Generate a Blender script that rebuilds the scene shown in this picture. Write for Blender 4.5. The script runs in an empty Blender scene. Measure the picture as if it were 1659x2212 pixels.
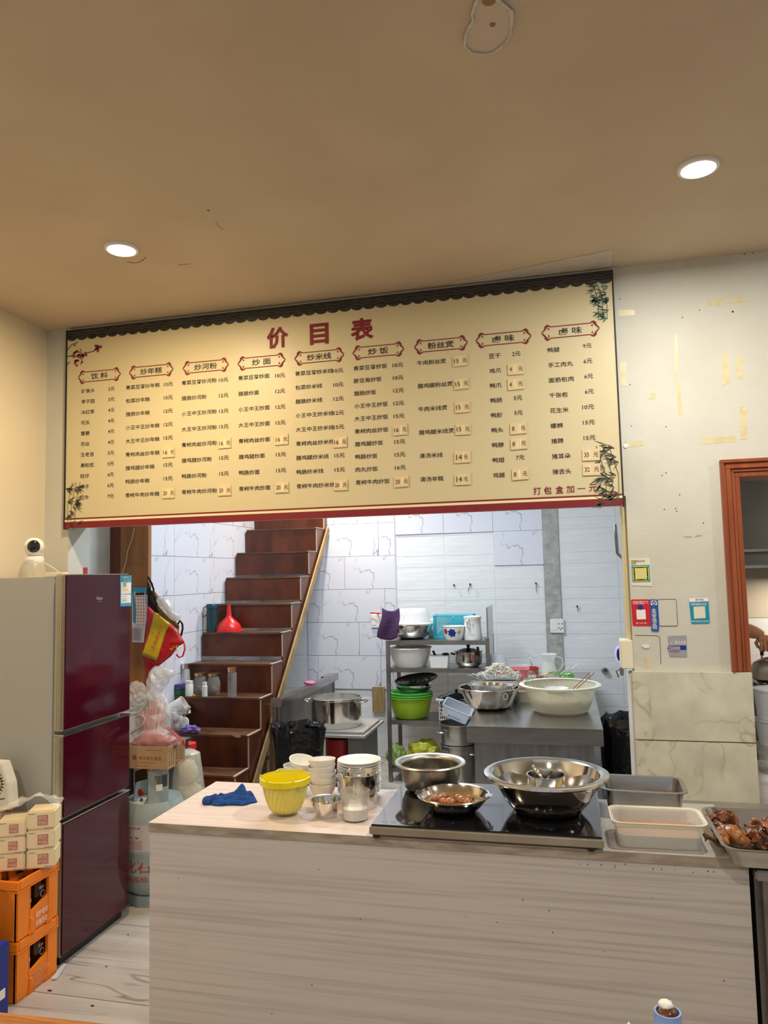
import bpy, bmesh, math, random
from mathutils import Vector, Matrix, noise, Euler
PI=math.pi; sin=math.sin; cos=math.cos; rnd=random.Random(7)
SC=bpy.context.scene; COL=SC.collection
# ------------------------------------------------------------------ camera
FPX=1614.3; YAW=-.2352; PIT=.0829; ROL=-.0224; EYE=1.68
cy,sy,cp,sp,cr,sr=cos(YAW),sin(YAW),cos(PIT),sin(PIT),cos(ROL),sin(ROL)
_R=Vector((cy,-sy,0)); CF=Vector((sy*cp,cy*cp,sp)); _U=Vector((-sy*sp,-cy*sp,cp))
CU=cr*_R+sr*_U; CV=-sr*_R+cr*_U
cam=bpy.data.cameras.new('camera'); camo=bpy.data.objects.new('camera',cam); COL.objects.link(camo)
M=Matrix((( CU.x,CV.x,-CF.x,0),(CU.y,CV.y,-CF.y,0),(CU.z,CV.z,-CF.z,EYE),(0,0,0,1)))
camo.matrix_world=M
cam.sensor_fit='VERTICAL'; cam.sensor_height=36; cam.lens=FPX/2212*36; cam.clip_start=.05
SC.camera=camo
# ------------------------------------------------------------------ light and exposure
vs=SC.view_settings; vs.view_transform='Standard'; vs.look='None'; vs.gamma=1; vs.use_curve_mapping=False
vs.exposure=0.0
w=bpy.data.worlds.new('world'); SC.world=w; w.use_nodes=True
w.node_tree.nodes['Background'].inputs[0].default_value=(.86,.92,1,1)
w.node_tree.nodes['Background'].inputs[1].default_value=.45
def area(name,loc,size,power,col,rot=(0,0,0),spread=PI,shape='DISK',sy_=None):
    l=bpy.data.lights.new(name,'AREA'); l.shape=shape; l.size=size
    if sy_: l.size_y=sy_
    l.energy=power; l.color=col; l.spread=spread
    o=bpy.data.objects.new(name,l); o.location=loc; o.rotation_euler=rot; COL.objects.link(o); return o
WARM=(1,.76,.46); NEUT=(1,.91,.76); COOL=(.78,.89,1)
LAMPS=[(-1.82,2.8,WARM,28),(.527,2.787,(1,.94,.84),27),(-1.82,.3,NEUT,27),(.527,.3,NEUT,27),(2.3,2.6,(1,.95,.86),17),(-.6,-1.8,NEUT,22)]
for x,y,c,p in LAMPS: area('downlight_beam',(x,y,3.085),.11,p,c)
area('kitchen_tube_light',(-1.2,5.0,3.05),1.2,62,COOL,shape='RECTANGLE',sy_=.12)
area('side_room_ceiling_light',(1.9,4.15,2.46),.5,6,(1,.9,.76))
area('hood_lamp',(1.5,4.98,1.60),.5,7,(1,.88,.72),shape='RECTANGLE',sy_=.1)
area('stair_spot_light',(-1.95,6.25,3.05),.1,20,(1,.88,.74),spread=2.2)

# ------------------------------------------------------------------ helpers
def ray(px,py): return CU*(px-829.5)/FPX-CV*(py-1106)/FPX+CF
EYEV=Vector((0,0,EYE))
def at(px,py,X=None,Y=None,Z=None):
    d=ray(px,py)
    t=X/d.x if X is not None else (Y/d.y if Y is not None else (Z-EYE)/d.z)
    return EYEV+d*t
def mpp(P): return (Vector(P)-EYEV).dot(CF)/FPX
MATS={}
def mat(name,col,rough=.5,metal=0,col2=None,ns=8,amt=1,st=(1,1,1),bump=0,bs=None,trans=0,alpha=1,emit=0,ior=1.45,coat=0,contrast=(.35,.65),det=4,spec=.5,aniso=0):
    if name in MATS: return MATS[name]
    m=bpy.data.materials.new(name); m.use_nodes=True; nt=m.node_tree; N=nt.nodes; L=nt.links
    b=N['Principled BSDF']; I=b.inputs
    I['Base Color'].default_value=(*col,1); I['Roughness'].default_value=rough; I['Metallic'].default_value=metal
    I['Transmission Weight'].default_value=trans; I['Alpha'].default_value=alpha; I['IOR'].default_value=ior; I['Coat Weight'].default_value=coat
    I['Specular IOR Level'].default_value=spec
    if aniso: I['Anisotropic'].default_value=aniso
    if emit: I['Emission Color'].default_value=(*col,1); I['Emission Strength'].default_value=emit
    if col2 or bump:
        tc=N.new('ShaderNodeTexCoord'); mp=N.new('ShaderNodeMapping'); mp.inputs['Scale'].default_value=st
        L.new(tc.outputs['Object'],mp.inputs[0])
    if col2:
        nz=N.new('ShaderNodeTexNoise'); nz.inputs['Scale'].default_value=ns; nz.inputs['Detail'].default_value=det
        L.new(mp.outputs[0],nz.inputs['Vector'])
        rp=N.new('ShaderNodeValToRGB'); rp.color_ramp.elements[0].position=contrast[0]; rp.color_ramp.elements[1].position=contrast[1]
        rp.color_ramp.elements[0].color=(*col,1); rp.color_ramp.elements[1].color=(*[col[i]*(1-amt)+col2[i]*amt for i in range(3)],1)
        L.new(nz.outputs['Fac'],rp.inputs[0]); L.new(rp.outputs[0],I['Base Color'])
    if bump:
        n2=N.new('ShaderNodeTexNoise'); n2.inputs['Scale'].default_value=bs or ns; n2.inputs['Detail'].default_value=3
        L.new(mp.outputs[0],n2.inputs['Vector']); bp=N.new('ShaderNodeBump'); bp.inputs['Strength'].default_value=min(1,bump); bp.inputs['Distance'].default_value=.01
        L.new(n2.outputs['Fac'],bp.inputs['Height']); L.new(bp.outputs[0],I['Normal'])
    MATS[name]=m; return m
def vein(name,base,dark,scale,rot,width=.02,st=(1,1,1),rough=.3,second=None,warp=.5,tex=False):
    """stone with thin veins: the zero line of a warped noise"""
    m=mat(name,base,rough); nt=m.node_tree; N=nt.nodes; L=nt.links; b=N['Principled BSDF']
    tc=N.new('ShaderNodeTexCoord'); mp=N.new('ShaderNodeMapping'); mp.inputs['Rotation'].default_value=rot; mp.inputs['Scale'].default_value=st
    if tex: mp.vector_type='TEXTURE'
    L.new(tc.outputs['Object'],mp.inputs[0])
    nz=N.new('ShaderNodeTexNoise'); nz.inputs['Scale'].default_value=scale; nz.inputs['Detail'].default_value=3; nz.inputs['Distortion'].default_value=warp
    L.new(mp.outputs[0],nz.inputs['Vector'])
    rp=N.new('ShaderNodeValToRGB'); e=rp.color_ramp.elements
    e[0].position=.5-width; e[0].color=(0,0,0,1); e[1].position=.5+width; e[1].color=(0,0,0,1)
    c=rp.color_ramp.elements.new(.5); c.color=(1,1,1,1)
    L.new(nz.outputs['Fac'],rp.inputs[0])
    n2=N.new('ShaderNodeTexNoise'); n2.inputs['Scale'].default_value=scale*.8; L.new(tc.outputs['Object'],n2.inputs['Vector'])
    r2=N.new('ShaderNodeValToRGB'); r2.color_ramp.elements[0].position=.38; r2.color_ramp.elements[1].position=.52; L.new(n2.outputs['Fac'],r2.inputs[0])
    mu=N.new('ShaderNodeMath'); mu.operation='MULTIPLY'; L.new(rp.outputs[0],mu.inputs[0]); L.new(r2.outputs[0],mu.inputs[1])
    mx=N.new('ShaderNodeMix'); mx.data_type='RGBA'; L.new(mu.outputs[0],mx.inputs[0]); mx.inputs[6].default_value=(*base,1); mx.inputs[7].default_value=(*dark,1)
    if second:
        n3=N.new('ShaderNodeTexNoise'); n3.inputs['Scale'].default_value=scale*1.5; n3.inputs['Detail'].default_value=5; L.new(mp.outputs[0],n3.inputs['Vector'])
        r3=N.new('ShaderNodeValToRGB'); r3.color_ramp.elements[0].position=.35; r3.color_ramp.elements[1].position=.65
        r3.color_ramp.elements[0].color=(*base,1); r3.color_ramp.elements[1].color=(*second,1); L.new(n3.outputs['Fac'],r3.inputs[0]); L.new(r3.outputs[0],mx.inputs[6])
    L.new(mx.outputs[2],b.inputs['Base Color']); return m
def flat(name,col,rough=.6): return mat(name,col,rough)

def BM(): return bmesh.new()
def box(bm,x0,x1,y0,y1,z0,z1,bev=0,rot=None,ctr=None):
    r=bmesh.ops.create_cube(bm,size=1); vs_=r['verts']
    for v in vs_: v.co=Vector((x0+(v.co.x+.5)*(x1-x0),y0+(v.co.y+.5)*(y1-y0),z0+(v.co.z+.5)*(z1-z0)))
    if bev:
        es=list({e for v in vs_ for e in v.link_edges}); q=bmesh.ops.bevel(bm,geom=es,offset=bev,segments=2,affect='EDGES'); vs_=list({v for f in q['faces'] for v in f.verts}|{v for v in vs_ if v.is_valid})
    if rot is not None:
        c=Vector(ctr or ((x0+x1)/2,(y0+y1)/2,(z0+z1)/2)); R=rot if isinstance(rot,Matrix) else Euler(rot).to_matrix()
        for v in vs_: v.co=c+R@(v.co-c)
    return vs_
def tube(bm,pts,r,seg=8,cap=True,closed=False):
    pts=[Vector(p) for p in pts]; n=len(pts); rr=r if isinstance(r,(list,tuple)) else [r]*n
    rings=[]; prev=None
    for i,p in enumerate(pts):
        t=(pts[(i+1)%n]-pts[i-1]) if closed else (pts[min(i+1,n-1)]-pts[max(i-1,0)])
        if t.length<1e-9: t=Vector((0,0,1))
        t.normalize()
        if prev is None:
            a=Vector((0,0,1)) if abs(t.z)<.9 else Vector((1,0,0)); u=t.cross(a).normalized()
        else:
            u=prev-t*prev.dot(t); u=u.normalized() if u.length>1e-6 else t.orthogonal().normalized()
        prev=u; v=t.cross(u)
        rings.append([bm.verts.new(p+(u*cos(2*PI*k/seg)+v*sin(2*PI*k/seg))*rr[i]) for k in range(seg)])
    for i in range(n if closed else n-1):
        A,B=rings[i],rings[(i+1)%n]
        for k in range(seg): bm.faces.new((A[k],A[(k+1)%seg],B[(k+1)%seg],B[k]))
    if cap and not closed:
        bm.faces.new(rings[0][::-1]); bm.faces.new(rings[-1])
def lathe(bm,prof,c=(0,0,0),seg=40,sx=1,sy_=1,fn=None,mtx=None):
    c=Vector(c); rings=[]
    for r,z in prof:
        if r<1e-6: rings.append([bm.verts.new(Vector((0,0,z)))])
        else: rings.append([bm.verts.new(Vector((r*sx*cos(2*PI*k/seg),r*sy_*sin(2*PI*k/seg),z))) for k in range(seg)])
    for A,B in zip(rings,rings[1:]):
        for k in range(seg):
            k2=(k+1)%seg
            f=[A[k%len(A)],A[k2%len(A)],B[k2%len(B)],B[k%len(B)]]
            g=[]; [g.append(x) for x in f if x not in g]
            if len(g)>2:
                try: bm.faces.new(g)
                except ValueError: pass
    for R in rings:
        for v in R:
            if fn: v.co=fn(v.co)
            v.co=(mtx@v.co if mtx else v.co)+c
def prism(bm,pts,d,flip=False):
    """pts: planar loop of 3-D points, extruded by vector d"""
    a=[bm.verts.new(Vector(p)) for p in pts]; b=[bm.verts.new(Vector(p)+Vector(d)) for p in pts]
    n=len(a)
    try: bm.faces.new(a); bm.faces.new(b[::-1])
    except ValueError: pass
    for i in range(n): bm.faces.new((a[i],b[i],b[(i+1)%n],a[(i+1)%n]))
def rrect(w,h,r,n=4):
    o=[]
    for cx,cz,a0 in ((w/2-r,h/2-r,0),(-w/2+r,h/2-r,PI/2),(-w/2+r,-h/2+r,PI),(w/2-r,-h/2+r,1.5*PI)):
        for k in range(n+1):
            a=a0+PI/2*k/n; o.append((cx+r*cos(a),cz+r*sin(a)))
    return o
def frustum_tray(bm,wt,dt,wb,db,h,r,t=.004,lip=.012,base=.0):
    """open rectangular container: rounded rectangle loops lofted outside and inside"""
    L=[(wb,db,base,r*.8),(wt,dt,h,r),(wt+2*lip,dt+2*lip,h,r+lip),(wt+2*lip,dt+2*lip,h+t,r+lip),(wt-2*t,dt-2*t,h+t,r-t),(wb-2*t,db-2*t,base+t,r*.8-t)]
    rings=[[bm.verts.new((x,y,z)) for x,y in rrect(a,b,max(.003,q))] for a,b,z,q in L]
    for A,B in zip(rings,rings[1:]):
        n=len(A)
        for k in range(n): bm.faces.new((A[k],A[(k+1)%n],B[(k+1)%n],B[k]))
    bm.faces.new(rings[0][::-1]); bm.faces.new(rings[-1])
def obj(name,bm,m,parent=None,smooth=False,kind=None,label=None,recalc=True):
    if recalc: bmesh.ops.recalc_face_normals(bm,faces=bm.faces)
    me=bpy.data.meshes.new(name); bm.to_mesh(me); bm.free()
    if m: me.materials.append(m)
    if smooth:
        me.polygons.foreach_set('use_smooth',[True]*len(me.polygons))
        if smooth!='all':
            try: me.set_sharp_from_angle(angle=math.radians(38))
            except Exception: pass
    o=bpy.data.objects.new(name,me); COL.objects.link(o)
    if parent: o.parent=parent
    if kind: o['kind']=kind
    if label: o['label']=label
    return o
def thing(name,label,cat,loc=(0,0,0),rot=0,group=None):
    o=bpy.data.objects.new(name,None); o.empty_display_size=.05; COL.objects.link(o); o.location=loc
    o.rotation_euler=(0,0,rot) if not isinstance(rot,tuple) else rot
    o['label']=label; o['category']=cat
    if group: o['group']=group
    return o
def tag(o,label,cat,group=None,loc=None,rot=None):
    o['label']=label; o['category']=cat
    if group: o['group']=group
    if loc is not None: o.location=loc
    if rot is not None: o.rotation_euler=rot if isinstance(rot,tuple) else (0,0,rot)
    return o
def struct(name,bm,m,parent=None): return obj(name,bm,m,parent,kind='structure')
def dup(r,loc,rot=None,label=None,scale=None):
    c=r.copy(); COL.objects.link(c); c.location=loc
    if rot is not None: c.rotation_euler=rot
    if label: c['label']=label
    if scale: c.scale=scale
    for ch in list(r.children):
        d=ch.copy(); COL.objects.link(d); d.parent=c
        for g in list(ch.children):
            e=g.copy(); COL.objects.link(e); e.parent=d
    return c
_tc={}
def glyphs(s,off=0):
    k=(s,off)
    if k not in _tc:
        c=bpy.data.curves.new('t','FONT'); c.body=s; c.size=1; c.resolution_u=2; c.offset=off
        o=bpy.data.objects.new('t',c); COL.objects.link(o)
        me=bpy.data.meshes.new_from_object(o.evaluated_get(bpy.context.evaluated_depsgraph_get()))
        V=[(v.co.x,v.co.y) for v in me.vertices]; Fc=[tuple(p.vertices) for p in me.polygons]
        bpy.data.objects.remove(o); bpy.data.curves.remove(c); bpy.data.meshes.remove(me)
        x0=min(v[0] for v in V); x1=max(v[0] for v in V); y0=min(v[1] for v in V); y1=max(v[1] for v in V)
        _tc[k]=(V,Fc,(x0,x1,y0,y1))
    return _tc[k]
def txt(bm,s,f,h,w=None,off=0,anchor='l'):
    """f(x,z)->3-D point; text centred vertically on 0, h = height of the ink, w = width of the ink"""
    V,Fc,(x0,x1,y0,y1)=glyphs(s,off); k=h/(y1-y0); kx=(w/(x1-x0)) if w else k
    dx=0 if anchor=='l' else (-(x1-x0)*kx/2)
    vs_=[bm.verts.new(f((x-x0)*kx+dx,(y-(y0+y1)/2)*k)) for x,y in V]
    for p in Fc:
        try: bm.faces.new([vs_[i] for i in p])
        except ValueError: pass
def blob(bm,c,s,sub=3,amp=.1,fr=3,seed=0,flat_=None,mtx=None,ridge=False):
    r=bmesh.ops.create_icosphere(bm,subdivisions=sub,radius=1)
    for v in r['verts']:
        d=v.co.normalized(); q=d*fr+Vector((seed*7.3,seed*3.1,seed))
        n=noise.noise(q)
        if ridge: n=1-abs(n)*3+.5*noise.noise(q*2.7)
        p=d*(1+amp*n)
        p=Vector((p.x*s[0],p.y*s[1],p.z*s[2]))
        if flat_ is not None and p.z<flat_: p.z=flat_+(p.z-flat_)*.1
        v.co=(mtx@p if mtx else p)+Vector(c)
    return r['verts']
ORD=['top','second','third','fourth','fifth','sixth','seventh','eighth','ninth','tenth','eleventh','twelfth','thirteenth','fourteenth']
# ------------------------------------------------------------------ materials
m_ceil=mat('ceiling_paint',(.60,.50,.37),.75,col2=(.55,.45,.33),ns=2.2,bump=.05,bs=90)
m_wall=mat('cream_wall_paint',(.60,.60,.54),.7,col2=(.56,.55,.47),ns=3.1,bump=.12,bs=30)
m_wallL=mat('warm_cream_wall_paint',(.80,.72,.55),.7,col2=(.76,.67,.5),ns=2.1,bump=.1,bs=25)
m_plas=mat('grey_white_plaster',(.66,.67,.64),.8,col2=(.56,.57,.53),ns=5,bump=.15,bs=20)
m_cem=mat('bare_cement',(.46,.45,.41),.9,col2=(.33,.33,.30),ns=14,bump=.9,bs=30)
m_marb=vein('marble_print_tile',(.70,.70,.76),(.27,.27,.32),3.4,(0,.55,0),.007,(1,1,3.2),.3,warp=.25,tex=True)
m_white=mat('white_wave_tile',(.80,.80,.80),.3,col2=(.74,.75,.76),ns=3,st=(1,1,7),bump=.25,bs=5)
m_beige=vein('beige_marble_tile',(.56,.55,.44),(.46,.41,.28),5,(0,.5,.8),.03,(1,1,1),.25,second=(.70,.67,.55))
m_grout=mat('grout',(.55,.55,.53),.9)
m_dgrout=mat('dark_grout',(.12,.10,.09),.9)
m_floor=vein('streaked_floor_tile',(.40,.355,.32),(.22,.19,.17),1.5,(0,0,-.95),.01,(.35,3.4,1),.3,second=(.53,.49,.45),warp=.8)
m_lam=mat('pale_grey_wood_laminate',(.60,.555,.535),.45,col2=(.38,.345,.33),amt=.8,ns=2.6,st=(.6,1,34),det=10,contrast=(.46,.78),bump=.05)
m_lamtop=mat('pale_pink_wood_laminate',(.72,.62,.57),.4,col2=(.63,.52,.47),ns=3.5,st=(.6,11,1),det=6,contrast=(.35,.7))
m_lamedge=mat('worn_edge_band',(.43,.37,.31),.6,col2=(.28,.23,.18),ns=12,st=(1,1,4))
m_steel=mat('brushed_steel',(.52,.51,.49),.27,1,col2=(.40,.39,.38),ns=5,st=(1,1,6),bump=.03)
m_pol=mat('polished_steel',(.74,.71,.66),.13,1)
m_worn=mat('worn_aluminium',(.62,.59,.54),.32,1,col2=(.42,.38,.33),ns=9)
m_dsteel=mat('dull_steel',(.33,.32,.31),.4,1,col2=(.24,.23,.22),ns=8)
m_redglass=mat('wine_red_glass',(.048,.0012,.008),.08,col2=(.062,.0015,.011),ns=2,coat=.1,spec=.45)
m_fgrey=mat('fridge_grey_side',(.42,.42,.39),.45,0,bump=.05,bs=200)
m_champ=mat('champagne_aluminium',(.56,.52,.42),.35,.8,col2=(.45,.40,.30),ns=6,st=(1,1,.3))
m_black=mat('black_plastic',(.012,.012,.013),.35)
m_blackglass=mat('black_glass',(.006,.006,.008),.06,spec=.7,coat=.5)
m_bag=mat('black_bag_film',(.004,.004,.005),.16,bump=1,bs=34)
m_whitepl=mat('white_plastic',(.80,.79,.75),.35)
m_cer=mat('white_ceramic',(.84,.82,.76),.18,coat=.3)
m_creampl=mat('cream_plastic',(.80,.76,.60),.4)
m_clear=mat('clear_plastic',(.93,.93,.9),.1,trans=.9,alpha=.55)
m_glass=mat('clear_glass',(.95,.96,.95),.04,trans=1,alpha=.6)
m_film=mat('clear_film',(.93,.93,.93),.12,alpha=.28,bump=.8,bs=22,spec=1)
m_film2=mat('milky_film',(.80,.78,.76),.16,alpha=.42,bump=1,bs=26,spec=1)
m_yel=mat('yellow_plastic',(.84,.70,.008),.25,coat=.3)
m_blue=mat('blue_towelling',(.012,.07,.30),.95,col2=(.008,.05,.22),ns=60,bump=.4,bs=150)
m_stair=mat('red_brown_plywood',(.15,.036,.012),.3,col2=(.035,.009,.004),ns=2.6,st=(3.2,1.4,1.3),det=8,contrast=(.25,.78))
m_tread=mat('brown_plywood_tread',(.17,.075,.035),.42,col2=(.08,.03,.015),ns=4,st=(1,4,1))
m_edge=mat('raw_ply_edge',(.50,.36,.26),.7)
m_str=mat('raw_yellow_timber',(.40,.27,.12),.6,col2=(.27,.17,.07),ns=7,st=(6,1,1),det=5)
m_post=mat('orange_brown_wood',(.36,.15,.05),.5,col2=(.26,.10,.03),ns=3,st=(5,5,.6),det=5)
m_dpost=mat('dark_brown_wood',(.16,.045,.02),.5)
m_frame=mat('door_frame_wood',(.33,.085,.028),.38,col2=(.24,.055,.018),ns=5,st=(6,6,.5),det=5)
m_table=mat('orange_table_wood',(.55,.23,.05),.4,col2=(.30,.10,.02),ns=6,st=(1,14,1),det=5)
m_boardc=mat('cream_board_print',(.60,.53,.33),.42)
m_ink=flat('black_ink',(.02,.016,.014)); m_ink2=flat('brown_ink',(.06,.03,.03))
m_red=flat('dark_red_ink',(.19,.009,.018)); m_redpl=mat('red_plastic',(.65,.02,.02),.3)
m_gcyl=mat('grey_cylinder_paint',(.34,.40,.39),.35,col2=(.29,.34,.33),ns=6)
m_card=mat('brown_cardboard',(.44,.28,.14),.8,col2=(.40,.25,.12),ns=10)
m_orange=mat('orange_crate_plastic',(.90,.24,.012),.4)
m_tissue=mat('cream_tissue_wrap',(.85,.70,.42),.5)
m_paper=mat('white_paper',(.82,.80,.76),.7)
m_green=mat('lime_plastic',(.30,.48,.02),.3); m_green2=mat('green_plastic',(.06,.40,.05),.35)
m_meat=mat('braised_skin',(.20,.055,.012),.25,col2=(.06,.015,.006),ns=18,bump=.5,bs=50,coat=.4)
m_meat2=mat('amber_braised_skin',(.34,.13,.03),.25,col2=(.17,.05,.012),ns=14,bump=.4,bs=40,coat=.4)
m_broth=mat('brown_broth',(.22,.11,.035),.1,coat=.5)
m_purple=mat('purple_cloth',(.075,.03,.09),.9,bump=.4,bs=60)
m_sbag=mat('red_bag_fabric',(.50,.008,.015),.45,bump=.5,bs=14); m_ybag=mat('yellow_bag_fabric',(.62,.43,.02),.45,bump=.5,bs=14)
m_blk2=mat('black_fabric',(.01,.01,.012),.9); m_khaki=mat('khaki_fabric',(.22,.13,.02),.8)
m_pink=mat('pink_plastic',(.72,.22,.22),.4); m_skin=mat('skin',(.60,.30,.17),.5,col2=(.56,.26,.14),ns=20); m_grey=mat('grey_shirt_fabric',(.30,.30,.29),.9)
m_hair=mat('black_hair',(.015,.012,.01),.6); m_navy=mat('navy_print',(.01,.03,.25),.4); m_sky=mat('blue_print',(.03,.33,.55),.4)
m_emit=mat('lamp_diffuser',(1,.93,.8),.5,emit=22)
m_tape=mat('old_yellow_tape',(.60,.52,.28),.35,col2=(.66,.60,.40),ns=30)
m_silver=mat('silver_foil_print',(.42,.42,.45),.4,.3)
m_bluepl=mat('pale_blue_plastic',(.22,.36,.72),.4); m_teal=mat('turquoise_plastic',(.05,.45,.55),.45)
m_copper=mat('rose_gold_metal',(.70,.38,.22),.25,1); m_gold=mat('gold_metal_lid',(.55,.40,.16),.3,1)

# ------------------------------------------------------------------ the room
W=3.65; CH=3.12; XL=-2.85
# floor: laid tiles over a dark bed
bm=BM(); box(bm,XL,3.2,-3,7.0,-.10,-.004); floor=struct('floor',bm,m_dgrout)
tm=None
for j in range(-4,7):
    for i in range(-1,5):
        y0=2.795+.605*j; x0=-1.652-1.205+1.205*i if False else -1.652+1.205*(i-1)+(.6 if j%2 else 0)
        xa,xb=max(XL,x0),min(3.2,x0+1.2)
        if xb-xa<.05: continue
        b=BM(); box(b,xa-x0-.6,xb-x0-.6,-.3,.3,-.006,0)
        o=struct('tile',b,m_floor,floor); o.location=(x0+.6,y0+.3,0)
bm=BM(); box(bm,XL-.1,3.3,-3,W,CH,CH+.1); struct('ceiling',bm,m_ceil)
ceilk=BM(); box(ceilk,XL-.1,3.3,W,7.0,CH,CH+.1); struct('ceiling_kitchen',ceilk,m_plas)
bm=BM(); box(bm,XL-.1,XL,-3,W,0,CH); struct('wall_left',bm,m_wallL)
bm=BM(); box(bm,3.2,3.3,-3,6.9,0,CH); struct('wall_right',bm,m_wall)
# front wall round the serving opening and the doorway
OX0,OX1=-2.695,.29; TH=.2
bm=BM()
box(bm,XL,OX0,W,W+TH,0,CH); box(bm,OX0,OX1,W,W+TH,2.02,CH)
DX0=.803; DX1=1.9; DT=2.12
box(bm,OX1,DX0-.02,W,W+TH,0,CH); box(bm,DX0-.02,DX1,W,W+TH,DT,CH); box(bm,DX1,3.2,W,W+TH,0,CH)
wf=struct('wall_front',bm,m_wall)
# kitchen walls
bm=BM(); box(bm,XL-.06,XL-.02,W+TH,6.76,0,CH)
kl=struct('wall_kitchen_left',bm,m_grout)
bm=BM(); box(bm,XL-.06,.6,6.72,6.8,0,CH); kb=struct('wall_kitchen_back',bm,mat('pale_grout',(.78,.79,.80),.8))
bm=BM(); box(bm,.52,.6,W+TH,6.8,0,CH); struct('wall_partition',bm,m_white)
bm=BM(); box(bm,XL-.02,XL+.012,W+TH,4.3,0,CH); box(bm,XL-.02,XL-.005,4.3,6.72,2.55,CH); struct('wall_plaster_panel',bm,m_plas)
bm=BM(); box(bm,XL-.02,.52,6.705,6.72,2.55,CH); struct('wall_plaster_top',bm,m_plas)
def tiles(parent,n,origin,u,cells,mm,depth=.012,g=.003):
    cache={}
    for (a,b,z0,z1) in cells:
        w_,h_=round(b-a-g,3),round(z1-z0-g,3); k=(w_,h_,mm.name)
        if k not in cache:
            q=BM(); box(q,-w_/2,w_/2,-depth,0,-h_/2,h_/2)
            cache[k]=struct('tile',q,mm,parent); o=cache[k]
        else:
            o=cache[k].copy(); COL.objects.link(o)
        o.location=Vector(origin)+Vector(u)*((a+b)/2)+Vector((0,0,(z0+z1)/2))
        o.rotation_euler=(0,0,math.atan2(u[1],u[0]))
# left wall (seen face looks to +X): run along -Y direction
cells=[]
z=.06-.0; k=0
RZ=[-.03+.301*i for i in range(9)]
zz=1.848
rows=[zz+.292*i for i in range(-7,4)]
for i in range(len(rows)-1):
    y=5.095+(.0 if True else 0)
    ys=[4.3,5.095,5.757,6.42,6.72] if i!=5 or True else 0
    for a,b in zip(ys,ys[1:]):
        z0=max(0,rows[i]); cells.append((a,b,z0,min(2.55,rows[i+1]))) if rows[i+1]>.02 else None
tiles(kl,0,(XL-.018,0,0),(0,1,0),[c for c in cells if c[3]-c[2]>.05],m_marb,.02)
# back wall: marble print left of x=-1.44, grooved white tiles to the right
Y6=6.72
P=lambda px,py:at(px,py,Y=6.705)
x_w=P(664,1300).x; x_m=P(856,1300).x
mc=[];wc=[]
brow=[1.832-.3015*5.5 - .0+.3015*i for i in range(-1,9)]
brow=[P(750,1488).z+.3035*i for i in range(-2,7)]
for i,z0 in enumerate(brow):
    z1=z0+.3035; z0=max(0,z0)
    if z1>2.55: z1=2.55
    if z1-z0<.04: continue
    off=[0,.22,-.05,.35][i%4]
    xs=[x_w-.6,x_w]
    x=x_w+.15+off
    while x<x_m-.1: xs.append(x); x+=.6
    xs.append(x_m)
    if z0<.35 or i<=1:
        wc+= [(a,b,z0,z1) for a,b in zip(xs,xs[1:])]
    else:
        wc.append((XL,x_w,z0,z1)); mc+=[(a,b,z0,z1) for a,b in zip(xs[1:],xs[2:])]
wr=[P(960,1262.6).z+.3035*0]
z_l=P(1000,1297).z   # a joint between whole tiles
xsep0,xsep1=P(1182,1400).x,P(1216,1400).x
vx=[P(857,1290).x,P(962,1290).x,P(1070,1290).x,xsep0]
wtop=P(960,1160).z
z0=z_l-.3035*5
pat=[]
for i in range(10):
    a=z0+.3035*i
    for zz0,zz1 in ((a,a+.10),(a+.10,a+.3035)):
        zz0=max(0,zz0)
        if zz1-zz0<.03 or zz1>2.56: continue
        for xa,xb in zip(vx,vx[1:]):
            if zz0>wtop-.05: continue
            pat.append((xa,xb,zz0,zz1))
        for xa,xb in ((xsep1,P(1345,1400).x-.005),(P(1345,1400).x-.005,.52)):
            pat.append((xa,xb,zz0,zz1))
zj=P(1120,1221).z
pat=[c for c in pat if not (c[0]>=vx[2]-.01 and c[1]<=xsep0+.01 and c[2]>zj-.12)]
zt=max(c[3] for c in pat if c[1]<=vx[2]+.01)
for a,b in zip(vx,vx[1:]):
    lo=zt if a<vx[2]-.01 else max(c[3] for c in pat if abs(c[0]-vx[2])<.01)
    z=lo
    while z<2.5: mc.append((a-(.0),b,z,min(2.55,z+.3035))); z+=.3035
tiles(kb,0,(0,Y6,0),(1,0,0),mc,m_marb,.016)
tiles(kb,0,(0,Y6,0),(1,0,0),wc+pat,m_white,.003,.005)
bm=BM(); box(bm,xsep0,xsep1,6.70,6.72,.0,2.55)
bmesh.ops.subdivide_edges(bm,edges=bm.edges[:],cuts=12,use_grid_fill=True)
for v in bm.verts:
    if v.co.y<6.71: v.co.y+=.008*noise.noise(v.co*17)
struct('trim_1',bm,m_cem)
# side room behind the doorway
bm=BM(); box(bm,.6,3.2,5.3,5.4,0,CH); sb=struct('wall_side_room',bm,m_grout)
zs=at(1620,1335,Y=5.28).z
tiles(sb,0,(0,5.3,0),(1,0,0),[(.6+.8*i,.6+.8*(i+1),zs,zs+.45) for i in range(3)]+[(.6+.8*i,.6+.8*(i+1),zs+.45,zs+.9) for i in range(3)],mat('sand_tile',(.60,.53,.42),.4),.02)
tiles(sb,0,(0,5.3,0),(1,0,0),[(.6+.8*i,.6+.8*(i+1),max(0,zs-.3*(k+1)),zs-.3*k) for i in range(3) for k in range(5)],m_white,.02)
bm=BM(); box(bm,.6,3.2,W+TH,5.3,2.5,2.54); struct('ceiling_side_room',bm,m_plas)
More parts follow.
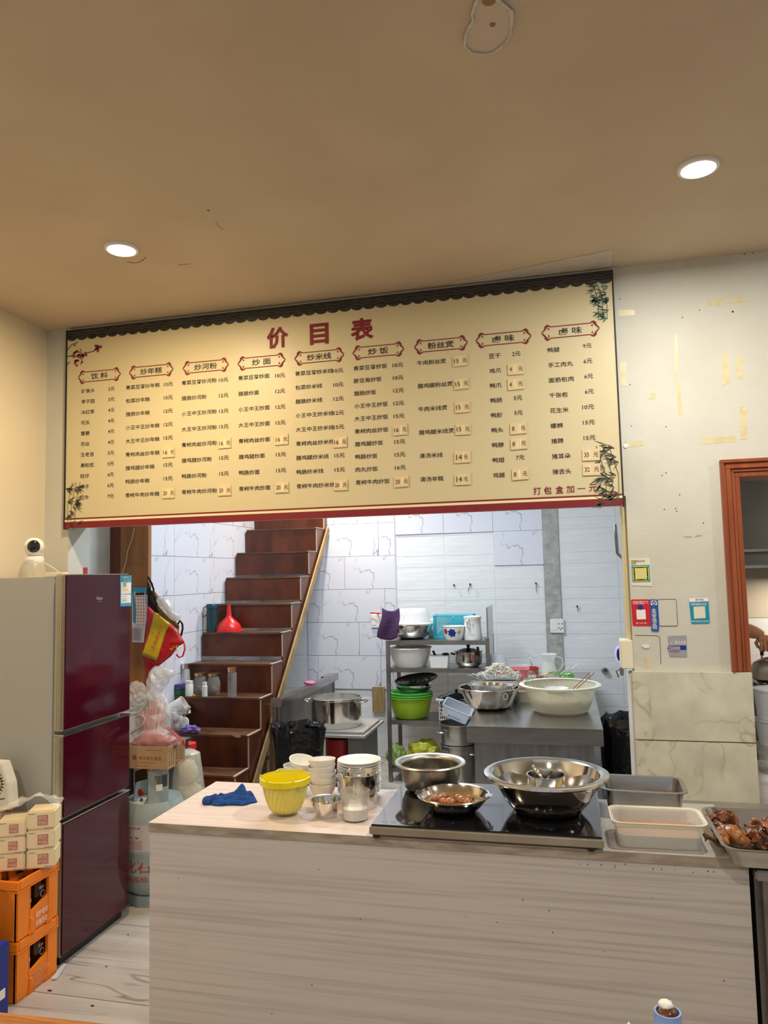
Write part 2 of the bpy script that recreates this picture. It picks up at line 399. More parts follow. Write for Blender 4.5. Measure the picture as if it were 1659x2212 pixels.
# opening edge trim and wooden door frame
bm=BM(); box(bm,OX1-.018,OX1,W+.03,W+TH,1.24,2.03,.003); struct('trim_2',bm,mat('cream_edge_trim',(.62,.52,.28),.5))
bm=BM(); box(bm,OX1-.02,OX1+.01,W-.008,W+TH,.0,1.2,.004); struct('trim_3',bm,m_plas)
P=at(1345,1385,Y=W); 
bm=BM(); box(bm,OX1-.055,OX1,W-.0,W+.12,at(1350,1445,Y=W).z,at(1350,1383,Y=W).z,.004)
tag(obj('conduit_box',bm,m_creampl),'beige plastic conduit box on the edge of the serving opening','box')
# door frame: moulded architrave in steps
d=BM(); xo=at(1553,1000,Y=W).x; zt=at(1560,995,Y=W).z; zb=at(1590,1450,Y=W).z
for k,(a,b,dp) in enumerate(((0,.015,.03),(.015,.023,.018),(.023,.042,.024),(.042,.047,.012),(.047,.057,.018),(.057,.062,.01),(.062,.080,.014))):
    box(d,xo+a,xo+b,W-dp,W,zb,zt-b,.0012)
    box(d,xo+a,2.0-a,W-dp,W,zt-b+.0004,zt-a,.0012)
box(d,xo+.066,xo+.080,W,W+TH,zb,zt-.08)
box(d,xo+.0805,1.9,W,W+TH,zt-.079,zt-.066)
door=struct('door_1',d,m_frame)
bm=BM(); box(bm,xo+.0802,xo+.088,W+.05,W+TH,zb,zt-.08)
struct('trim_4',bm,mat('old_foam_sealant',(.40,.36,.20),.9,bump=.9,bs=60),door)
# beige wainscot slabs
zt2=at(1480,1452,Y=3.62).z; zj2=at(1480,1602,Y=3.62).z
for z0,z1 in ((zj2+.002,zt2),(zj2-.32,zj2-.002),(0,zj2-.324)):
    bm=BM(); xr=at(1625,1452,Y=3.62).x-.012
    box(bm,OX1-.012,xr+.012,3.625,W,z0,z1,.002); struct('tile',bm,m_beige,wf)
# ------------------------------------------------------------------ ceiling lamps, patch
for i,(x,y,c,p) in enumerate(LAMPS):
    if i<2:
        t=thing('ceiling_downlight',['warm round recessed downlight above the left end of the menu board','round recessed downlight near the right edge, the one farther from the fridge'][i],'lamp',(x,y,CH),0,'ceiling downlights')
    else: t=thing('ceiling_downlight','round recessed downlight, '+['','','above the left wall behind the camera','behind the camera toward the right','over the far right of the dining side','farthest behind the camera'][i],'lamp',(x,y,CH),0,'ceiling downlights')
    b=BM(); lathe(b,[(.056,-.002),(.060,-.012),(.070,-.010),(.073,-.001),(.073,0)],seg=36); obj('trim_ring',b,m_whitepl,t,True)
    b=BM(); lathe(b,[(0,-.006),(.056,-.006),(.056,-.001),(0,-.001)],seg=36); obj('diffuser',b,m_emit,t,True)
b=BM(); Q=[(500,75),(470,180),(490,265),(430,340),(395,420),(375,560),(400,600),(480,670),(640,685),(770,650),(880,555),(960,450),(975,330),(985,200),(975,125),(900,65),(830,5),(760,-60),(560,-60)]
pl=[at(940+x/5.925,y/5.925,Z=CH-.003) for x,y in Q]
prism(b,pl,(0,0,.003)); rim=b
o=obj('peeled_patch',b,mat('bare_skim_patch',(.60,.52,.41),.8),None); tag(o,'round peeled patch in the ceiling paint with curled white edge','paint patch')
b=BM()
for i in range(len(pl)):
    a,c_=pl[i],pl[(i+1)%len(pl)]
    r0=.002+.003*rnd.random(); tube(b,[a+Vector((0,0,-.001)),(a+c_)/2+Vector((0,0,-.004)),c_+Vector((0,0,-.001))],[r0,r0*1.3,r0],5)
for dx,dy,rr_ in ((735,320,.007),(690,5,.018)):
    pass
obj('curled_edge',b,m_plas,o)
b=BM(); q=at(940+735/5.925,320/5.925,Z=CH-.0045); lathe(b,[(0,0),(.008,0),(.008,.002),(0,.002)],q,10); q=at(940+690/5.925,2,Z=CH-.0045); lathe(b,[(0,0),(.018,0),(.016,.002),(0,.002)],q,10)
obj('brown_spot',b,mat('brown_stain',(.30,.20,.10),.9),o)
# ------------------------------------------------------------------ menu board
BY=3.618
def b1(x,y): return at(120+x/2.592,560+y/2.592,Y=BY)
def b2(x,y): return at(740+x/2.514,560+y/2.514,Y=BY)
BX0,BX1,BZ0,BZ1=-2.695,.274,1.972,3.10
bm=BM(); box(bm,BX0,BX1,BY+.001,W,BZ0,BZ1,.002)
board=obj('menu_board',bm,m_boardc); tag(board,'wide cream price board with dark red title and nine columns of dishes','menu board')
def on(o,y=BY-.0008): return lambda x,z:Vector((o.x+x,y,o.z+z))
def bt(bm,s,c,h,w=None,off=0,y=BY-.0008): txt(bm,s,on(c,y),h,w,off)
EM=.0262
def col(conv,names,x,ya,yb,prices,px,pa,pb,skip=(),em=EM,ys=None,pys=None,pw=None):
    bm=BM(); n=len(names); xa,xb=x if isinstance(x,tuple) else (x,x); A=conv(xa,ya); B=conv(xb,yb)
    pA=conv(px[0] if isinstance(px,tuple) else px,pa); pB=conv(px[1] if isinstance(px,tuple) else px,pb)
    X=(A.x+B.x)/2; PX=(pA.x+pB.x)/2
    for i,s in enumerate(names):
        z=A.z+(B.z-A.z)*i/(n-1); bt(bm,s,Vector((X,0,z)),em*.93,em*1.14*len(s)-.003,.006)
    for i,s in enumerate(prices):
        z=pA.z+(pB.z-pA.z)*i/(n-1)
        if i in skip: continue
        nd=len(s)-1; bt(bm,s,Vector((PX+(.0 if nd>1 else .016),0,z)),em*.86,em*(.96+.56*nd),.006)
    obj('menu_lettering',bm,m_ink,board)
    return [Vector((PX,BY,pA.z+(pB.z-pA.z)*i/(n-1))) for i in range(n)]
def pre(s): return [t.replace('~',s) for t in ['青菜豆芽炒~','包菜炒~','腊肠炒~','小王中王炒~','大王中王炒~','青椒肉丝炒~','腊鸡腿炒~','鸭肠炒~','青椒牛肉炒~']]
PR=['10元','10元','12元','12元','15元','16元','15元','15元','20元']
col(b1,['矿泉水','李子园','冰红茶','可乐','雪碧','芬达','王老吉','果粒橙','旺仔','椰子','红牛'],(145,138),740,1335,['2元','3元','4元','4元','4元','4元','5元','5元','6元','6元','7元'],(280,278),728,1328,em=.0255)
c2=col(b1,pre('年糕'),393,720,1322,PR,605,702,1305,(5,8))
n3=[s for s in pre('河粉') if not s.startswith('包菜')]; p3=['10元','12元','12元','15元','16元','15元','15元','20元']
c3=col(b1,n3,(705,708),694,1304,p3,(915,917),678,1290,(4,7))
n4=[s for s in pre('面') if not s.startswith('包菜')]
c4=col(b1,n4,(1022,1028),667,1286,p3,(1230,1236),653,1273,(4,7))
c5=col(b1,pre('米线'),(1341,1350),642,1272,['10元','10元','12元','12元','15元','16元','15元','15元','20元'],(1555,1562),626,1260,(5,8))
n6=['青菜豆芽炒饭','酸豆角炒饭','腊肠炒饭','小王中王炒饭','大王中王炒饭','青椒肉丝炒饭','腊鸡腿炒饭','鸭肠炒饭','肉丸炒饭','青椒牛肉炒饭']
c6=col(b2,n6,(60,71),594,1213,['10元','10元','12元','12元','15元','16元','15元','15元','16元','20元'],(273,285),577,1203,(5,9))
c7=col(b2,['牛肉粉丝煲','腊鸡腿粉丝煲','牛肉米线煲','腊鸡腿米线煲','清汤米线','清汤年糕'],(405,421),565,1196,['']*6,(612,622),545,1190,range(6))
c8=col(b2,['豆干','鸡爪','鸭爪','鸭肠','鸭胗','鸭头','鸭脖','鸭翅','鸡腿'],(795,817),528,1174,['2元','4元','4元','5元','5元','8元','8元','7元','8元'],(905,925),517,1160,(1,2,5,6,8))
c9=col(b2,['鸭腿','手工肉丸','面筋包肉','千张包','花生米','螺蛳','猪蹄','猪耳朵','猪舌头'],(1113,1140),495,1155,['9元','6元','6元','6元','10元','15元','15元','35元','32元'],(1298,1305),473,1140,(7,8))
m_stk=mat('tan_paper_patch',(.68,.55,.32),.6); m_glint=mat('painted_tape_glint',(.80,.70,.47),.25)
def sticker(c,num,w_=.074,h_=.056,big=False,gap=.012):
    rx=rnd.uniform(-.03,.03); cz=c.z-.006; cx=c.x+w_*.43
    R=lambda x,z:Vector((cx+x*cos(rx)-z*sin(rx),0,cz+x*sin(rx)+z*cos(rx)))
    bm=BM(); pts=[R(x*w_/2,z*h_/2) for x,z in ((-1,-1),(1,-.96),(.98,1),(-1,.98))]
    prism(bm,[Vector((p.x,BY-.0045,p.z)) for p in pts],(0,.0035,0))
    s=obj('price_sticker',bm,m_stk,board)
    bm=BM(); p=R(-.030,0); txt(bm,num,on(p,BY-.0062),.021 if not big else .026,.0115*len(num)*(1 if not big else 1.25))
    p=R(.012 if not big else .005,0); txt(bm,'元',on(p,BY-.0062),.022,.022)
    obj('sticker_lettering',bm,m_ink2,s)
    bm=BM()
    for k in range(2):
        a=rnd.uniform(-.008,.010)+.0; b_=rnd.uniform(-.2,.2)
        q=[(a-.004,-h_*.35),(a+.003,-h_*.38),(a+.003+b_*.02,h_*.38),(a-.003+b_*.02,h_*.4)]
        prism(bm,[Vector((R(x,z).x,BY-.0050-.0003*k,R(x,z).z)) for x,z in q],(0,.0002,0))
    obj('tape_glint',bm,m_glint,s)  # pale slivers: highlights on the sticker tape, painted as colour
for cc,ix,nn in ((c2,(5,8),('16','20')),(c3,(4,7),('16','20')),(c4,(4,7),('16','20')),(c5,(5,8),('16','20')),(c6,(5,9),('16','20'))):
    for i,n in zip(ix,nn): sticker(cc[i],n)
for (x,y) in ((648,545),(655,670),(659,797),(663,917)): sticker(b2(x,y)+Vector((-.04,0,0)),'15')
for (x,y) in ((657,1068),(658,1188)): sticker(b2(x,y)+Vector((-.04,0,0)),'14',.080,.058,True)
for (x,y,n) in ((948,590,'4'),(948,672,'4'),(962,912,'8'),(965,995,'8'),(972,1160,'8')): sticker(b2(x,y)+Vector((-.04,0,0)),n,.078,.056)
for (x,y,n) in ((1355,1055,'35'),(1358,1135,'32')): sticker(b2(x,y)+Vector((-.04,0,0)),n,.080,.056)
bm=BM()
for f_,x,y,s,w_ in ((b1,1243,440,'价',.128),(b1,1476,418,'目',.108),(b2,105,380,'表',.128)):
    c=f_(x,y); txt(bm,s,on(c),.116 if s!='目' else .112,w_*.95,.034,'c')
obj('title_lettering',bm,m_red,board)
bm=BM()
for s,x in zip('打包盒加一元',(1057,1115,1178,1237,1297,1360)):
    c=b2(x,1258-(x-1057)*.055); txt(bm,s,on(c),.036 if s!='一' else .003,.036,.010,'c')
obj('note_lettering',bm,m_red,board)
# header cartouches
HD=[(b1,245,652,'饮 料'),(b1,535,625,'炒年糕'),(b1,840,600,'炒河粉'),(b1,1152,574,'炒 面'),(b1,1475,545,'炒米线'),(b2,193,498,'炒 饭'),(b2,533,465,'粉丝煲'),(b2,873,430,'卤 味'),(b2,1237,388,'卤 味')]
for f_,x,y,s in HD:
    c=f_(x,y); bm=BM(); hw,hh=.138,.030
    def strip(pts,t):
        tube(bm,[Vector((c.x+px,BY-.001,c.z+pz)) for px,pz in pts],t,4)
    for sz in (1,-1):
        strip([(-.095,sz*hh),(0,sz*hh),(.095,sz*hh)],.0022)
        for sx in (1,-1):
            strip([(sx*.095,sz*hh),(sx*.104,sz*.036),(sx*.112,sz*.037),(sx*.120,sz*.028),(sx*.122,sz*.018),(sx*.130,sz*.010),(sx*hw,0)],[.0022,.004,.006,.006,.004,.0035,.002])
            strip([(sx*.100,sz*.020),(sx*.107,sz*.012),(sx*.104,sz*.022),(sx*.112,sz*.026)],.0018)
    for v in bm.verts: v.co.y=BY-.001+(v.co.y-(BY-.001))*.25; v.co.x=c.x+(v.co.x-c.x)*.97; v.co.z=c.z+(v.co.z-c.z)*.93
    p=obj('heading_cartouche',bm,m_red,board)
    bm=BM(); n=len(s.replace(' ','')); txt(bm,s,on(c),.034,.044*n+(.018 if ' ' in s else .0),.009,'c'); obj('heading_lettering',bm,m_ink,p)
# printed tile-roof border on top, red bands below
bm=BM(); zt=BZ1-.002
def bz(x,t): return 0
L_=BX1-BX0
def strp(bm,x0,x1,z0,z1,y=BY-.001): prism(bm,[(x0,y,z0),(x1,y,z0),(x1,y,z1),(x0,y,z1)],(0,.0012,0))
strp(bm,BX0,BX1,BZ1-.040,BZ1)
N_=46
for i in range(N_):
    x0=BX0+L_*i/N_; x1=BX0+L_*(i+1)/N_
    pts=[(x0,BY-.001,BZ1-.038),(x0,BY-.001,BZ1-.050)]+[(x0+(x1-x0)*t,BY-.001,BZ1-.050-.014*sin(PI*t)**.6 if True else 0) for t in (.15,.35,.5,.65,.85)]+[(x1,BY-.001,BZ1-.050),(x1,BY-.001,BZ1-.038)]
    prism(bm,pts,(0,.0012,0))
obj('roof_tile_border',bm,mat('printed_roof_tiles',(.014,.013,.015),.5,col2=(.045,.04,.035),ns=30,st=(1,1,3)),board)
bm=BM()
for k in range(2):
    tube(bm,[(BX0+L_*i/140,BY-.002,BZ1-.018-.016*k+.004*sin(i*1.9)) for i in range(141)],.0025,4)
obj('roof_tile_ridges',bm,mat('printed_tile_light',(.07,.06,.05),.6),board)
bm=BM(); strp(bm,BX0,BX1,BZ0,BZ0+.034); strp(bm,BX0,BX1,BZ0+.049,BZ0+.056); obj('red_border',bm,m_red,board)
bm=BM(); strp(bm,BX0,BX1,BZ0+.036,BZ0+.047); obj('pale_border_line',bm,mat('pale_print',(.85,.72,.45),.5),board)
bm=BM(); box(bm,BX0-.006,BX0,BY-.004,W,BZ0-.004,BZ1); obj('edge_strip',bm,m_ink,board)
bm=BM(); box(bm,BX1,BX1+.006,BY-.004,W,BZ0-.004,BZ1); obj('edge_strip',bm,m_ink,board)
# bamboo and plum blossom prints
def bamboo(cx,cz,n,s,seed,dirx,mm,name):
    r=random.Random(seed); bm=BM()
    for k in range(n):
        x=cx+r.uniform(-.35,.35)*s; z=cz+r.uniform(-1,1)*s
        for j in range(4):
            a=r.uniform(-1.1,.6) if dirx>0 else PI-r.uniform(-1.1,.6); l=r.uniform(.25,.45)*s; wv=.010*s+.0009
            d=Vector((cos(a),0,sin(a))); p=Vector((-d.z,0,d.x)); o=Vector((x,BY-.0012,z))
            e=o+d*l
            pts=[o,o+d*l*.45+p*wv,e,o+d*l*.45-p*wv]
            if min(q.x for q in pts)>BX0+.002 and max(q.x for q in pts)<BX1-.002 and max(q.z for q in pts)<BZ1-.06: prism(bm,pts,(0,.0008,0))
    for k in range(3):
        x=cx+(k-1)*.2*s; x=min(max(x,BX0+.01),BX1-.01)
        tube(bm,[(x,BY-.001,cz-s),(x+.02*s,BY-.001,cz),(min(max(x+dirx*.25*s,BX0+.01),BX1-.01),BY-.001,cz+s)],.0012,4)
    obj(name,bm,mm,board)
c=b1(85,1400); bamboo(BX0+.04,c.z+.03,26,.12,1,1,mat('bamboo_ink',(.07,.07,.045),.6),'bamboo_print')
c=b2(1470,1180); bamboo(BX1-.045,c.z+.01,34,.14,2,-1,mat('bamboo_ink',(0,0,0)),'bamboo_print')
c=b2(1425,215); bamboo(BX1-.05,c.z+.0,34,.10,3,-1,mat('dark_green_print',(.02,.09,.07),.5),'bamboo_print')
bm=BM()
for pts in ([(66,510),(90,480),(125,465)],[(66,545),(110,540),(150,560),(140,590)],[(150,550),(175,525),(215,515),(245,490)],[(90,540),(120,520),(150,520)],[(66,590),(80,575)],[(215,515),(235,485)]):
    tube(bm,[b1(x,y)+Vector((0,-.001,0)) for x,y in pts],.0022,4)
obj('plum_branch_print',bm,m_ink,board)
bm=BM(); r=random.Random(5)
for k in range(34):
    if k<24: x,y=r.gauss(130,17),r.gauss(545,20)
    else: x,y=r.gauss(235,8),r.gauss(497,10)
    x=max(74,x); q=b1(x,y); s=r.uniform(.004,.008)
    for j in range(5):
        a=j*2*PI/5+r.random()*.3; cc=q+Vector((cos(a)*s*.7,-.0012,sin(a)*s*.7))
        if cc.x<BX0+.008: continue
        prism(bm,[cc+Vector((s*.55*cos(t),0,s*.55*sin(t))) for t in (0,1.05,2.1,3.14,4.2,5.2)],(0,.0008,0))
obj('plum_blossom_print',bm,mat('plum_red_print',(.28,.01,.03),.5),board)
# ------------------------------------------------------------------ notices on the front wall
def plate(name,pts,y,t,m,parent=None): 
    bm=BM(); prism(bm,[Vector((p[0],y-t,p[1])) for p in pts],(0,t,0)); return obj(name,bm,m,parent)
def c3(x,y): return at(1320+x/3.95,940+y/3.95,Y=W)
def quad(pts): return [(c3(*p).x,c3(*p).z) for p in pts]
def rr(pts,r=6,n=3):
    out=[]; P=[c3(*p) for p in pts]; k=.12
    for i in range(4):
        a,b_,c_=P[i-1],P[i],P[(i+1)%4]
        for t in (0,.5,1):
            q=(b_*(1-k)+a*k)*(1-t)**2+b_*2*t*(1-t)*1.0+(b_*(1-k)+c_*k)*t**2 if False else ((b_+(a-b_).normalized()*.006)*(1-t)**2+b_*2*t*(1-t)+(b_+(c_-b_).normalized()*.006)*t**2)
            out.append((q.x,q.z))
    return out
def w3(bm,s,x,y,h,w_=None,off=0,anchor='c',lay=2,rot=0):
    c=c3(x,y); f=lambda a,b_:Vector((c.x+a*cos(rot)-b_*sin(rot),W-.0016*lay,c.z+a*sin(rot)+b_*cos(rot))); txt(bm,s,f,h,w_,off,anchor)
o=plate('payment_card',quad([(160,1055),(328,1050),(350,1290),(178,1282)]),W,.002,mat('ivory_card',(.74,.70,.55),.5)); tag(o,'ivory payment card with blue and yellow sunflower square beside the serving opening','card')
plate('blue_panel',quad([(172,1110),(326,1106),(336,1252),(183,1256)]),W-.002,.0006,m_sky,o)
b=BM(); 
cc=c3(254,1182)
for k in range(22):
    a=2*PI*k/22; s=.034
    p=cc+Vector((cos(a)*s/max(abs(cos(a)),abs(sin(a))),0,sin(a)*s/max(abs(cos(a)),abs(sin(a))))) ; p=cc+(p-cc)*.9
    lathe(b,[(0,0),(.0055,0),(.0055,.0006),(0,.0006)],(0,0,0),8,fn=lambda v,p=p:Vector((p.x+v.x,W-.0028-v.z,p.z+v.y)))
prism(b,[(cc.x-.031,W-.0034,cc.z-.031),(cc.x+.031,W-.0034,cc.z-.031),(cc.x+.031,W-.0034,cc.z+.031),(cc.x-.031,W-.0034,cc.z+.031)],(0,.0006,0))
obj('yellow_petals',b,mat('yellow_print',(.75,.62,.03),.5),o)
plate('blank_square',[(cc.x-.024,cc.z-.024),(cc.x+.024,cc.z-.024),(cc.x+.024,cc.z+.024),(cc.x-.024,cc.z+.024)],W-.0036,.0005,mat('pale_yellow_print',(.66,.62,.28),.5),o)
plate('portrait_square',quad([(170,1067),(210,1066),(213,1102),(173,1104)]),W-.002,.0006,mat('olive_print',(.35,.33,.12),.5),o)
b=BM(); w3(b,'收款专用',245,1075,.010,.042); obj('card_lettering',b,m_ink2,o)
o=plate('red_packet_sticker',rr([(168,1402),(330,1400),(342,1628),(185,1628)]),W,.002,mat('red_print',(.55,.015,.03),.4)); tag(o,'red payment sticker with white square, left of the blue vertical strip','sticker')
b=BM(); w3(b,'扫码领红包',250,1428,.017,.068,.004); w3(b,'支付宝',255,1604,.007,.05); obj('sticker_lettering',b,m_paper,o)
plate('blank_square',quad([(214,1490),(292,1488),(298,1570),(220,1572)]),W-.002,.0006,m_paper,o)
b=BM(); q=c3(250,1468); lathe(b,[(0,0),(.012,0),(.012,.001),(0,.001)],(0,0,0),20,fn=lambda v:Vector((q.x+v.x,W-.0022-v.z,q.z+v.y))); obj('round_badge',b,m_navy,o)
o=plate('blue_strip_sticker',rr([(330,1398),(394,1400),(410,1675),(344,1672)]),W,.0035,mat('royal_blue_print',(.015,.09,.42),.4)); tag(o,'blue vertical sticker with white characters under a round-cornered symbol','sticker')
plate('logo_tile',rr([(337,1406),(388,1406),(392,1455),(339,1453)]),W-.0035,.0006,m_paper,o)
b=BM(); w3(b,'支',364,1430,.030,.030,.006,lay=3); obj('logo_symbol',b,m_navy,o)
b=BM()
for i,s in enumerate('本店支持花呗'): w3(b,s,364+i*1.8,1495+i*29,.0195,.0195,.004,lay=2.8)
obj('sticker_lettering',b,m_paper,o)
o=plate('outline_sticker',rr([(396,1402),(555,1400),(568,1628),(410,1628)]),W,.0012,m_wall); tag(o,'empty sticker outline with a thin black border right of blue strip','sticker')
b=BM(); L=rr([(396,1402),(555,1400),(568,1628),(410,1628)]); tube(b,[(x,W-.0012,z) for x,z in L],.0011,5,closed=True); obj('black_outline',b,m_ink,o)
o=plate('blue_payment_sticker',rr([(663,1386),(828,1382),(843,1606),(684,1610)]),W,.002,mat('cyan_print',(.01,.27,.42),.4)); tag(o,'teal blue payment sticker with cream header, nearest the wooden door frame','sticker')
plate('cream_header',quad([(664,1388),(828,1384),(829,1418),(667,1424)]),W-.002,.0006,m_paper,o)
plate('blank_square',quad([(702,1464),(800,1460),(806,1560),(708,1566)]),W-.002,.0006,mat('ivory_card',(0,0,0)),o)
b=BM(); w3(b,'推荐使用支付宝',747,1443,.012,.066,.003); w3(b,'推荐使用支付宝支付',760,1588,.008,.075); obj('sticker_lettering',b,m_paper,o)
b=BM(); w3(b,'支付宝',752,1403,.010,.035); obj('header_lettering',b,m_navy,o)
o=plate('torn_advert_sticker',quad([(487,1712),(643,1708),(648,1893),(500,1890),(492,1850),(478,1815),(492,1778),(483,1740)]),W,.002,mat('grey_print',(.33,.34,.38),.5)); tag(o,'torn grey advert sticker with number 250000 below the blue stickers','sticker')
plate('blue_band',quad([(490,1796),(640,1794),(642,1832),(484,1832)]),W-.002,.0006,m_navy,o)
b=BM(); w3(b,'250000',538,1816,.016,.050,.006,lay=2.6); w3(b,'上门服务收费',568,1770,.018,.070,.003); obj('advert_lettering',b,m_paper,o)
b=BM(); w3(b,'电话联系',540,1845,.009,.044); obj('red_lettering',b,mat('red_print',(0,0,0)),o)
b=BM(); tube(b,[(c3(x,y).x,W-.0005,c3(x,y).z) for x,y in ((203,1708),(390,1710),(412,1722),(417,1750),(425,1955))],.0011,5); o=obj('sticker_residue',b,m_ink2); tag(o,'thin dark outline left by a removed sticker under red sticker','sticker')
for pts in ([(262,1800),(300,1785),(328,1798),(322,1815),(285,1818)],):
    o=plate('torn_paper_scrap',quad(pts),W,.004,m_paper); tag(o,'small torn white paper scrap below the red sticker','scrap')
# tape remnants (px in the 1659 frame, from two crops)
def c4(x,y): return (1300+x/4.621,540+y/4.621)
TP=[([(160,598),(325,597),(330,650),(168,662)],'tape remnant beside the green bamboo corner of the board'),
([(1052,505),(1215,490),(1215,550),(1060,560)],'left one of two tape remnants high on the right wall'),([(1265,480),(1442,458),(1445,518),(1268,537)],'right one of two tape remnants high on the right wall'),
([(178,1117),(240,1115),(250,1360),(190,1362)],'upright tape remnant near the middle of the board edge'),([(724,850),(755,850),(765,1235),(735,1240)],'narrow faint upright tape remnant, upper of two in line'),
([(742,1300),(778,1300),(805,1650),(765,1650)],'narrow faint upright tape remnant, lower of two in line'),([(485,1420),(548,1435),(530,1492),(468,1485)],'small tilted square tape remnant in mid wall'),
([(1198,1045),(1265,1045),(1276,1325),(1208,1354)],'long upright tape strip, left of a close pair'),([(1343,1048),(1410,1050),(1414,1292),(1350,1288)],'shorter upright tape strip, right of a close pair'),
([(1378,1562),(1445,1565),(1445,1890),(1380,1893)],'upright tan tape strip above the door frame corner'),([(990,1880),(1332,1856),(1330,1915),(1010,1937)],'long level tan tape strip above the door frame'),
([(228,1912),(415,1898),(420,1950),(255,1972)],'short level tape remnant pinned by white button')]
for pts,lab in TP:
    P=[at(*c4(*p),Y=W) for p in pts]; o=plate('tape_remnant',[(p.x,p.z) for p in P],W,.0008,m_tape); tag(o,'yellowed '+lab,'tape','yellowed tape remnants on the right wall')
o=plate('tape_remnant',quad([(280,1898),(338,1900),(342,1985),(286,1985)]),W,.0008,m_tape); tag(o,'yellowed crumpled tape remnant just above the beige tiles','tape','yellowed tape remnants on the right wall')
b=BM(); q=at(*c4(237,1957),Y=W); lathe(b,[(0,0),(.012,0),(.010,.004),(0,.005)],(0,0,0),16,fn=lambda v:Vector((q.x+v.x,W-v.z,q.z+v.y))); tag(obj('wall_button',b,m_whitepl),'round white button on the tape remnant beside the board','button')
for pts,lab in (([(612,865),(690,860),(685,872),(650,876)],'left flake scar in the wall paint below the tapes'),([(705,872),(735,850),(778,853),(770,862),(725,868)],'right flake scar in the wall paint below the tapes')):
    o=plate('paint_flake',quad(pts),W,.0006,mat('flake_brown',(.42,.36,.26),.9)); tag(o,lab,'paint flake')
# ------------------------------------------------------------------ fridge
FX=-2.2; FY0,FY1=2.965,3.49; FB=-2.79
fr=thing('refrigerator','tall three-door refrigerator with wine red glass doors and grey side','refrigerator',(0,0,0))
bm=BM(); box(bm,FB,FX-.058,FY0+.006,FY1,.03,1.70,.006); obj('body',bm,m_fgrey,fr)
for k,(z0,z1,hz) in enumerate(((.045,.612,0),(.630,.992,0),(1.012,1.712,1))):
    sl=0
    bm=BM(); box(bm,FX-.052,FX-.006,FY0,FY1,z0,z1,.004)
    dr=obj('door',bm,m_champ,fr,label='champagne edged door with red glass face')
    bm=BM(); box(bm,FX-.006,FX,FY0+.006,FY1-.004,z0+.006,z1-.004,.002); obj('glass_panel',bm,m_redglass,dr)
    bm=BM(); box(bm,FX-.045,FX-.012,FY0-.006,FY0+.002,z0+.008,z1-.008,.003); 
    for q in (.036,.026,.018): box(bm,FX-q,FX-q+.002,FY0-.008,FY0-.004,z0+.01,z1-.01)
    obj('grip_strip',bm,m_champ,dr)
    if k<2:
        bm=BM(); box(bm,FX-.05,FX+.002,FY0-.002,FY1,z1+.001,z1+.005); obj('silver_trim',bm,m_pol,dr)
    if k==2:
        f=lambda y0,z0_:(lambda a,b_:Vector((FX+.0012,y0+a,z0_+b_)))
        q=at(215,1292,X=FX); bm=BM(); txt(bm,'Haier',f(q.y,q.z),.017,.050,.004,'c'); txt(bm,'海尔智家',f(q.y,q.z-.017),.004,.03,0,'c'); obj('logo_lettering',bm,m_pol,dr)
        def fp(x,y): return at(x/3.77,1120+y/3.77,X=FX)
        def fq(pts,t,m,nm,par,base=0):
            bm=BM(); prism(bm,[fp(*p)+Vector((base,0,0)) for p in pts],(t,0,0)); return obj(nm,bm,m,par)
        en=fq([(978,462),(1070,462),(1068,712),(980,716)],.0012,m_sky,'energy_label',dr)
        fq([(984,520),(1066,520),(1064,612),(985,616)],.0005,m_paper,'label_panel',en,.0012); fq([(984,622),(1064,620),(1063,686),(985,690)],.0005,m_paper,'label_panel',en,.0012)
        for i,(x1,cc_) in enumerate(((1022,(.0,.25,.4)),(1028,(.1,.5,.35)),(1034,(.75,.7,.3)),(1040,(.8,.5,.3)),(1046,(.8,.65,.25)))):
            y=533+i*16; fq([(1000,y-5),(x1,y-5),(x1+4,y),(x1,y+5),(1000,y+5)],.0004,flat('arrow_%d'%i,cc_),'rating_arrow',en,.0018)
        bm=BM(); q=fp(1024,480); txt(bm,'中国能效标识',f(q.y,q.z),.011,.062,.002,'c')
        for t in (502,510): q=fp(1024,t); txt(bm,'CHINA ENERGY LABEL',f(q.y,q.z),.004,.05,0,'c')
        for v in bm.verts: v.co.x+=.0012
        obj('label_lettering',bm,m_paper,en)
        bm=BM()
        for t in (636,652,664,674): q=fp(990,t); txt(bm,'综合耗电量 0.5',f(q.y,q.z),.004,.045,0)
        for v in bm.verts: v.co.x+=.0010
        obj('label_print',bm,m_ink,en)
bm=BM(); box(bm,FX-.12,FX-.02,FY0+.01,FY0+.05,1.70,1.722,.004); obj('hinge_cover',bm,m_creampl,fr)
bm=BM(); box(bm,FB+.04,FX-.03,FY0+.03,FY1-.02,0,.035); obj('plinth',bm,m_black,fr)
# clear upturned cup and security camera on top
P=at(70,1246,Z=1.705); P=Vector((-2.40,3.10,1.701)); P=at(72,1240,Y=3.06); PX_=P.x; k=mpp(P)
t=thing('upturned_cup','clear upturned plastic tub under white camera on refrigerator','tub',(PX_,3.06,1.701))
bm=BM(); h=29*k; lathe(bm,[(31*k,0),(30*k,h*.1),(25*k,h*.92),(23*k,h),(0,h),(0,h-.002),(22*k,h-.002),(24*k,h*.9),(29*k,.002),(31*k,0)],seg=36); obj('shell',bm,mat('cloudy_plastic',(.85,.80,.66),.2,trans=.55,alpha=.75),t,True)
t2=thing('security_camera','white round-headed security camera with black lens face','camera',(PX_+.002,3.06,1.701+h),(0,0,.62))
bm=BM(); s=21*k; lathe(bm,[(0,0),(s*.95,0),(s,s*.15),(s,s*.45),(s*.92,s*.72),(s*.5,s*.85),(0,s*.85)],seg=36); obj('base',bm,m_whitepl,t2,True)
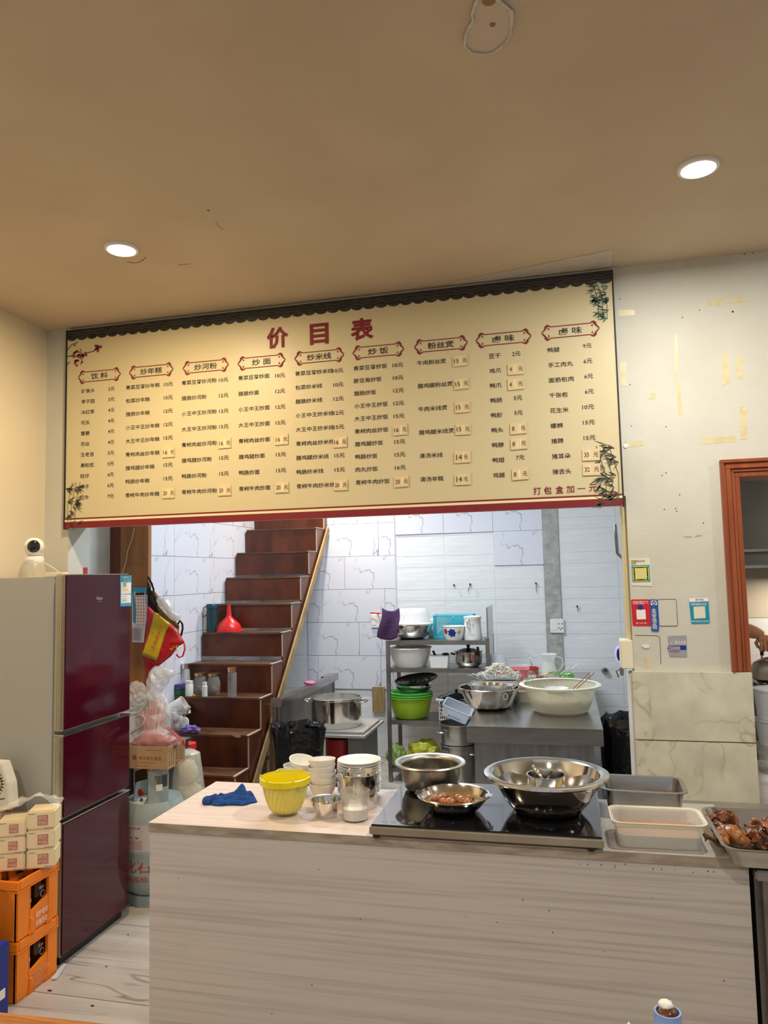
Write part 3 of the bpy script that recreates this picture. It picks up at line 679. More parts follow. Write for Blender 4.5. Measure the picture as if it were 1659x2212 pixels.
bm=BM(); r=bmesh.ops.create_uvsphere(bm,u_segments=32,v_segments=20,radius=s*1.0); [setattr(v,'co',v.co+Vector((0,0,s*1.72))) for v in r['verts']]; hd=obj('head',bm,m_whitepl,t2,'all')
bm=BM(); lathe(bm,[(0,.30*s),(.30*s,.26*s),(.56*s,.10*s),(.62*s,0),(.62*s,-.2*s),(0,-.2*s)],seg=32,fn=lambda v:Vector((v.x,-.80*s-v.z,s*1.78+v.y*1.05))); obj('lens_face',bm,m_blackglass,hd,True)
bm=BM(); q=s*.55; txt(bm,'EZVIZ',lambda a,b_:Vector((a-q,-s*.99-.001+.0008*0,s*.32+b_)),.006,.026,.001); obj('camera_lettering',bm,m_silver,t2)
bm=BM(); tube(bm,[at(x/3.77,1120+y/3.77,Y=3.08) for x,y in ((355,362),(400,380),(440,405),(490,445))],.0016,6); o=obj('camera_cable',bm,m_whitepl); tag(o,'thin white cable running from the security camera over refrigerator','cable')
bm=BM(); p=at(692/3.77,1120+430/3.77,Y=3.42); box(bm,p.x-.010,p.x+.010,3.415,3.43,1.702,p.z+.02,.002); o=obj('red_lighter',bm,mat('dull_red_plastic',(.35,.05,.07),.4)); tag(o,'small red lighter standing on top of the refrigerator','lighter')
# ------------------------------------------------------------------ staircase
ST=thing('staircase','steep closed staircase of red brown plywood steps beside the marble wall','staircase',(0,0,0))
SXL,SXR=-2.835,-2.155; SZ=.384; SY0=4.635; SR=.216
A=at(552,1690,X=SXR+.02); B=at(716,1120,X=SXR+.02)
sl=lambda y:A.z+(y-A.y)*(B.z-A.z)/(B.y-A.y)
for i in range(-1,10):
    z=SZ+SR*i; y=SY0+SR*i
    zb=z-SR+(.018 if i in (4,5,6,7) else .0); zb=max(0,zb)
    if i==4: zb+=.012
    bm=BM(); box(bm,SXL,SXR,y+.008,y+.022,zb,z-.014); obj('riser',bm,m_stair,ST)
    bm=BM(); box(bm,SXL+.01,SXR+.004,y,min(6.69,y+SR+.012),z-.014,z,.001); obj('tread',bm,m_tread,ST)
    bm=BM(); y1=min(6.69,y+SR+.008)
    if y<6.69: prism(bm,[(SXR,y+.022,max(0,min(z-.02,sl(y+.022)))),(SXR,y1,max(0,min(z-.02,sl(y1)))),(SXR,y1,z-.014),(SXR,y+.022,z-.014)],(-.012,0,0)); obj('end_panel',bm,m_stair,ST)
    bm=BM(); box(bm,SXR-.004,SXR+.004,y+.004,y+.010,zb,z-.014); box(bm,SXR-.012,SXR+.005,y-.001,min(6.69,y+SR),z-.004,z+.001); obj('edge_strip',bm,m_edge,ST)
bm=BM(); A=Vector((SXR+.012,4.40,-.02)); B=Vector((SXR+.012,6.68,2.26)); dz=.030
A=at(552,1690,X=SXR+.02); B=at(716,1120,X=SXR+.02); u=(B-A).normalized(); A=A-u*.42; n=Vector((0,-u.z,u.y))*.030; B=B-u*.14
prism(bm,[A+n,B+n,B-n,A-n],(-.014,0,0)); bmesh.ops.translate(bm,verts=bm.verts,vec=(.006,0,0)); obj('stringer',bm,m_str,ST)
bm=BM(); p=at(575,1600,Y=5.25); box(bm,p.x+.02,p.x+.07,5.25,5.29,0,.74); box(bm,p.x-.06,p.x-.02,5.30,5.34,0,.55); box(bm,p.x-.06,p.x+.07,5.29,5.30,.33,.36); obj('support_post',bm,m_str,ST,kind='stuff')
# wooden post and dark door jamb board
bm=BM(); x0,x1=at(260,1200,Y=4.25).x,at(320,1200,Y=4.25).x; box(bm,x0,x1,4.25,4.29,0,CH,.002); POSTX=(x0,x1); struct('pillar_wood',bm,m_post)
bm=BM(); box(bm,at(236,1200,Y=4.27).x,x0,4.262,4.29,0,CH); struct('pillar_wood_edge',bm,m_dpost)
PY=4.25
# ------------------------------------------------------------------ counter
CZ=.80; CX0,CX1=-1.507,.500; CY0,CY1=2.515,3.06
ct=thing('counter','pale wood-laminate serving counter with front panel and flat top','counter',(0,0,0))
bm=BM(); box(bm,CX0+.002,CX1,CY0+.004,CY0+.022,0,CZ-.030); obj('front_panel',bm,m_lam,ct)
bm=BM(); box(bm,CX0+.002,CX0+.020,CY0+.022,CY1-.01,0,CZ-.030); obj('side_panel',bm,m_lam,ct)
bm=BM(); box(bm,CX1-.02,CX1,CY0+.022,CY1-.01,0,CZ-.030); obj('side_panel',bm,m_dsteel,ct)
SX=at(1285,1800,Z=CZ).x
bm=BM(); box(bm,CX0-.002,SX,CY0,CY1,CZ-.030,CZ-.001); box(bm,SX,CX1,CY0,CY1,CZ-.030,CZ-.001); 
obj('top_core',bm,m_lamedge,ct)
bm=BM(); box(bm,CX0-.002,.05,CY0,CY1,CZ-.001,CZ); obj('top_sheet',bm,m_lamtop,ct)
bm=BM(); box(bm,.05,CX1,CY0,CY1,CZ-.001,CZ); obj('top_sheet',bm,mat('greasy_grey_laminate',(.43,.40,.37),.3,col2=(.36,.33,.30),ns=9),ct,label='greasy grey right end of the top')
bm=BM(); r=random.Random(3)
for k in range(30):
    x=r.uniform(.0,.48) if k<12 else r.uniform(-1.45,.45); z=CZ-.030-(r.uniform(.008,.02) if k<12 else r.uniform(.05,.6)); s=r.uniform(.0008,.0016)
    box(bm,x-s,x+s,CY0+.0025,CY0+.004,z-s,z+s)
obj('dirt_speck',bm,m_ink,ct,kind='stuff')
sw=thing('steel_work_table','low stainless steel work table joining the right end of the counter','table',(0,0,0))
bm=BM(); box(bm,.510,1.5,2.47,3.13,.755,.785,.004); box(bm,.37,1.5,3.064,3.13,.76,.792,.002); obj('top',bm,m_steel,sw)
for x in (.53,1.44):
    for y in (2.49,3.07): bm=BM(); box(bm,x,x+.04,y,y+.04,0,.755); obj('leg',bm,m_dsteel,sw)
bm=BM(); box(bm,.515,.53,2.53,3.05,.05,.755); obj('side_panel',bm,m_dsteel,sw)
# induction cooker with black glass
q=[at(*p,Z=CZ+.045) for p in ((797,1782),(1304,1806),(860,1694),(1290,1700))]
ix0,ix1=q[0].x,q[1].x; iy0=q[0].y; iy1=CY1-.02
ic=thing('glass_cooktop','wide flat black glass electric cooktop with brass-toned metal rim on counter','cooktop',(0,0,0))
bm=BM(); box(bm,ix0,ix1,iy0,iy1,CZ+.014,CZ+.040,.003); obj('rim',bm,m_champ,ic)
bm=BM(); box(bm,ix0+.005,ix1-.005,iy0+.006,iy1-.005,CZ+.040,CZ+.046,.002); obj('glass_top',bm,m_blackglass,ic)
for x in (ix0+.02,ix1-.04):
    for y in (iy0+.02,iy1-.05): bm=BM(); lathe(bm,[(0,0),(.012,0),(.014,.014),(0,.014)],(x,y,CZ),12); obj('foot',bm,m_black,ic)
bm=BM()
for k in range(4):
    c=Vector((ix0+.045+.030*k,iy0+.040,CZ+.0466))
    lathe(bm,[(.0085,0),(.0095,0),(.0095,.0003),(.0085,.0003)],c,14); txt(bm,'≡' if k<2 else '◇',lambda a,b_:c+Vector((a,b_,.0003)),.007,.009,0,'c'); txt(bm,['电源','功能','减','加'][k],lambda a,b_:c+Vector((a,b_+.016,.0003)),.005,.010,0,'c')
obj('touch_symbol',bm,m_silver,ic,kind='stuff')
# ---- helper: stand a round thing: contact pixel of its base front, support height
def foot(px,py,Z,r_px=0,r=None):
    P=at(px,py,Z=Z); k=mpp(P); rr=r if r is not None else r_px*k
    d=Vector((P.x,P.y,0)).normalized(); P=P+d*rr; return P
def openbowl(bm,R,r0,h,t=.003,lip=.0,foot_=.0,seg=48,belly=.5,fn=None):
    pr=[(0,foot_)] if not foot_ else [(0,foot_),(r0*.9,foot_),(r0*.92,0),(r0,0)]
    if not foot_: pr.append((r0,0))
    n=9
    for i in range(1,n+1):
        u=i/n; pr.append((r0+(R-r0)*(u**belly),foot_+(h-foot_)*u))
    if lip: pr+= [(R+lip*.6,h+lip*.15),(R+lip,h-lip*.25),(R+lip,h+lip*.1),(R+lip*.55,h+lip*.45),(R-t,h+lip*.2)]
    else: pr+=[(R,h+t*.3),(R-t,h+t*.3)]
    for i in range(n-1,-1,-1):
        u=i/n; pr.append((max(.001,r0+(R-r0)*(u**belly)-t),foot_+t+(h-foot_-t)*u))
    pr.append((0,foot_+t)); lathe(bm,pr,seg=seg,fn=fn)
def potp(R,r0,h,t=.003,lip=.006,cr_=.02):
    pr=[(0,0),(r0-cr_,0),(r0-cr_*.3,cr_*.3),(r0,cr_),(R,h-.004)]
    pr+=[(R+lip*.7,h+.0),(R+lip,h-.003),(R+lip,h+.003),(R+lip*.5,h+.006),(R-t,h+.002)]
    pr+=[(r0-t,cr_),(r0-cr_,t),(0,t)]
    return pr
# blue cloth
P=at(497,1735,Z=CZ); k=mpp(P)
bm=BM()
n=44
G=[[None]*n for _ in range(n)]
for i in range(n):
    for j in range(n):
        u=-1+2*i/(n-1); v=-1+2*j/(n-1); x=u*(50+6*sin(3*v+1))*k+.008*noise.noise((v*2,u,3)); y=v*.062+.012*sin(2.6*u+.6)
        hgt=.005+.020*(.5+.5*sin(5.5*u+4*v+3*noise.noise((u*1.3,v*1.3,2))))*max(0,1-u*u)*max(.15,1-v*v)+.012*abs(noise.noise((u*2.2+4,v*3,1.3)))*2+.030*math.exp(-((u-.30)**2*10+(v-.30)**2*8))
        e=min(1,(1-abs(u))*5,(1-abs(v))*5); G[i][j]=bm.verts.new((x*(1-.18*v*v),y*(1-.28*u*u),hgt*max(0,e)**.5+.001))
for i in range(n-1):
    for j in range(n-1): bm.faces.new((G[i][j],G[i+1][j],G[i+1][j+1],G[i][j+1]))
o=obj('blue_towel',bm,m_blue,None,'all'); tag(o,'crumpled blue cleaning cloth lying on the left end of counter','cloth',loc=(P.x,P.y+.02,CZ))
m_=o.modifiers.new('s','SOLIDIFY'); m_.thickness=.003; m_.offset=0
bm=BM(); tube(bm,[(-50*k,.0,.010),(-58*k,.015,.006),(-66*k,.02,.005),(-72*k,.012,.004)],[.010,.008,.006,.003],8); tube(bm,[(-36*k,-.05,.014),(-50*k,-.052,.013),(-56*k,-.03,.012)],[.014,.015,.006],8); obj('rolled_corner',bm,m_blue,o,'all')
# yellow salad cutter bowl
P=foot(617,1768,CZ,30); k=mpp(P); t=thing('salad_cutter_bowl','clear bowl holding a bright yellow slotted plastic basket, left of small steel bowl','bowl',(P.x,P.y,CZ))
R=53*k; h=78*k
bm=BM(); openbowl(bm,R,.36*R,h,.002,belly=.36); obj('outer_bowl',bm,mat('very_clear_plastic',(.9,.9,.8),.05,alpha=.07,spec=1),t,True)
bm=BM(); openbowl(bm,R*.93,.33*R,h*.93,.002,belly=.36); bmesh.ops.translate(bm,verts=bm.verts,vec=(0,0,.006)); obj('slotted_basket',bm,m_yel,t,True)
bm=BM()
for q in range(26):
    a=2*PI*q/26; 
    tube(bm,[((R*.955)*cos(a+.5*s_)*(.35+.65*s_**.36),(R*.955)*sin(a+.5*s_)*(.35+.65*s_**.36),.008+h*.9*s_) for s_ in (.02,.15,.35,.6,.85)],.0016,5)
obj('basket_rib',bm,mat('pale_yellow_plastic',(.84,.76,.12),.3),t,kind='stuff')
bm=BM(); lathe(bm,[(R*.93,h*.86),(R*1.03,h*.86),(R*1.04,h*1.02),(R*.99,h*1.03),(R*.97,h*.93),(R*.93,h*.92)],seg=48); 
for a in (.3,1.2,2.2,3.4,4.3,5.4): box(bm,R*cos(a)-.003,R*cos(a)+.003,R*sin(a)-.003,R*sin(a)+.003,h*1.0,h*1.07)
obj('collar',bm,m_yel,t,True)
bm=BM(); lathe(bm,[(0,0),(.02,.003),(.034,.012),(.036,.016),(.03,.016),(.018,.008),(0,.005)],(-.01,.005,h*.62),24); obj('white_scoop',bm,m_cer,t,True)
bm=BM(); box(bm,R*.7,R*1.02,-R*.62,-R*.52,h*.72,h*.88,.004); obj('latch',bm,m_clear,t)
# small steel bowl with spoon
P=foot(705,1771,CZ,24); k=mpp(P); t=thing('small_steel_bowl','small stainless steel bowl with a spoon, right of yellow basket','bowl',(P.x,P.y,CZ)); R=32*k
bm=BM(); openbowl(bm,R,R*.66,36*k,.0015,.004,belly=.7); obj('shell',bm,m_pol,t,True)
bm=BM(); lathe(bm,[(0,0),(R*.5,.003),(R*.5,.006),(0,.005)],(0,0,36*k*.55),20,sx=1,sy_=.6); tube(bm,[(.01,.0,.03),(R*.9,.015,.045),(R*1.25,.02,.048)],.003,6); obj('spoon',bm,m_pol,t,True)
# clear jar with white powder
P=foot(768,1779,CZ,28); k=mpp(P); t=thing('seasoning_jar','short clear plastic jar half full of white powder, open, counter front','jar',(P.x,P.y,CZ)); R=29*k; h=62*k
bm=BM(); lathe(bm,[(0,0),(R*.9,0),(R*.96,.004),(R*.96,h*.7),(R*1.08,h*.78),(R*1.08,h),(R*1.04,h),(R*1.02,h*.8),(R*.92,h*.7),(R*.9,.006),(0,.005)],seg=40); obj('glass',bm,m_clear,t,True)
bm=BM(); lathe(bm,[(0,.006),(R*.88,.006),(R*.90,h*.42),(R*.5,h*.5),(0,h*.44)],seg=30); obj('powder',bm,m_paper,t,True)
bm=BM(); lathe(bm,[(0,0),(R*.35,.002),(R*.4,.008),(R*.2,.006),(0,.004)],(0,.0,h*.55),16); tube(bm,[(0,0,h*.55),(R*.35,R*.2,h*1.0)],.003,6); obj('scoop',bm,m_clear,t,True)
# tall steel pot with ladles inside
P=foot(776,1752,CZ,34); k=mpp(P); t=thing('steel_utensil_pot','straight stainless utensil pot standing before the plate stack','pot',(P.x,P.y,CZ)); R=39*k; h=70*k
bm=BM(); lathe(bm,[(0,0),(R*.96,0),(R,.005),(R,h),(R+.003,h+.001),(R-.001,h+.003),(R-.003,h),(R-.003,.004),(0,.004)],seg=44); obj('shell',bm,m_pol,t,True)
bm=BM(); tube(bm,[(R*.2,.01,.02),(R*.62,-.01,h*1.02)],.0025,6); tube(bm,[(-R*.1,.0,.01),(-R*.7,.02,h*.95)],.0025,6); obj('handle',bm,m_black,t,kind='stuff')
# white bowls and plates
def bowlproto(R,h,sq=1.0):
    bm=BM(); openbowl(bm,R,R*.60,h,.003,foot_=.004,belly=.62,seg=40); return bm
P0=at(697,1752,Z=CZ); k=mpp((P0.x,P0.y+.1,CZ)); BR=31*k
P=Vector((at(697,1700,Y=2.92).x,2.92,CZ)); bh=.054; pitch=24.5*mpp(P)
proto=None
LB=[]
def bowl(loc,rot,label,group):
    global proto
    if proto is None:
        proto=obj('white_bowl',bowlproto(BR,bh),m_cer,None,True); o=proto; 
    else: o=proto.copy(); COL.objects.link(o)
    tag(o,label,'bowl',group,loc=loc,rot=rot); return o
zt=at(697,1640,Y=2.92).z
zz=zt-bh
cnt=0
levels=[CZ+.001+.0236*i*1.0 for i in range(0)]
mid=[]
z=CZ+.001
step=(zt-bh-CZ)/4
for i in range(5):
    mid.append((P.x+[.0,.002,-.003,.001,-.002][i],P.y+[0,.003,0,-.004,0][i],CZ+.001+step*i))
for i,l in enumerate(mid): bowl(l,([0,0,.05,-.04,.06][i],[0,.02,-.03,.05,-.03][i],i),'white bowl, %s of the middle stack of five bowls'%('bottom' if i==0 else ORD[4-i]+(' from the top' if i<4 else '')),'white bowls on the counter')
x=at(648,1700,Y=2.99).x
zl=at(648,1636,Y=2.99).z
bowl((x-.035,2.955,CZ+.001),(0,0,0),'white bowl at the bottom of left stack behind the yellow basket','white bowls on the counter')
bowl((x-.035,2.955,CZ+.03),(.02,.02,0),'white bowl second from the bottom of left stack behind yellow basket','white bowls on the counter')
bowl((at(634,1680,Y=2.93).x,2.93,at(634,1682,Y=2.93).z-bh+.012),(.02,0,0),'white bowl on the lower front of the left stack, above yellow basket','white bowls on the counter')
bowl((x-.02,3.0,zl-bh-.035),(0,.05,0),'white bowl just beneath the tilted top bowl of left stack','white bowls on the counter')
bowl((x,3.0,zl-bh-.008),(.12,.22,0),'white bowl tilted on top of the left stack','white bowls on the counter')
P=Vector((at(776,1700,Y=2.96).x,2.96,CZ)); k=mpp(P); PR_=47*k; zt=at(776,1640,Y=2.96).z
bm=BM(); lathe(bm,[(0,.003),(PR_*.55,.003),(PR_*.58,0),(PR_*.62,.002),(PR_*.7,.006),(PR_*.98,.020),(PR_,.023),(PR_*.97,.023),(PR_*.7,.010),(PR_*.6,.006),(0,.006)],seg=48)
pp=obj('white_plate',bm,m_cer,None,True); n=14; st=(zt-.023-CZ)/(n-1)
for i in range(n):
    o=pp if i==0 else pp.copy()
    if i: COL.objects.link(o)
    nm='bottom' if i==0 else (ORD[n-1-i]+(' from the top' if i<n-1 else ''))
    tag(o,'white plate, %s of the tall plate stack'%nm,'plate','white plates in the tall stack',loc=(P.x+rnd.uniform(-.002,.002),P.y+rnd.uniform(-.002,.002),CZ+.001+st*i))
GZ=CZ+.0465
# big pot with rolled rim and dark inside
P=foot(925,1722,GZ,48); k=mpp(P); P.y=max(P.y,2.93); k=mpp(P); R=72*k; zt=at(930,1645,Y=P.y).z; h=zt-GZ; R=71*k
t=thing('stew_pot','deep worn aluminium stew pot with wide rolled rim at the cooktop back','pot',(at(930,1690,Y=P.y).x,P.y,GZ))
bm=BM(); b_=[(0,0),(R*.62,0),(R*.78,.012),(R*.86,.04),(R*.90,h*.6),(R*.90,h*.88),(R*.98,h*.93),(R*1.06,h*.94),(R*1.09,h*.98),(R*1.06,h*1.02),(R*.98,h*1.01),(R*.90,h*.95),(R*.87,h*.88),(R*.87,.04),(R*.75,.012),(0,.004)]
lathe(bm,b_,seg=56); obj('shell',bm,m_worn,t,True)
bm=BM(); lathe(bm,[(R*.868,h*.86),(R*.865,h*.5),(0,h*.46),(0,h*.44),(R*.86,h*.48)],seg=48); obj('dark_inside',bm,mat('mottled_dark_inside',(.07,.06,.045),.5,col2=(.20,.19,.13),ns=26,contrast=(.45,.7)),t,True)  # liner darker than the shell, mottled with a lighter tone
# shallow bowl with broth in front of it
P=foot(981,1765,GZ,50); k=mpp(P); R=76*k; h=at(981,1715,Y=P.y).z-GZ
sb_=thing('broth_bowl','shallow stainless bowl of brown broth with round braised eggs','bowl',(P.x,P.y,GZ))
bm=BM(); openbowl(bm,R,R*.55,h,.002,.006,belly=.6,seg=52); 
for sx in (1,-1): box(bm,sx*R*1.0-.012,sx*R*1.0+.012,-.02,.02,h-.001,h+.002,.001)
obj('shell',bm,m_pol,sb_,True)
bm=BM(); lathe(bm,[(0,h*.60),(R*.84,h*.60),(R*.80,h*.55),(0,h*.5)],seg=40); obj('broth',bm,m_broth,sb_,True)
eg=None
for i,(x,y,s) in enumerate(((-.62,-.05,1),(-.38,.32,.9),(-.10,-.30,1.1),(.12,.30,.85),(.28,-.08,1.25),(.55,.18,.9),(.55,-.28,1.1),(-.32,-.28,.9))):
    if eg is None:
        bm=BM(); blob(bm,(0,0,0),(.020,.017,.014),3,.12,2.2,4); eg=obj('braised_egg',bm,m_meat2,None,'all'); o=eg
    else: o=eg.copy(); COL.objects.link(o)
    o.scale=(s,s,s); tag(o,'brown braised egg in the broth, '+['at the far left rim','at the far left back','left of the front','at the back centre','largest, in the middle','at the right back','at the right front','at the left front'][i],'food','braised eggs in the broth bowl',loc=(P.x+x*R*.8,P.y+y*R*.8,GZ+h*.63),rot=(0,0,i*1.3))
# very large divided bowl
P=foot(1183,1771,GZ,66); k=mpp(P); R=125*k; h=at(1180,1668,Y=P.y).z-GZ
t=thing('divided_steel_basin','very large polished steel basin with radial dividers and central tube','basin',(P.x,P.y,GZ))
pr=[(0,0),(R*.50,0),(R*.58,.006),(R*.72,h*.30),(R*.84,h*.62),(R*.91,h*.88),(R*.93,h*.95),(R*.98,h*.93),(R*1.04,h*.90),(R*1.07,h*.94),(R*1.065,h*1.0),(R*1.02,h*1.03),(R*.97,h*1.02),(R*.91,h*.98),(R*.89,h*.86),(R*.82,h*.6),(R*.70,h*.28),(R*.55,.008),(0,.004)]
bm=BM(); lathe(bm,pr,seg=72); obj('shell',bm,m_pol,t,True)
bm=BM(); lathe(bm,[(R*.32,.006),(R*.32,h*.93),(R*.335,h*.95),(R*.31,h*.95),(R*.305,h*.9),(R*.305,.006)],seg=40); obj('centre_tube',bm,m_pol,t,True)
for a in (.62,2.5,3.75,5.6):
    bm=BM(); d=Vector((cos(a),sin(a),0)); n_=Vector((-d.y,d.x,0))*.001
    prism(bm,[d*R*.32+Vector((0,0,.01)),d*R*.56+Vector((0,0,.01)),d*R*.80+Vector((0,0,h*.6)),d*R*.86+Vector((0,0,h*.78)),d*R*.32+Vector((0,0,h*.78))],n_); obj('divider',bm,m_pol,t)
bm=BM(); tube(bm,[(R*.02,-.01,h*.5),(-.02,.0,h*.9),(-.045,.02,h*1.12)],[.006,.007,.008],8); 
o=obj('ladle_handle',bm,m_pol,None,'all'); tag(o,'steel ladle handle leaning in the centre tube of large basin','ladle',loc=(P.x,P.y,GZ))
# gastronorm pan, cloudy box
def ctray(name,label,cat,pxc,y0,y1,x0,x1,ztop_py,Z,m,hh=None):
    pass
A=at(1303,1735,Z=CZ+.10); B=at(1508,1742,Z=CZ+.10); C_=at(1310,1685,Z=CZ+.10)
wv=B.x-A.x; t=thing('steel_food_pan','deep rectangular stainless food pan with rounded corners behind the cloudy box','pan',((A.x+B.x)/2,2.94,CZ),-.03)
bm=BM(); frustum_tray(bm,wv-.03,.20,wv-.06,.17,.095,.03,.003,.014); obj('shell',bm,m_steel,t,True)
bm=BM(); box(bm,-wv/2+.05,wv/2-.05,-.07,.07,.03,.034,.001); obj('sauce',bm,mat('dark_soy_sauce',(.02,.012,.008),.08),t)
bm=BM(); blob(bm,(.06,.0,.045),(.05,.035,.02),3,.3,4,2); 
o=obj('braised_offal',bm,m_meat,t,'all')
A=at(1322,1745,Z=CZ+.09); B=at(1520,1762,Z=CZ+.09); k=mpp(A)
F0=at(1335,1828,Z=CZ+.002); F1=at(1518,1838,Z=CZ+.002)
t=thing('cloudy_plastic_box','cloudy white plastic food box with dark liquid at the counter edge','box',((F0.x+F1.x)/2,F0.y+.075,CZ+.001),.02)
wb=F1.x-F0.x; bh_=at(1335,1778,Y=F0.y-.01).z-CZ
m_cloud=mat('cloudy_white_plastic',(.85,.85,.80),.35,alpha=.40)
bm=BM(); frustum_tray(bm,wb+.02,.165,wb-.004,.15,bh_,.03,.002,.003); obj('shell',bm,m_cloud,t,True)
bm=BM(); frustum_tray(bm,wb+.034,.18,wb+.026,.170,.012,.03,.002,.002,0); bmesh.ops.delete(bm,geom=[f for f in bm.faces if len(f.verts)>8],context='FACES'); bmesh.ops.translate(bm,verts=bm.verts,vec=(0,0,bh_-.010)); obj('rim',bm,m_creampl,t,True)
bm=BM(); q=rrect(wb-.012,.142,.022); prism(bm,[(x,y,.004) for x,y in q],(0,0,bh_*.40)); obj('liquid',bm,mat('grey_brown_liquid',(.17,.15,.13),.3),t)
bm=BM(); q=rrect(wb-.004,.150,.024); prism(bm,[(x,y,bh_*.40+.004) for x,y in q],(0,0,.003)); obj('grease_line',bm,mat('orange_grease',(.42,.22,.12),.3),t)
# duck tray
A=at(1522,1755,Z=CZ+.06); B=at(1560,1838,Z=CZ+.055)
tx0=at(1520,1760,Z=CZ+.06).x; ty1=at(1560,1742,Z=CZ+.06).y; ty0=at(1600,1838,Z=CZ+.06).y
TC=Vector(((tx0+tx0+.62)/2,(ty0+ty1)/2,CZ+.002)); TD=ty1-ty0
t=thing('duck_tray','wide stainless tray of braised duck overhanging the right end of counter','tray',TC)
bm=BM(); frustum_tray(bm,.60,TD-.02,.55,TD-.07,.055,.045,.003,.008); obj('shell',bm,m_steel,t,True)
def c8(x,y,Z): return at(1480+x/9.268,1720+y/9.268,Z=Z)
def chunk(kind,pts,rads,lab,m,seed,amp=.18):
    bm=BM(); P=[c8(x,y,CZ+z) for x,y,z in pts]
    # resample into a tapered lumpy body
    Q=[];RR=[]
    for i in range(len(P)-1):
        for s_ in range(4):
            f=s_/4; Q.append(P[i].lerp(P[i+1],f)); RR.append(rads[i]*(1-f)+rads[i+1]*f)
    Q.append(P[-1]); RR.append(rads[-1]); tube(bm,Q,RR,14)
    bmesh.ops.subdivide_edges(bm,edges=bm.edges[:],cuts=1,use_grid_fill=True)
    for v in bm.verts: v.co+=Vector((noise.noise(v.co*60+Vector((seed,0,0))),noise.noise(v.co*60+Vector((0,seed,0))),noise.noise(v.co*60+Vector((0,0,seed)))))*amp*.05
    o=obj(kind,bm,m,None,'all'); tag(o,lab,'food','braised duck pieces in the steel tray'); return o
chunk('braised_duck_wing',[(400,390,.06),(520,400,.062),(580,470,.055)],[.003,.008,.012],'thin dark duck wing tip with claws at the tray corner',m_meat,1)
chunk('duck_carcass',[(600,440,.05),(760,430,.055),(900,460,.045),(960,540,.03)],[.014,.024,.022,.008],'ridged dark brown duck carcass at the far side of left pile',m_meat,2,.35)
chunk('duck_neck',[(560,470,.05),(680,570,.05),(820,680,.045)],[.006,.008,.014],'long amber duck neck crossing the left pile',m_meat2,3,.1)
chunk('duck_gizzard',[(560,640,.03),(640,650,.035),(730,680,.03)],[.014,.020,.012],'dark glossy round piece under duck neck in tray',mat('dark_liver',(.04,.015,.014),.12,coat=.5),4,.2)
chunk('braised_drumstick',[(840,660,.045),(950,740,.042),(1100,850,.032),(1300,980,.02)],[.014,.026,.024,.005],'big shiny amber duck leg in the middle of left pile',m_meat2,5,.12)
chunk('braised_drumstick',[(390,820,.062),(470,820,.062),(600,890,.05),(700,900,.04)],[.013,.006,.006,.01],'duck drumstick bone with knob poking over tray rim',m_meat,6,.12)
chunk('duck_thigh',[(620,760,.035),(740,740,.036),(700,880,.03),(880,930,.025)],[.010,.022,.020,.010],'small duck thigh at the tray front edge',m_meat2,7,.2)
chunk('braised_duck_wing',[(960,610,.04),(1060,690,.03)],[.014,.010],'dark purple brown piece behind shiny duck leg',m_meat,8,.3)
chunk('braised_drumstick',[(1110,740,.03),(1230,810,.03),(1300,850,.02)],[.008,.012,.005],'thin amber duck bit between the two piles',m_meat2,9,.2)
chunk('braised_duck_wing',[(1320,520,.06),(1420,520,.06),(1560,600,.05),(1700,760,.04)],[.010,.012,.016,.020],'arched amber duck wing on top of right pile',m_meat2,10,.12)
chunk('braised_duck_piece',[(1640,520,.06),(1760,560,.05)],[.016,.022],'curled dark duck head at the frame edge of right pile',m_meat,11,.3)
chunk('duck_carcass',[(1300,720,.03),(1420,740,.04),(1560,860,.035),(1700,920,.03)],[.008,.024,.030,.028],'crumbly dark duck carcass under the arched wing',m_meat,12,.5)
chunk('duck_carcass',[(1400,930,.02),(1520,960,.02),(1750,960,.02)],[.010,.016,.02],'blackish duck back piece at front of right pile',mat('black_braised_skin',(.03,.012,.008),.3),13,.4)
# ------------------------------------------------------------------ kitchen: rack
rk=thing('steel_shelf_rack','tall stainless rack with four shelves against the white tiled wall','shelf',(0,0,0))
RY0,RY1=6.05,6.45; q0=at(838,1450,Y=RY0); q1=at(1052,1450,Y=RY0); RX0,RX1=q0.x,q1.x
RZ_=[at(940,y,Y=RY0).z for y in (1384,1444,1558,1662)]
for i,z in enumerate(RZ_):
    bm=BM(); box(bm,RX0,RX1,RY0,RY1,z-.034,z,.003); obj('shelf',bm,m_dsteel,rk)
for x in (RX0-.012,RX1-.006):
    for y in (RY0-.01,RY1-.02): bm=BM(); box(bm,x,x+.03,y,y+.03,0,RZ_[0]+(.002 if x<-1 else .02),.002); obj('post',bm,m_dsteel,rk)
bm=BM(); box(bm,RX1+.01,RX1+.022,RY0-.012,RY1+.02,RZ_[1]-.03,at(1050,1312,Y=RY0).z,.002); obj('side_plate',bm,m_steel,rk)
TZ=RZ_
def rx(px,Y=6.2): return at(px,1450,Y=Y).x
def put(px,z,Y=6.2): return Vector((at(px,1450,Y=Y).x,Y,z))
K62=mpp((-1,6.2,1))
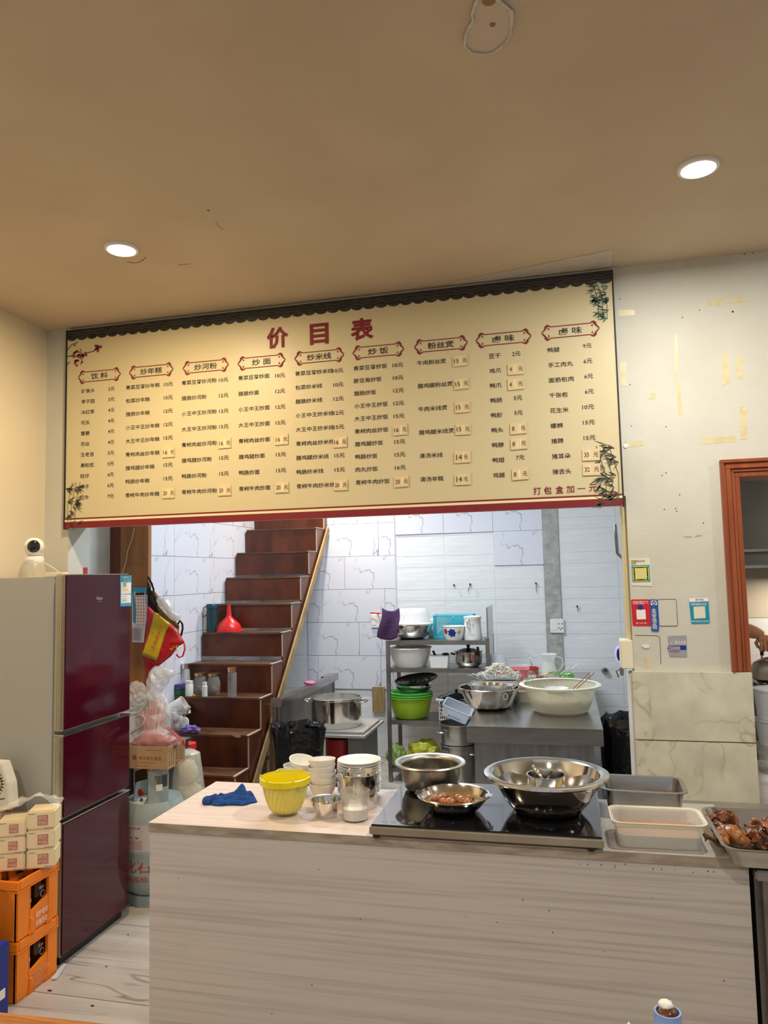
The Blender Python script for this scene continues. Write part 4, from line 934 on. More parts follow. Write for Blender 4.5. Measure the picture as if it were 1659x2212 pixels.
# upper shelf
P=put(892,TZ[0],6.24); R=47*K62; t=thing('steel_basin','stainless basin under an upturned white basket on the rack top','basin',P)
h=31*K62; bm=BM(); openbowl(bm,R,R*.5,h,.002,.006,belly=.5); obj('shell',bm,m_pol,t,True)
bm=BM()
for a in range(6):
    for i in range(4):
        for j in range(i+1):
            an=-PI/2+(a-2.5)*.4+(j-i/2)*.045; u=.8-i*.09; rr_=R*.5+(R-R*.5)*u**.5+.001; c=Vector((rr_*cos(an),rr_*sin(an),h*u)); 
            box(bm,c.x-.002,c.x+.002,c.y-.001,c.y+.001,c.z-.002,c.z+.002)
obj('perforation',bm,m_black,t,kind='stuff')
t=thing('upturned_basket','white ribbed plastic basket turned upside down on steel basin','basket',P+Vector((0,0,h+.004)))
bw=36*K62; bh2=34*K62
bm=BM(); lathe(bm,[(R*1.0,0),(R*1.02,.006),(R*.9,.012),(R*.86,.02),(R*.80,bh2*.75),(R*.70,bh2*.95),(R*.5,bh2),(0,bh2)],seg=48,sy_=.9); obj('shell',bm,m_cer,t,True)
def ribs(par,R,z0,z1,n,r0,r1,m,sy_=.9,t_=.0016):
    bm=BM()
    for k in range(n):
        a=2*PI*k/n; tube(bm,[(r0*cos(a),r0*sy_*sin(a),z0),((r0*.45+r1*.55)*cos(a),(r0*.45+r1*.55)*sy_*sin(a),(z0+z1)/2),(r1*cos(a),r1*sy_*sin(a),z1)],t_,4,False)
    obj('rib',bm,m,par,kind='stuff')
ribs(t,R,.02,bh2*.75,70,R*.865,R*.805,m_whitepl)
# turquoise woven basket, enamel bowl, white jug
P=put(985,TZ[0],6.33); t=thing('turquoise_basket','turquoise perforated plastic basket at the back of rack top','basket',P)
bw=86*K62; bh2=50*K62; bd=.16
bm=BM()
for y,ax in ((-bd/2,0),(bd/2,0)):
    for i in range(17):
        for s_ in (1,-1):
            x0=-bw/2+bw*i/16; x1=x0+s_*bh2; 
            a=Vector((x0,y,0)); b_=Vector((x1,y,bh2))
            if x1<-bw/2: f=(x0+bw/2)/bh2; b_=Vector((-bw/2,y,bh2*f))
            if x1>bw/2: f=(bw/2-x0)/bh2; b_=Vector((bw/2,y,bh2*f))
            if (b_-a).length>.01: tube(bm,[a,b_],.0035,4)
for x in (-bw/2,bw/2):
    for i in range(6): tube(bm,[(x,-bd/2+bd*i/5,0),(x,-bd/2+bd*i/5,bh2)],.004,4)
obj('woven_side',bm,m_teal,t,kind='stuff')
bm=BM(); tube(bm,[(-bw/2,-bd/2,bh2),(bw/2,-bd/2,bh2),(bw/2,bd/2,bh2),(-bw/2,bd/2,bh2)],.007,6,closed=True); box(bm,-bw/2,bw/2,-bd/2,bd/2,0,.006); obj('rim',bm,m_teal,t)
P=put(983,TZ[0],6.14); t=thing('enamel_bowl','small white enamel bowl printed with blue and red flowers on rack top','bowl',P); R=24*K62; h=29*K62
bm=BM(); openbowl(bm,R,R*.68,h,.002,.003,belly=.6); obj('shell',bm,m_cer,t,True)
def decal(par,m,name,th0,zc,s,R0,R1,h,petals=7,belly=.6):
    bm=BM()
    for j in range(petals):
        a=2*PI*j/petals
        pts=[(0,0)]+[(s*(cos(a)+.45*cos(a+q)),s*(sin(a)+.45*sin(a+q))) for q in (-1.8,-.9,0,.9,1.8)]
        vs_=[]
        for u,v in pts:
            z=zc+v; rr_=R0+(R1-R0)*max(.01,z/h)**belly+.0015; th=th0+u/rr_; vs_.append(bm.verts.new((rr_*cos(th),rr_*sin(th),z)))
        bm.faces.new(vs_)
    obj(name,bm,m,par)
decal(t,m_navy,'blue_flower',-PI/2-.05,h*.55,R*.26,R*.68,R,h); decal(t,flat('flower_red',(.4,.02,.04)),'red_flower',-PI/2-.75,h*.65,R*.18,R*.68,R,h); decal(t,mat('olive_print',(0,0,0)),'leaf',-PI/2+.65,h*.6,R*.13,R*.68,R,h,4)
P=put(1024,TZ[0],6.17); t=thing('white_jug','white plastic kettle jug with handle at the right end of rack top','jug',P); R=19*K62; h=50*K62
bm=BM(); lathe(bm,[(0,0),(R*1.0,0),(R*1.02,.006),(R*1.02,h*.2),(R*.94,h*.55),(R*.92,h*.85),(R*1.0,h*.90),(R*1.0,h*.97),(R*.5,h),(0,h)],seg=36); obj('body',bm,m_whitepl,t,True)
bm=BM(); tube(bm,[(-R*.3,-R*.95,h*.88),(-R*.4,-R*1.4,h*.86),(-R*.42,-R*1.5,h*.6),(-R*.3,-R*1.2,h*.48),(-R*.28,-R*.95,h*.50)],.006,8); obj('handle',bm,m_whitepl,t,'all')
bm=BM(); box(bm,-R*.45,-R*.35,-R*1.56,-R*1.48,h*.66,h*.8,.001); obj('orange_window',bm,mat('orange_print',(.5,.15,.03),.4),t)
bm=BM(); txt(bm,'ATYOUROWN',lambda a,b_:Vector((a,-math.sqrt(max(0,(R*1.025)**2-a*a))-.0005,h*.22+b_)),.006,.045,.002,'c')
for x in (-.012,.012):
    for z in (.55,.64): box(bm,x-.003,x+.003,-R*1.01,-R*.90,h*z,h*z+.003)
obj('jug_print',bm,m_navy,t)
P=put(938,TZ[0],6.4); bm=BM(); box(bm,-.05,.05,-.02,.02,0,.155,.01); tag(obj('white_box',bm,m_whitepl),'white plastic box half hidden behind the turquoise basket','box',loc=P)
# purple cloth over post, wall switch, red-white stick
bm=BM(); n=14;G=[]
A=at(850,1312,Y=6.03); k=mpp(A)
for i in range(n):
    row=[]
    for j in range(18):
        u=i/(n-1); v=j/17; x=(-24+38*u-12*v*(1-u)+(3*sin(v*5)))*k*(1-.25*v*abs(u-.3)); z=-(62*v+ (8*sin(u*3)))*k
        row.append(bm.verts.new(Vector((A.x+x,A.y-.01-.022*sin(u*7+v*1.5)-.012*sin(v*3),A.z+z))))
    G.append(row)
for i in range(n-1):
    for j in range(17): bm.faces.new((G[i][j],G[i+1][j],G[i+1][j+1],G[i][j+1]))
o=obj('purple_cloth',bm,m_purple,None,'all'); tag(o,'purple cleaning cloth draped over the upper left corner of rack','cloth'); q=o.modifiers.new('s','SOLIDIFY'); q.thickness=.004
A=at(811,1341,Y=6.70); k=mpp(A); bm=BM(); box(bm,A.x-9*k,A.x+14*k,6.688,6.708,A.z-15*k,A.z+13*k,.004); o=obj('light_switch',bm,m_whitepl); tag(o,'white wall switch beside the purple cloth','switch')
bm=BM(); box(bm,A.x-7*k,A.x+2*k,6.685,6.690,A.z-9*k,A.z+8*k,.002); obj('rocker',bm,m_cer,o)
bm=BM(); tube(bm,[at(800,1324,Y=6.64),at(822,1325,Y=6.60),at(815,1326,Y=6.705)],.006,8); tag(obj('red_stick',bm,m_redpl),'short red-ended stick projecting above the wall switch','stick')
# second shelf
P=put(887,TZ[1],6.22); R=46*K62; h=40*K62; t=thing('white_basin_basket','large white ribbed basket on the second rack shelf','basket',P)
bm=BM(); openbowl(bm,R,R*.72,h,.003,.008,belly=.8); obj('shell',bm,m_whitepl,t,True); ribs(t,R,.01,h*.8,70,R*.74,R*.97,m_cer,1)
P=put(950,TZ[1],6.14); t=thing('white_caddy','small white rectangular tub holding black ladles on second rack shelf','tub',P); w_=43*K62; h=25*K62
bm=BM(); frustum_tray(bm,w_,.09,w_*.86,.08,h,.01,.002,.003); obj('shell',bm,m_whitepl,t,True)
bm=BM(); tube(bm,[(.0,.0,.03),(-.03,.01,.08),(-.055,.02,.125)],[.005,.007,.011],8); blob(bm,(.05,.01,.1),(.03,.022,.012),2,0)
o=obj('black_ladle',bm,m_black,None,'all'); tag(o,'black ladles standing in the small white tub','ladle',loc=P+Vector((0,0,.004)))
P=put(1013,TZ[1],6.2); t=thing('lidded_pot','stainless pot with black-rimmed lid and knob on second rack shelf','pot',P); R=29*K62; h=32*K62
bm=BM(); lathe(bm,[(0,0),(R*.7,0),(R*.92,.02),(R*1.0,.05),(R*1.0,h),(R*1.04,h+.003),(R*.96,h+.003),(R*.96,.05),(0,.01)],seg=40); obj('shell',bm,m_pol,t,True)
bm=BM(); lathe(bm,[(0,h+.028),(R*.4,h+.024),(R*.95,h+.006),(R*1.08,h+.006),(R*1.08,h+.001),(0,h+.001)],seg=40); ld=obj('lid',bm,m_blackglass,t,True)
bm=BM(); lathe(bm,[(0,h+.052),(.018,h+.052),(.012,h+.036),(.012,h+.026),(0,h+.026)],seg=20); obj('knob',bm,m_black,ld,True)
bm=BM(); tube(bm,[(-R,0,h*.8),(-R*1.25,0,h*.85),(-R*1.3,0,h*.9)],.008,8); obj('handle',bm,m_black,t,'all'); 
bm=BM(); tube(bm,[(R*.7,-R*.5,h*.7),(R*.85,-R*.8,h*.9),(R*.8,-R*.9,h*1.35)],[.006,.008,.012],8); obj('handle',bm,m_black,t,'all')
# third shelf: green basins, colander, black pan
P=put(886,TZ[2],6.2); R=47*K62; h=52*K62; t=thing('lime_basin','deep lime green plastic basin with stacked rims on the third rack shelf','basin',P)
bm=BM(); openbowl(bm,R*.98,R*.66,h*.86,.003,.008,belly=.45); obj('shell',bm,m_green,t,True)
t=thing('green_basin','darker green plastic basin nested in the lime basin','basin',P+Vector((.003,0,h*.87)))
bm=BM(); lathe(bm,[(R*.9,0),(R*1.0,.004),(R*1.03,.014),(R*.99,.020),(R*.9,.012)],seg=44); lathe(bm,[(R*.9,.016),(R*.98,.022),(R*1.01,.034),(R*.95,.04),(R*.88,.03),(R*.85,.01),(0,.004)],seg=44); obj('rim',bm,m_green2,t,True)
P=put(893,TZ[2]+h*.95,6.2); t=thing('perforated_colander','stainless perforated colander with green leaves on green basins','colander',P+Vector((0,0,.03))); R2=38*K62
bm=BM(); lathe(bm,[(0,0),(R2*.8,.003),(R2*.98,.03),(R2*1.06,.055),(R2*1.02,.057),(R2*.94,.03),(R2*.76,.006),(0,.005)],seg=44); obj('shell',bm,m_pol,t,True)
bm=BM()
for q in range(40):
    an=-PI+PI*q/40
    for zz_,rr_ in ((.014,.88),(.022,.935),(.030,.985)): c=Vector((R2*rr_*cos(an),R2*rr_*sin(an),zz_)); box(bm,c.x-.0025,c.x+.0025,c.y-.003,c.y+.003,c.z-.0025,c.z+.0025)
obj('perforation',bm,m_black,t,kind='stuff')
bm=BM(); r=random.Random(4)
for q in range(60):
    a=r.uniform(0,6.3); d=r.uniform(0,R2*.8); z=.04+r.uniform(0,.05); c=Vector((d*cos(a),d*sin(a),z)); e=c+Vector((r.uniform(-.05,.05),r.uniform(-.03,.03),r.uniform(-.01,.03))); tube(bm,[c,(c+e)/2+Vector((0,0,.01)),e],[.002,.004,.001],4)
o=obj('green_leaves',bm,mat('dark_green_leaf',(.02,.07,.02),.5),None); tag(o,'dark green leaves heaped in the colander on the rack','vegetable',loc=P+Vector((0,0,.03))); o['kind']='stuff'
t=thing('black_pan','black enamel pan resting tilted over the colander','pan',P+Vector((.02,.02,.095)),(0.12,-.1,0)); R3=48*K62
bm=BM(); lathe(bm,[(0,-.0),(R3*.7,.0),(R3*.95,.022),(R3,.03),(R3*.98,.032),(R3*.92,.022),(0,.006)],seg=40); obj('shell',bm,mat('black_enamel',(.008,.008,.009),.25),t,True)
P=put(985,TZ[2],6.2); t=thing('white_crate_basket','white slotted rectangular basket on the third rack shelf','basket',P); w_=78*K62; h=43*K62
bm=BM()
for i in range(16): 
    x=-w_*.42+w_*.84*i/15; tube(bm,[(x*.92,-.09,.004),(x,-.10,h-.015)],.0028,4)
for i in range(6): z=.006+(h-.02)*i/5; box(bm,-w_*.44,w_*.44,-.10,-.094,z-.002,z+.002)
box(bm,-w_*.42,w_*.42,-.09,.09,0,.004)
for s_ in (1,-1): box(bm,s_*w_*.44-.003,s_*w_*.44+.003,-.1,.1,0,h-.01)
box(bm,-w_*.44,w_*.44,.094,.1,0,h-.01)
obj('slotted_side',bm,m_cer,t)
bm=BM(); tube(bm,[(-w_/2,-.12,h),(-w_*.1,-.12,h),(0,-.12,h+.012),(w_*.2,-.12,h+.012),(w_/2,-.12,h),(w_/2,.11,h),(-w_/2,.11,h)],.008,6,closed=True); obj('rim',bm,m_cer,t)
bm=BM(); box(bm,-w_*.34,w_*.34,-.08,.08,.005,h*.75,.01); obj('red_packet',bm,m_pink,None); bpy.data.objects['red_packet'].location=P; tag(bpy.data.objects['red_packet'],'red and pale packet seen through slots of white basket','packet')
t=thing('black_wok_cover','wide black pan lid with blue cloth edge lying over white basket','lid',P+Vector((0,0,h+.012)),(.02,-.05,0)); bm=BM(); lathe(bm,[(0,.04),(.05,.036),(.14,.012),(.155,.006),(.155,0),(0,0)],seg=40); obj('shell',bm,m_blackglass,t,True)
bm=BM(); lathe(bm,[(0,.058),(.014,.056),(.01,.04),(0,.04)],seg=16); obj('knob',bm,m_black,t,True)
# bottom: stacked stock pots in front of the rack, tub, bags
SPY=5.35
P=Vector((at(992,1600,Y=SPY).x,SPY,0)); k=mpp((P.x,P.y,.5)); R=41*k
zs=[at(985,y,Y=SPY).z for y in (1690,1600,1556)]
t=thing('steamer_pot','lower of two stacked stainless stock pots beside the steel worktable','pot',(P.x,P.y,0))
z1=at(985,1604,Y=SPY).z; z2=at(985,1560,Y=SPY).z
for nm,lab,a,b_ in (('steamer_pot','tall lower pot of the steamer stack beside steel worktable',0,z1),('steamer_tier','upper tier of steamer stack holding the clear box',z1+.003,z2)):
    if nm=='steamer_pot': tt=t; tt['label']=lab
    else: tt=thing(nm,lab,'pot',(P.x,P.y,0))
    bm=BM(); lathe(bm,[(0,a),(R*.97,a),(R,a+.006),(R,b_-.012),(R*1.05,b_-.008),(R*1.06,b_),(R*.98,b_),(R*.97,a+.01),(0,a+.008)],seg=48); obj('shell',bm,m_steel,tt,True)
    for s_ in (-1,1):
        c=Vector((s_*R*.75,-R*.66,b_-.05)); d_=Vector((s_*.7,-.7,0)); e=Vector((.7,s_*.7*1,0))
        bm=BM(); tube(bm,[c-e*.035,c-e*.035+d_*.03,c+d_*.045,c+e*.035+d_*.03,c+e*.035],.005,6); obj('handle',bm,m_pol,tt,'all')
t=thing('clear_storage_box','clear plastic storage box leaning in the upper steamer tier','box',(P.x-.02,P.y-.02,z2+.045),(.25,.38,0)); 
bm=BM(); frustum_tray(bm,.20,.14,.18,.12,.08,.02,.002,.006); obj('shell',bm,mat('bluish_clear_plastic',(.72,.80,.9),.15,alpha=.45),t,True)
bm=BM(); txt(bm,'MICROWAVE',lambda a,b_:Vector((a,-.0665,.02+b_)),.014,.09,.002,'c'); obj('box_print',bm,m_navy,t)
P=Vector((at(918,1640,Y=6.15).x,6.15,TZ[3])); t=thing('yellow_bag','yellow plastic bag bundle on the bottom rack shelf','bag',P)
bm=BM(); blob(bm,(0,0,.10),(.13,.10,.11),4,.35,2.6,5,ridge=False,flat_=-.1); obj('film',bm,mat('yellow_film',(.55,.55,.03),.3,alpha=.85,bump=.8,bs=20),t,True)
P=Vector((at(857,1650,Y=6.12).x,6.12,TZ[3])); t=thing('vegetable_bag','green-tinted bag of vegetables at the left of bottom rack shelf','bag',P)
bm=BM(); blob(bm,(0,0,.085),(.075,.08,.09),4,.35,2.6,9); obj('film',bm,mat('green_film',(.30,.42,.08),.25,alpha=.7,bump=.8,bs=20),t,True)
bm=BM(); blob(bm,(.03,-.03,.05),(.03,.03,.03),2,.1); obj('orange_vegetable',bm,mat('carrot_orange',(.55,.20,.06),.5),t,'all')
bm=BM(); lathe(bm,[(0,.03),(.08,.02),(.12,.0),(.125,.0),(.12,-.004),(0,.026)],seg=32); o=obj('glass_pan_cover',bm,m_glass,None,True); tag(o,'round glass lid standing behind the yellow bag','lid',loc=(at(925,1590,Y=6.36).x,6.36,TZ[3]+.13),rot=(1.35,0,0))
# plywood patch on the wall left of the rack
A=at(818,1512,Y=6.70); k=mpp(A); bm=BM(); box(bm,A.x-13*k,A.x+14*k,6.685,6.706,A.z-25*k,A.z+28*k); struct('trim_5',bm,m_str)
# ------------------------------------------------------------------ steel work table and its goods
WZ=.82; WY0=4.28; 
a=at(1012,1562,Z=WZ); b_=at(1305,1585,Z=WZ); WX0,WX1=a.x,b_.x; WY0=(a.y+b_.y)/2
wt=thing('kitchen_steel_table','long stainless kitchen worktable with enclosed brushed side under the white basket','table',(0,0,0))
bm=BM(); box(bm,WX0,WX1,WY0,6.6,WZ-.004,WZ); box(bm,WX0,WX1,WY0,WY0+.012,WZ-.088,WZ,.003); obj('top',bm,m_steel,wt)
bm=BM(); box(bm,WX0+.035,WX1-.05,WY0+.05,WY0+.06,.05,WZ-.01); obj('front_panel',bm,mat('wavy_brushed_steel',(.40,.41,.41),.34,1,col2=(.30,.31,.31),ns=4,st=(8,1,1),bump=.12,bs=3),wt)
bm=BM(); box(bm,WX0+.035,WX0+.045,WY0+.06,5.25,.05,WZ-.01); box(bm,WX1-.06,WX1-.05,WY0+.06,6.5,.05,WZ-.01); obj('side_panel',bm,m_dsteel,wt)
for x in (WX0+.04,WX1-.09):
    for y in (WY0+.07,6.5): bm=BM(); box(bm,x,x+.03,y,y+.03,0,WZ-.01); obj('leg',bm,m_dsteel,wt)
P=foot(1058,1537,WZ,40); k=mpp(P); t=thing('steel_colander','wide steel colander with hourglass hole patterns at the table left corner','colander',P); R=63*k; h=45*k
bm=BM(); openbowl(bm,R,R*.52,h,.002,.008,belly=.5,seg=56); obj('shell',bm,m_pol,t,True)
bm=BM()
for a in range(7):
    for i in range(9):
        nn=abs(4-i)//1*0.5+1; cnt=int(1+abs(4-i)*.9)
        for j in range(cnt):
            an=-PI/2+(a-3)*.42+(j-(cnt-1)/2)*.042; u=.15+.65*i/8; rr_=R*.52+R*.48*u**.5+.0012; c=Vector((rr_*cos(an),rr_*sin(an),h*u)); lathe(bm,[(0,0),(.0022,0),(.0022,.001),(0,.001)],c,5)
obj('perforation',bm,mat('pale_hole',(.75,.72,.6),.5),t,kind='stuff')
bm=BM(); c=(R*.62,-R*.80,h*.75); tube(bm,[(c[0]+.012*cos(q),c[1]-.004,c[2]+.02*sin(q)) for q in [i*PI/6 for i in range(12)]],.003,5,closed=True); obj('hanging_ring',bm,m_cer,t,'all')
P=foot(1212,1546,WZ,52); k=mpp(P); t=thing('noodle_basket','big cream ribbed basket full of noodles on the kitchen steel table','basket',P); R=78*k; h=58*k
m_bk=mat('cream_translucent_plastic',(.82,.78,.62),.35,alpha=.42)
bm=BM(); openbowl(bm,R,R*.70,h,.002,.0,belly=.7,seg=64); obj('shell',bm,m_bk,t,True)
ribs(t,R,.012,h*.86,110,R*.75,R*.96,m_creampl,1,.0018)
bm=BM(); lathe(bm,[(R*.97,h*.90),(R*1.09,h*.93),(R*1.12,h),(R*1.08,h*1.03),(R*.98,h*1.01)],seg=64); obj('rim',bm,m_creampl,t,True)
bm=BM(); r_=bmesh.ops.create_uvsphere(bm,u_segments=32,v_segments=12,radius=R*.9)
for v in r_['verts']: v.co.z=max(.01,h*.42+v.co.z*.18+.03*noise.noise(v.co*13)) if v.co.z>0 else max(.01,v.co.z*.2+.02)
for v in bm.verts:
    q=math.hypot(v.co.x,v.co.y); lim=R*(.70+.30*min(1,max(.01,v.co.z/h))**.7)-.007
    if q>lim: v.co.x*=lim/q; v.co.y*=lim/q
o=obj('noodle_heap',bm,mat('pale_noodle',(.58,.50,.33),.6,bump=.8,bs=60),None,'all'); tag(o,'pale noodles heaped inside the big cream basket','food',loc=P); o['kind']='stuff'
bm=BM(); openbowl(bm,R*.34,R*.2,.03,.002,0,belly=.6); o=obj('flower_bowl',bm,m_cer,None,True); tag(o,'small speckled white bowl resting inside the noodle basket','bowl',loc=P+Vector((-.02,0,h*.68)))
bm=BM(); r=random.Random(8)
for q in range(24): a=r.uniform(0,6.3); c=Vector((R*.33*cos(a),R*.33*sin(a),.026)); lathe(bm,[(0,0),(.002,0),(.002,.0006),(0,.0006)],c+Vector((0,0,.004)),5)
obj('speckle',bm,m_ink2,o,kind='stuff')
for i,(x,a) in enumerate(((.0,.12),(.02,.2))):
    bm=BM(); tube(bm,[(x,-.02,h*.8),(x+.10+a*.1,.02,h*1.42)],.0028,6); o=obj('chopstick',bm,mat('chopstick_wood',(.35,.16,.07),.5),None,'all'); tag(o,['upper brown chopstick','lower brown chopstick'][i]+' sticking out of the noodle basket','chopstick','chopsticks in the noodle basket',loc=P+Vector((.07,0,0)))
A=at(1135,1522,Z=WZ); k=mpp(A); bm=BM(); frustum_tray(bm,.10,.08,.09,.07,22*k,.01,.002,.003); tag(obj('small_white_tub',bm,m_creampl,None,True),'small cream tub between colander and noodle basket','tub',loc=(A.x,A.y+.12,WZ))
# sprouts tray over a second tray, on a low box
Y_=5.25
def trayat(px,py_rim,wpx,Y,hh,name,label,m,dp=.25):
    A=at(px,py_rim,Y=Y-dp/2); k=mpp(A); w_=wpx*k; t=thing(name,label,'tray',(A.x,Y,A.z-hh)); bm=BM(); frustum_tray(bm,w_-.02,dp,w_-.05,dp-.04,hh,.02,.002,.008); obj('shell',bm,m,t,True); return t,A,k
t,A,k=trayat(1063,1482,108,4.95,.045,'lower_steel_tray','steel tray beneath the bean sprout tray',m_steel,.22)
sup=BM(); box(sup,A.x-.12,A.x+.12,4.87,5.03,WZ,t.location.z-.001,.005); tag(obj('steel_tin',sup,m_dsteel),'dark steel tin propping up the trays behind the colander','tin')
t,A,k=trayat(1074,1468,96,5.2,.035,'sprout_tray','steel tray heaped with white bean sprouts',m_steel,.26)
sup=BM(); box(sup,A.x-.13,A.x+.13,5.10,5.30,WZ,t.location.z-.001,.005); tag(obj('steel_tin',sup,m_dsteel),'dark steel tin hidden under the bean sprout tray','tin')
bm=BM(); r=random.Random(2)
for q in range(230):
    a=r.uniform(0,6.3); d=abs(r.gauss(0,.5)); x=d*cos(a)*.13; y=d*sin(a)*.09; z=.035+.075*math.exp(-d*d*1.6)+r.uniform(-.012,.008)
    l=r.uniform(.02,.035); th=r.uniform(0,6.3); e=Vector((cos(th)*l,sin(th)*l,r.uniform(-.012,.02))); c=Vector((x,y,max(.012,z)))
    tube(bm,[c-e,c+Vector((0,0,r.uniform(-.008,.012))),c+e],[.001,.0024,.0032],4)
o=obj('bean_sprouts',bm,mat('bean_sprout',(.84,.80,.66),.4),None,'all'); tag(o,'heap of white bean sprouts on the upper steel tray','food',loc=t.location); o['kind']='stuff'
# back of the table
def ontab(px,py,Y=None): 
    return at(px,py,Z=WZ) if Y is None else Vector((at(px,1450,Y=Y).x,Y,WZ))
P=ontab(1102,0,5.75); k=mpp(P); t=thing('pink_box','open pink plastic box behind the bean sprouts','box',P+Vector((0,0,.0))); bm=BM(); frustum_tray(bm,78*k,.16,70*k,.14,at(1100,1447,Y=5.67).z-WZ,.03,.002,.006); obj('shell',bm,m_pink,t,True)
P=ontab(1076,0,6.2); k=mpp(P); m_cb=mat('milky_clear_plastic',(.80,.80,.88),.2,alpha=.6)
zt=at(1076,1412,Y=6.2).z; R=19*k
t=thing('clear_bowl_stack','stack of upturned clear plastic bowls against the white wall','bowl',P)
hh=zt-WZ
for i in range(3):
    bm=BM(); z0=hh-.085-.035*i; lathe(bm,[(R*1.1,max(0,z0)),(R*1.05,z0+.01),(R*.95,z0+.055),(R*.8,z0+.08),(0,z0+.085)],seg=36); obj('bowl_layer',bm,m_cb,t,True)
bm=BM(); lathe(bm,[(0,0),(R*1.15,0),(R*1.15,hh-.15),(0,hh-.15)],seg=30); obj('bowl_layer',bm,m_cb,t,True)
P=ontab(1118,0,6.3); t=thing('clear_box_stack','wide clear plastic food boxes stacked beside the bowls','box',P); zt=at(1118,1436,Y=6.3).z
for i in range(2): bm=BM(); z0=(zt-WZ)*i/2; frustum_tray(bm,52*k,.16,46*k,.14,(zt-WZ)/2-.004,.02,.002,.004,z0 if False else 0); bmesh.ops.translate(bm,verts=bm.verts,vec=(0,0,z0)); obj('box_layer',bm,m_cb,t,True)
P=ontab(1152,0,6.1); k=mpp(P); t=thing('chilli_jar','glass jar of red chilli with red collar and spoon near oil jug','jar',P); zt=at(1152,1441,Y=6.1).z-WZ; R=11*k
bm=BM(); lathe(bm,[(0,0),(R*.9,0),(R,.006),(R,zt*.8),(R*.9,zt*.85),(0,zt*.85)],seg=24); obj('body',bm,mat('chilli_sauce',(.30,.05,.02),.2,col2=(.55,.4,.3),ns=25),t,True)
bm=BM(); lathe(bm,[(R*.92,zt*.82),(R*1.1,zt*.84),(R*1.1,zt),(R*.92,zt)],seg=24); obj('collar',bm,m_redpl,t,True)
bm=BM(); tube(bm,[(0,0,zt*.8),(-.03,.01,zt+.09)],[.003,.005],6); obj('spoon',bm,m_pol,t,'all')
P=ontab(1186,0,6.0); k=mpp(P); t=thing('oil_jug','tall clear glass jug half full of yellow cooking oil','jug',P); zt=at(1186,1412,Y=6.0).z-WZ; R=19*k
bm=BM(); lathe(bm,[(0,0),(R,0),(R*1.0,.008),(R*.88,zt*.4),(R*.62,zt*.70),(R*.66,zt*.78),(R*.95,zt*.98),(R*.93,zt),(R*.88,zt*.98),(R*.60,zt*.78),(R*.56,zt*.70),(R*.82,zt*.4),(R*.94,.01),(0,.01)],seg=36); obj('glass',bm,mat('jug_glass',(.85,.88,.85),.05,alpha=.4),t,True)
bm=BM(); lathe(bm,[(0,.011),(R*.93,.011),(R*.82,zt*.38),(0,zt*.38)],seg=30); obj('oil',bm,mat('yellow_oil',(.62,.50,.02),.1),t,True)
bm=BM(); tube(bm,[(R*.8,0,zt*.9),(R*1.5,0,zt*.85),(R*1.6,0,zt*.6),(R*1.1,0,zt*.4),(R*.88,0,zt*.38)],.006,8); obj('handle',bm,mat('jug_glass',(0,0,0)),t,'all')
for i,(px,Y,R_,lab) in enumerate(((1150,5.7,26,'shallow steel pan with a spoon in it, left of oil jug'),(1200,5.55,24,'shallow steel pan in front of the green box'))):
    P=ontab(px,0,Y); k=mpp(P); t=thing('steel_pan',lab,'pan',P); bm=BM(); hh=at(px,1462,Y=Y).z-WZ; openbowl(bm,R_*k,R_*k*.7,hh,.002,.005,belly=.6); obj('shell',bm,m_pol,t,True)
    bm=BM(); tube(bm,[(R_*k*.1,-.03,hh*.6),(R_*k*.9,-.05,hh+.02),(R_*k*1.7,-.06,hh+.045)],[.009,.004,.006],8); obj('spoon',bm,m_gold if i==0 else m_pol,t,'all')
P=ontab(1222,0,5.9); k=mpp(P); t=thing('green_box','small bright green plastic box with white sticks','box',P); hh=at(1222,1455,Y=5.9).z-WZ; bm=BM(); frustum_tray(bm,34*k,.12,30*k,.10,hh,.015,.002,.003); obj('shell',bm,mat('bright_green_plastic',(.12,.55,.06),.3),t,True)
bm=BM(); tube(bm,[(-.06,0,hh*.7),(.03,.0,hh+.05)],.004,6); tube(bm,[(-.03,0.02,hh*.7),(.09,.0,hh+.07)],.004,6); obj('white_stick',bm,m_cer,t,kind='stuff')
A=at(1105,1487,Y=4.75); B=at(1155,1462,Y=4.85); bm=BM(); d_=(B-A)
for q in range(6):
    off=Vector((0,.02*cos(q*PI/3),.016*sin(q*PI/3))); tube(bm,[A+d_*.35,A+d_*.55+off*1.1,A+d_*.85+off*1.2,A+d_],.0015,4)
tube(bm,[A,A+d_*.36],.006,8); tag(obj('wire_whisk',bm,m_pol,None),'steel wire whisk lying across the trays beside noodle basket','whisk')
# wall fittings
def wallpt(px,py,Y=6.70): return at(px,py,Y=Y)
A=wallpt(1204,1352); k=mpp(A); o=None
bm=BM(); box(bm,A.x-15*k,A.x+14*k,6.685,6.708,A.z-15*k,A.z+15*k,.004); o=obj('wall_socket',bm,m_whitepl); tag(o,'white double wall socket on the bare cement strip','socket')
bm=BM(); box(bm,A.x-12*k,A.x-1*k,6.683,6.686,A.z-9*k,A.z+9*k,.001); obj('rocker',bm,m_cer,o)
bm=BM()
for x,z in ((3,5),(10,5),(3,-4),(10,-4),(6.5,-7)): box(bm,A.x+(x-1)*k,A.x+(x+1)*k,6.682,6.686,A.z+(z-1)*k,A.z+(z+1)*k)
obj('socket_hole',bm,m_black,o,kind='stuff')
A=wallpt(1307,1449); k=mpp(A); bm=BM(); lathe(bm,[(0,.0),(3*k,.0),(3*k,.02),(5*k,.022),(7*k,.010),(7*k,0),(5*k,-.01),(0,-.01)],seg=20,fn=lambda v:Vector((A.x+v.x,6.70-v.z,A.z+v.y))); tag(obj('pipe_outlet',bm,m_dsteel,None,True),'round capped pipe outlet in the white tiled wall','pipe')
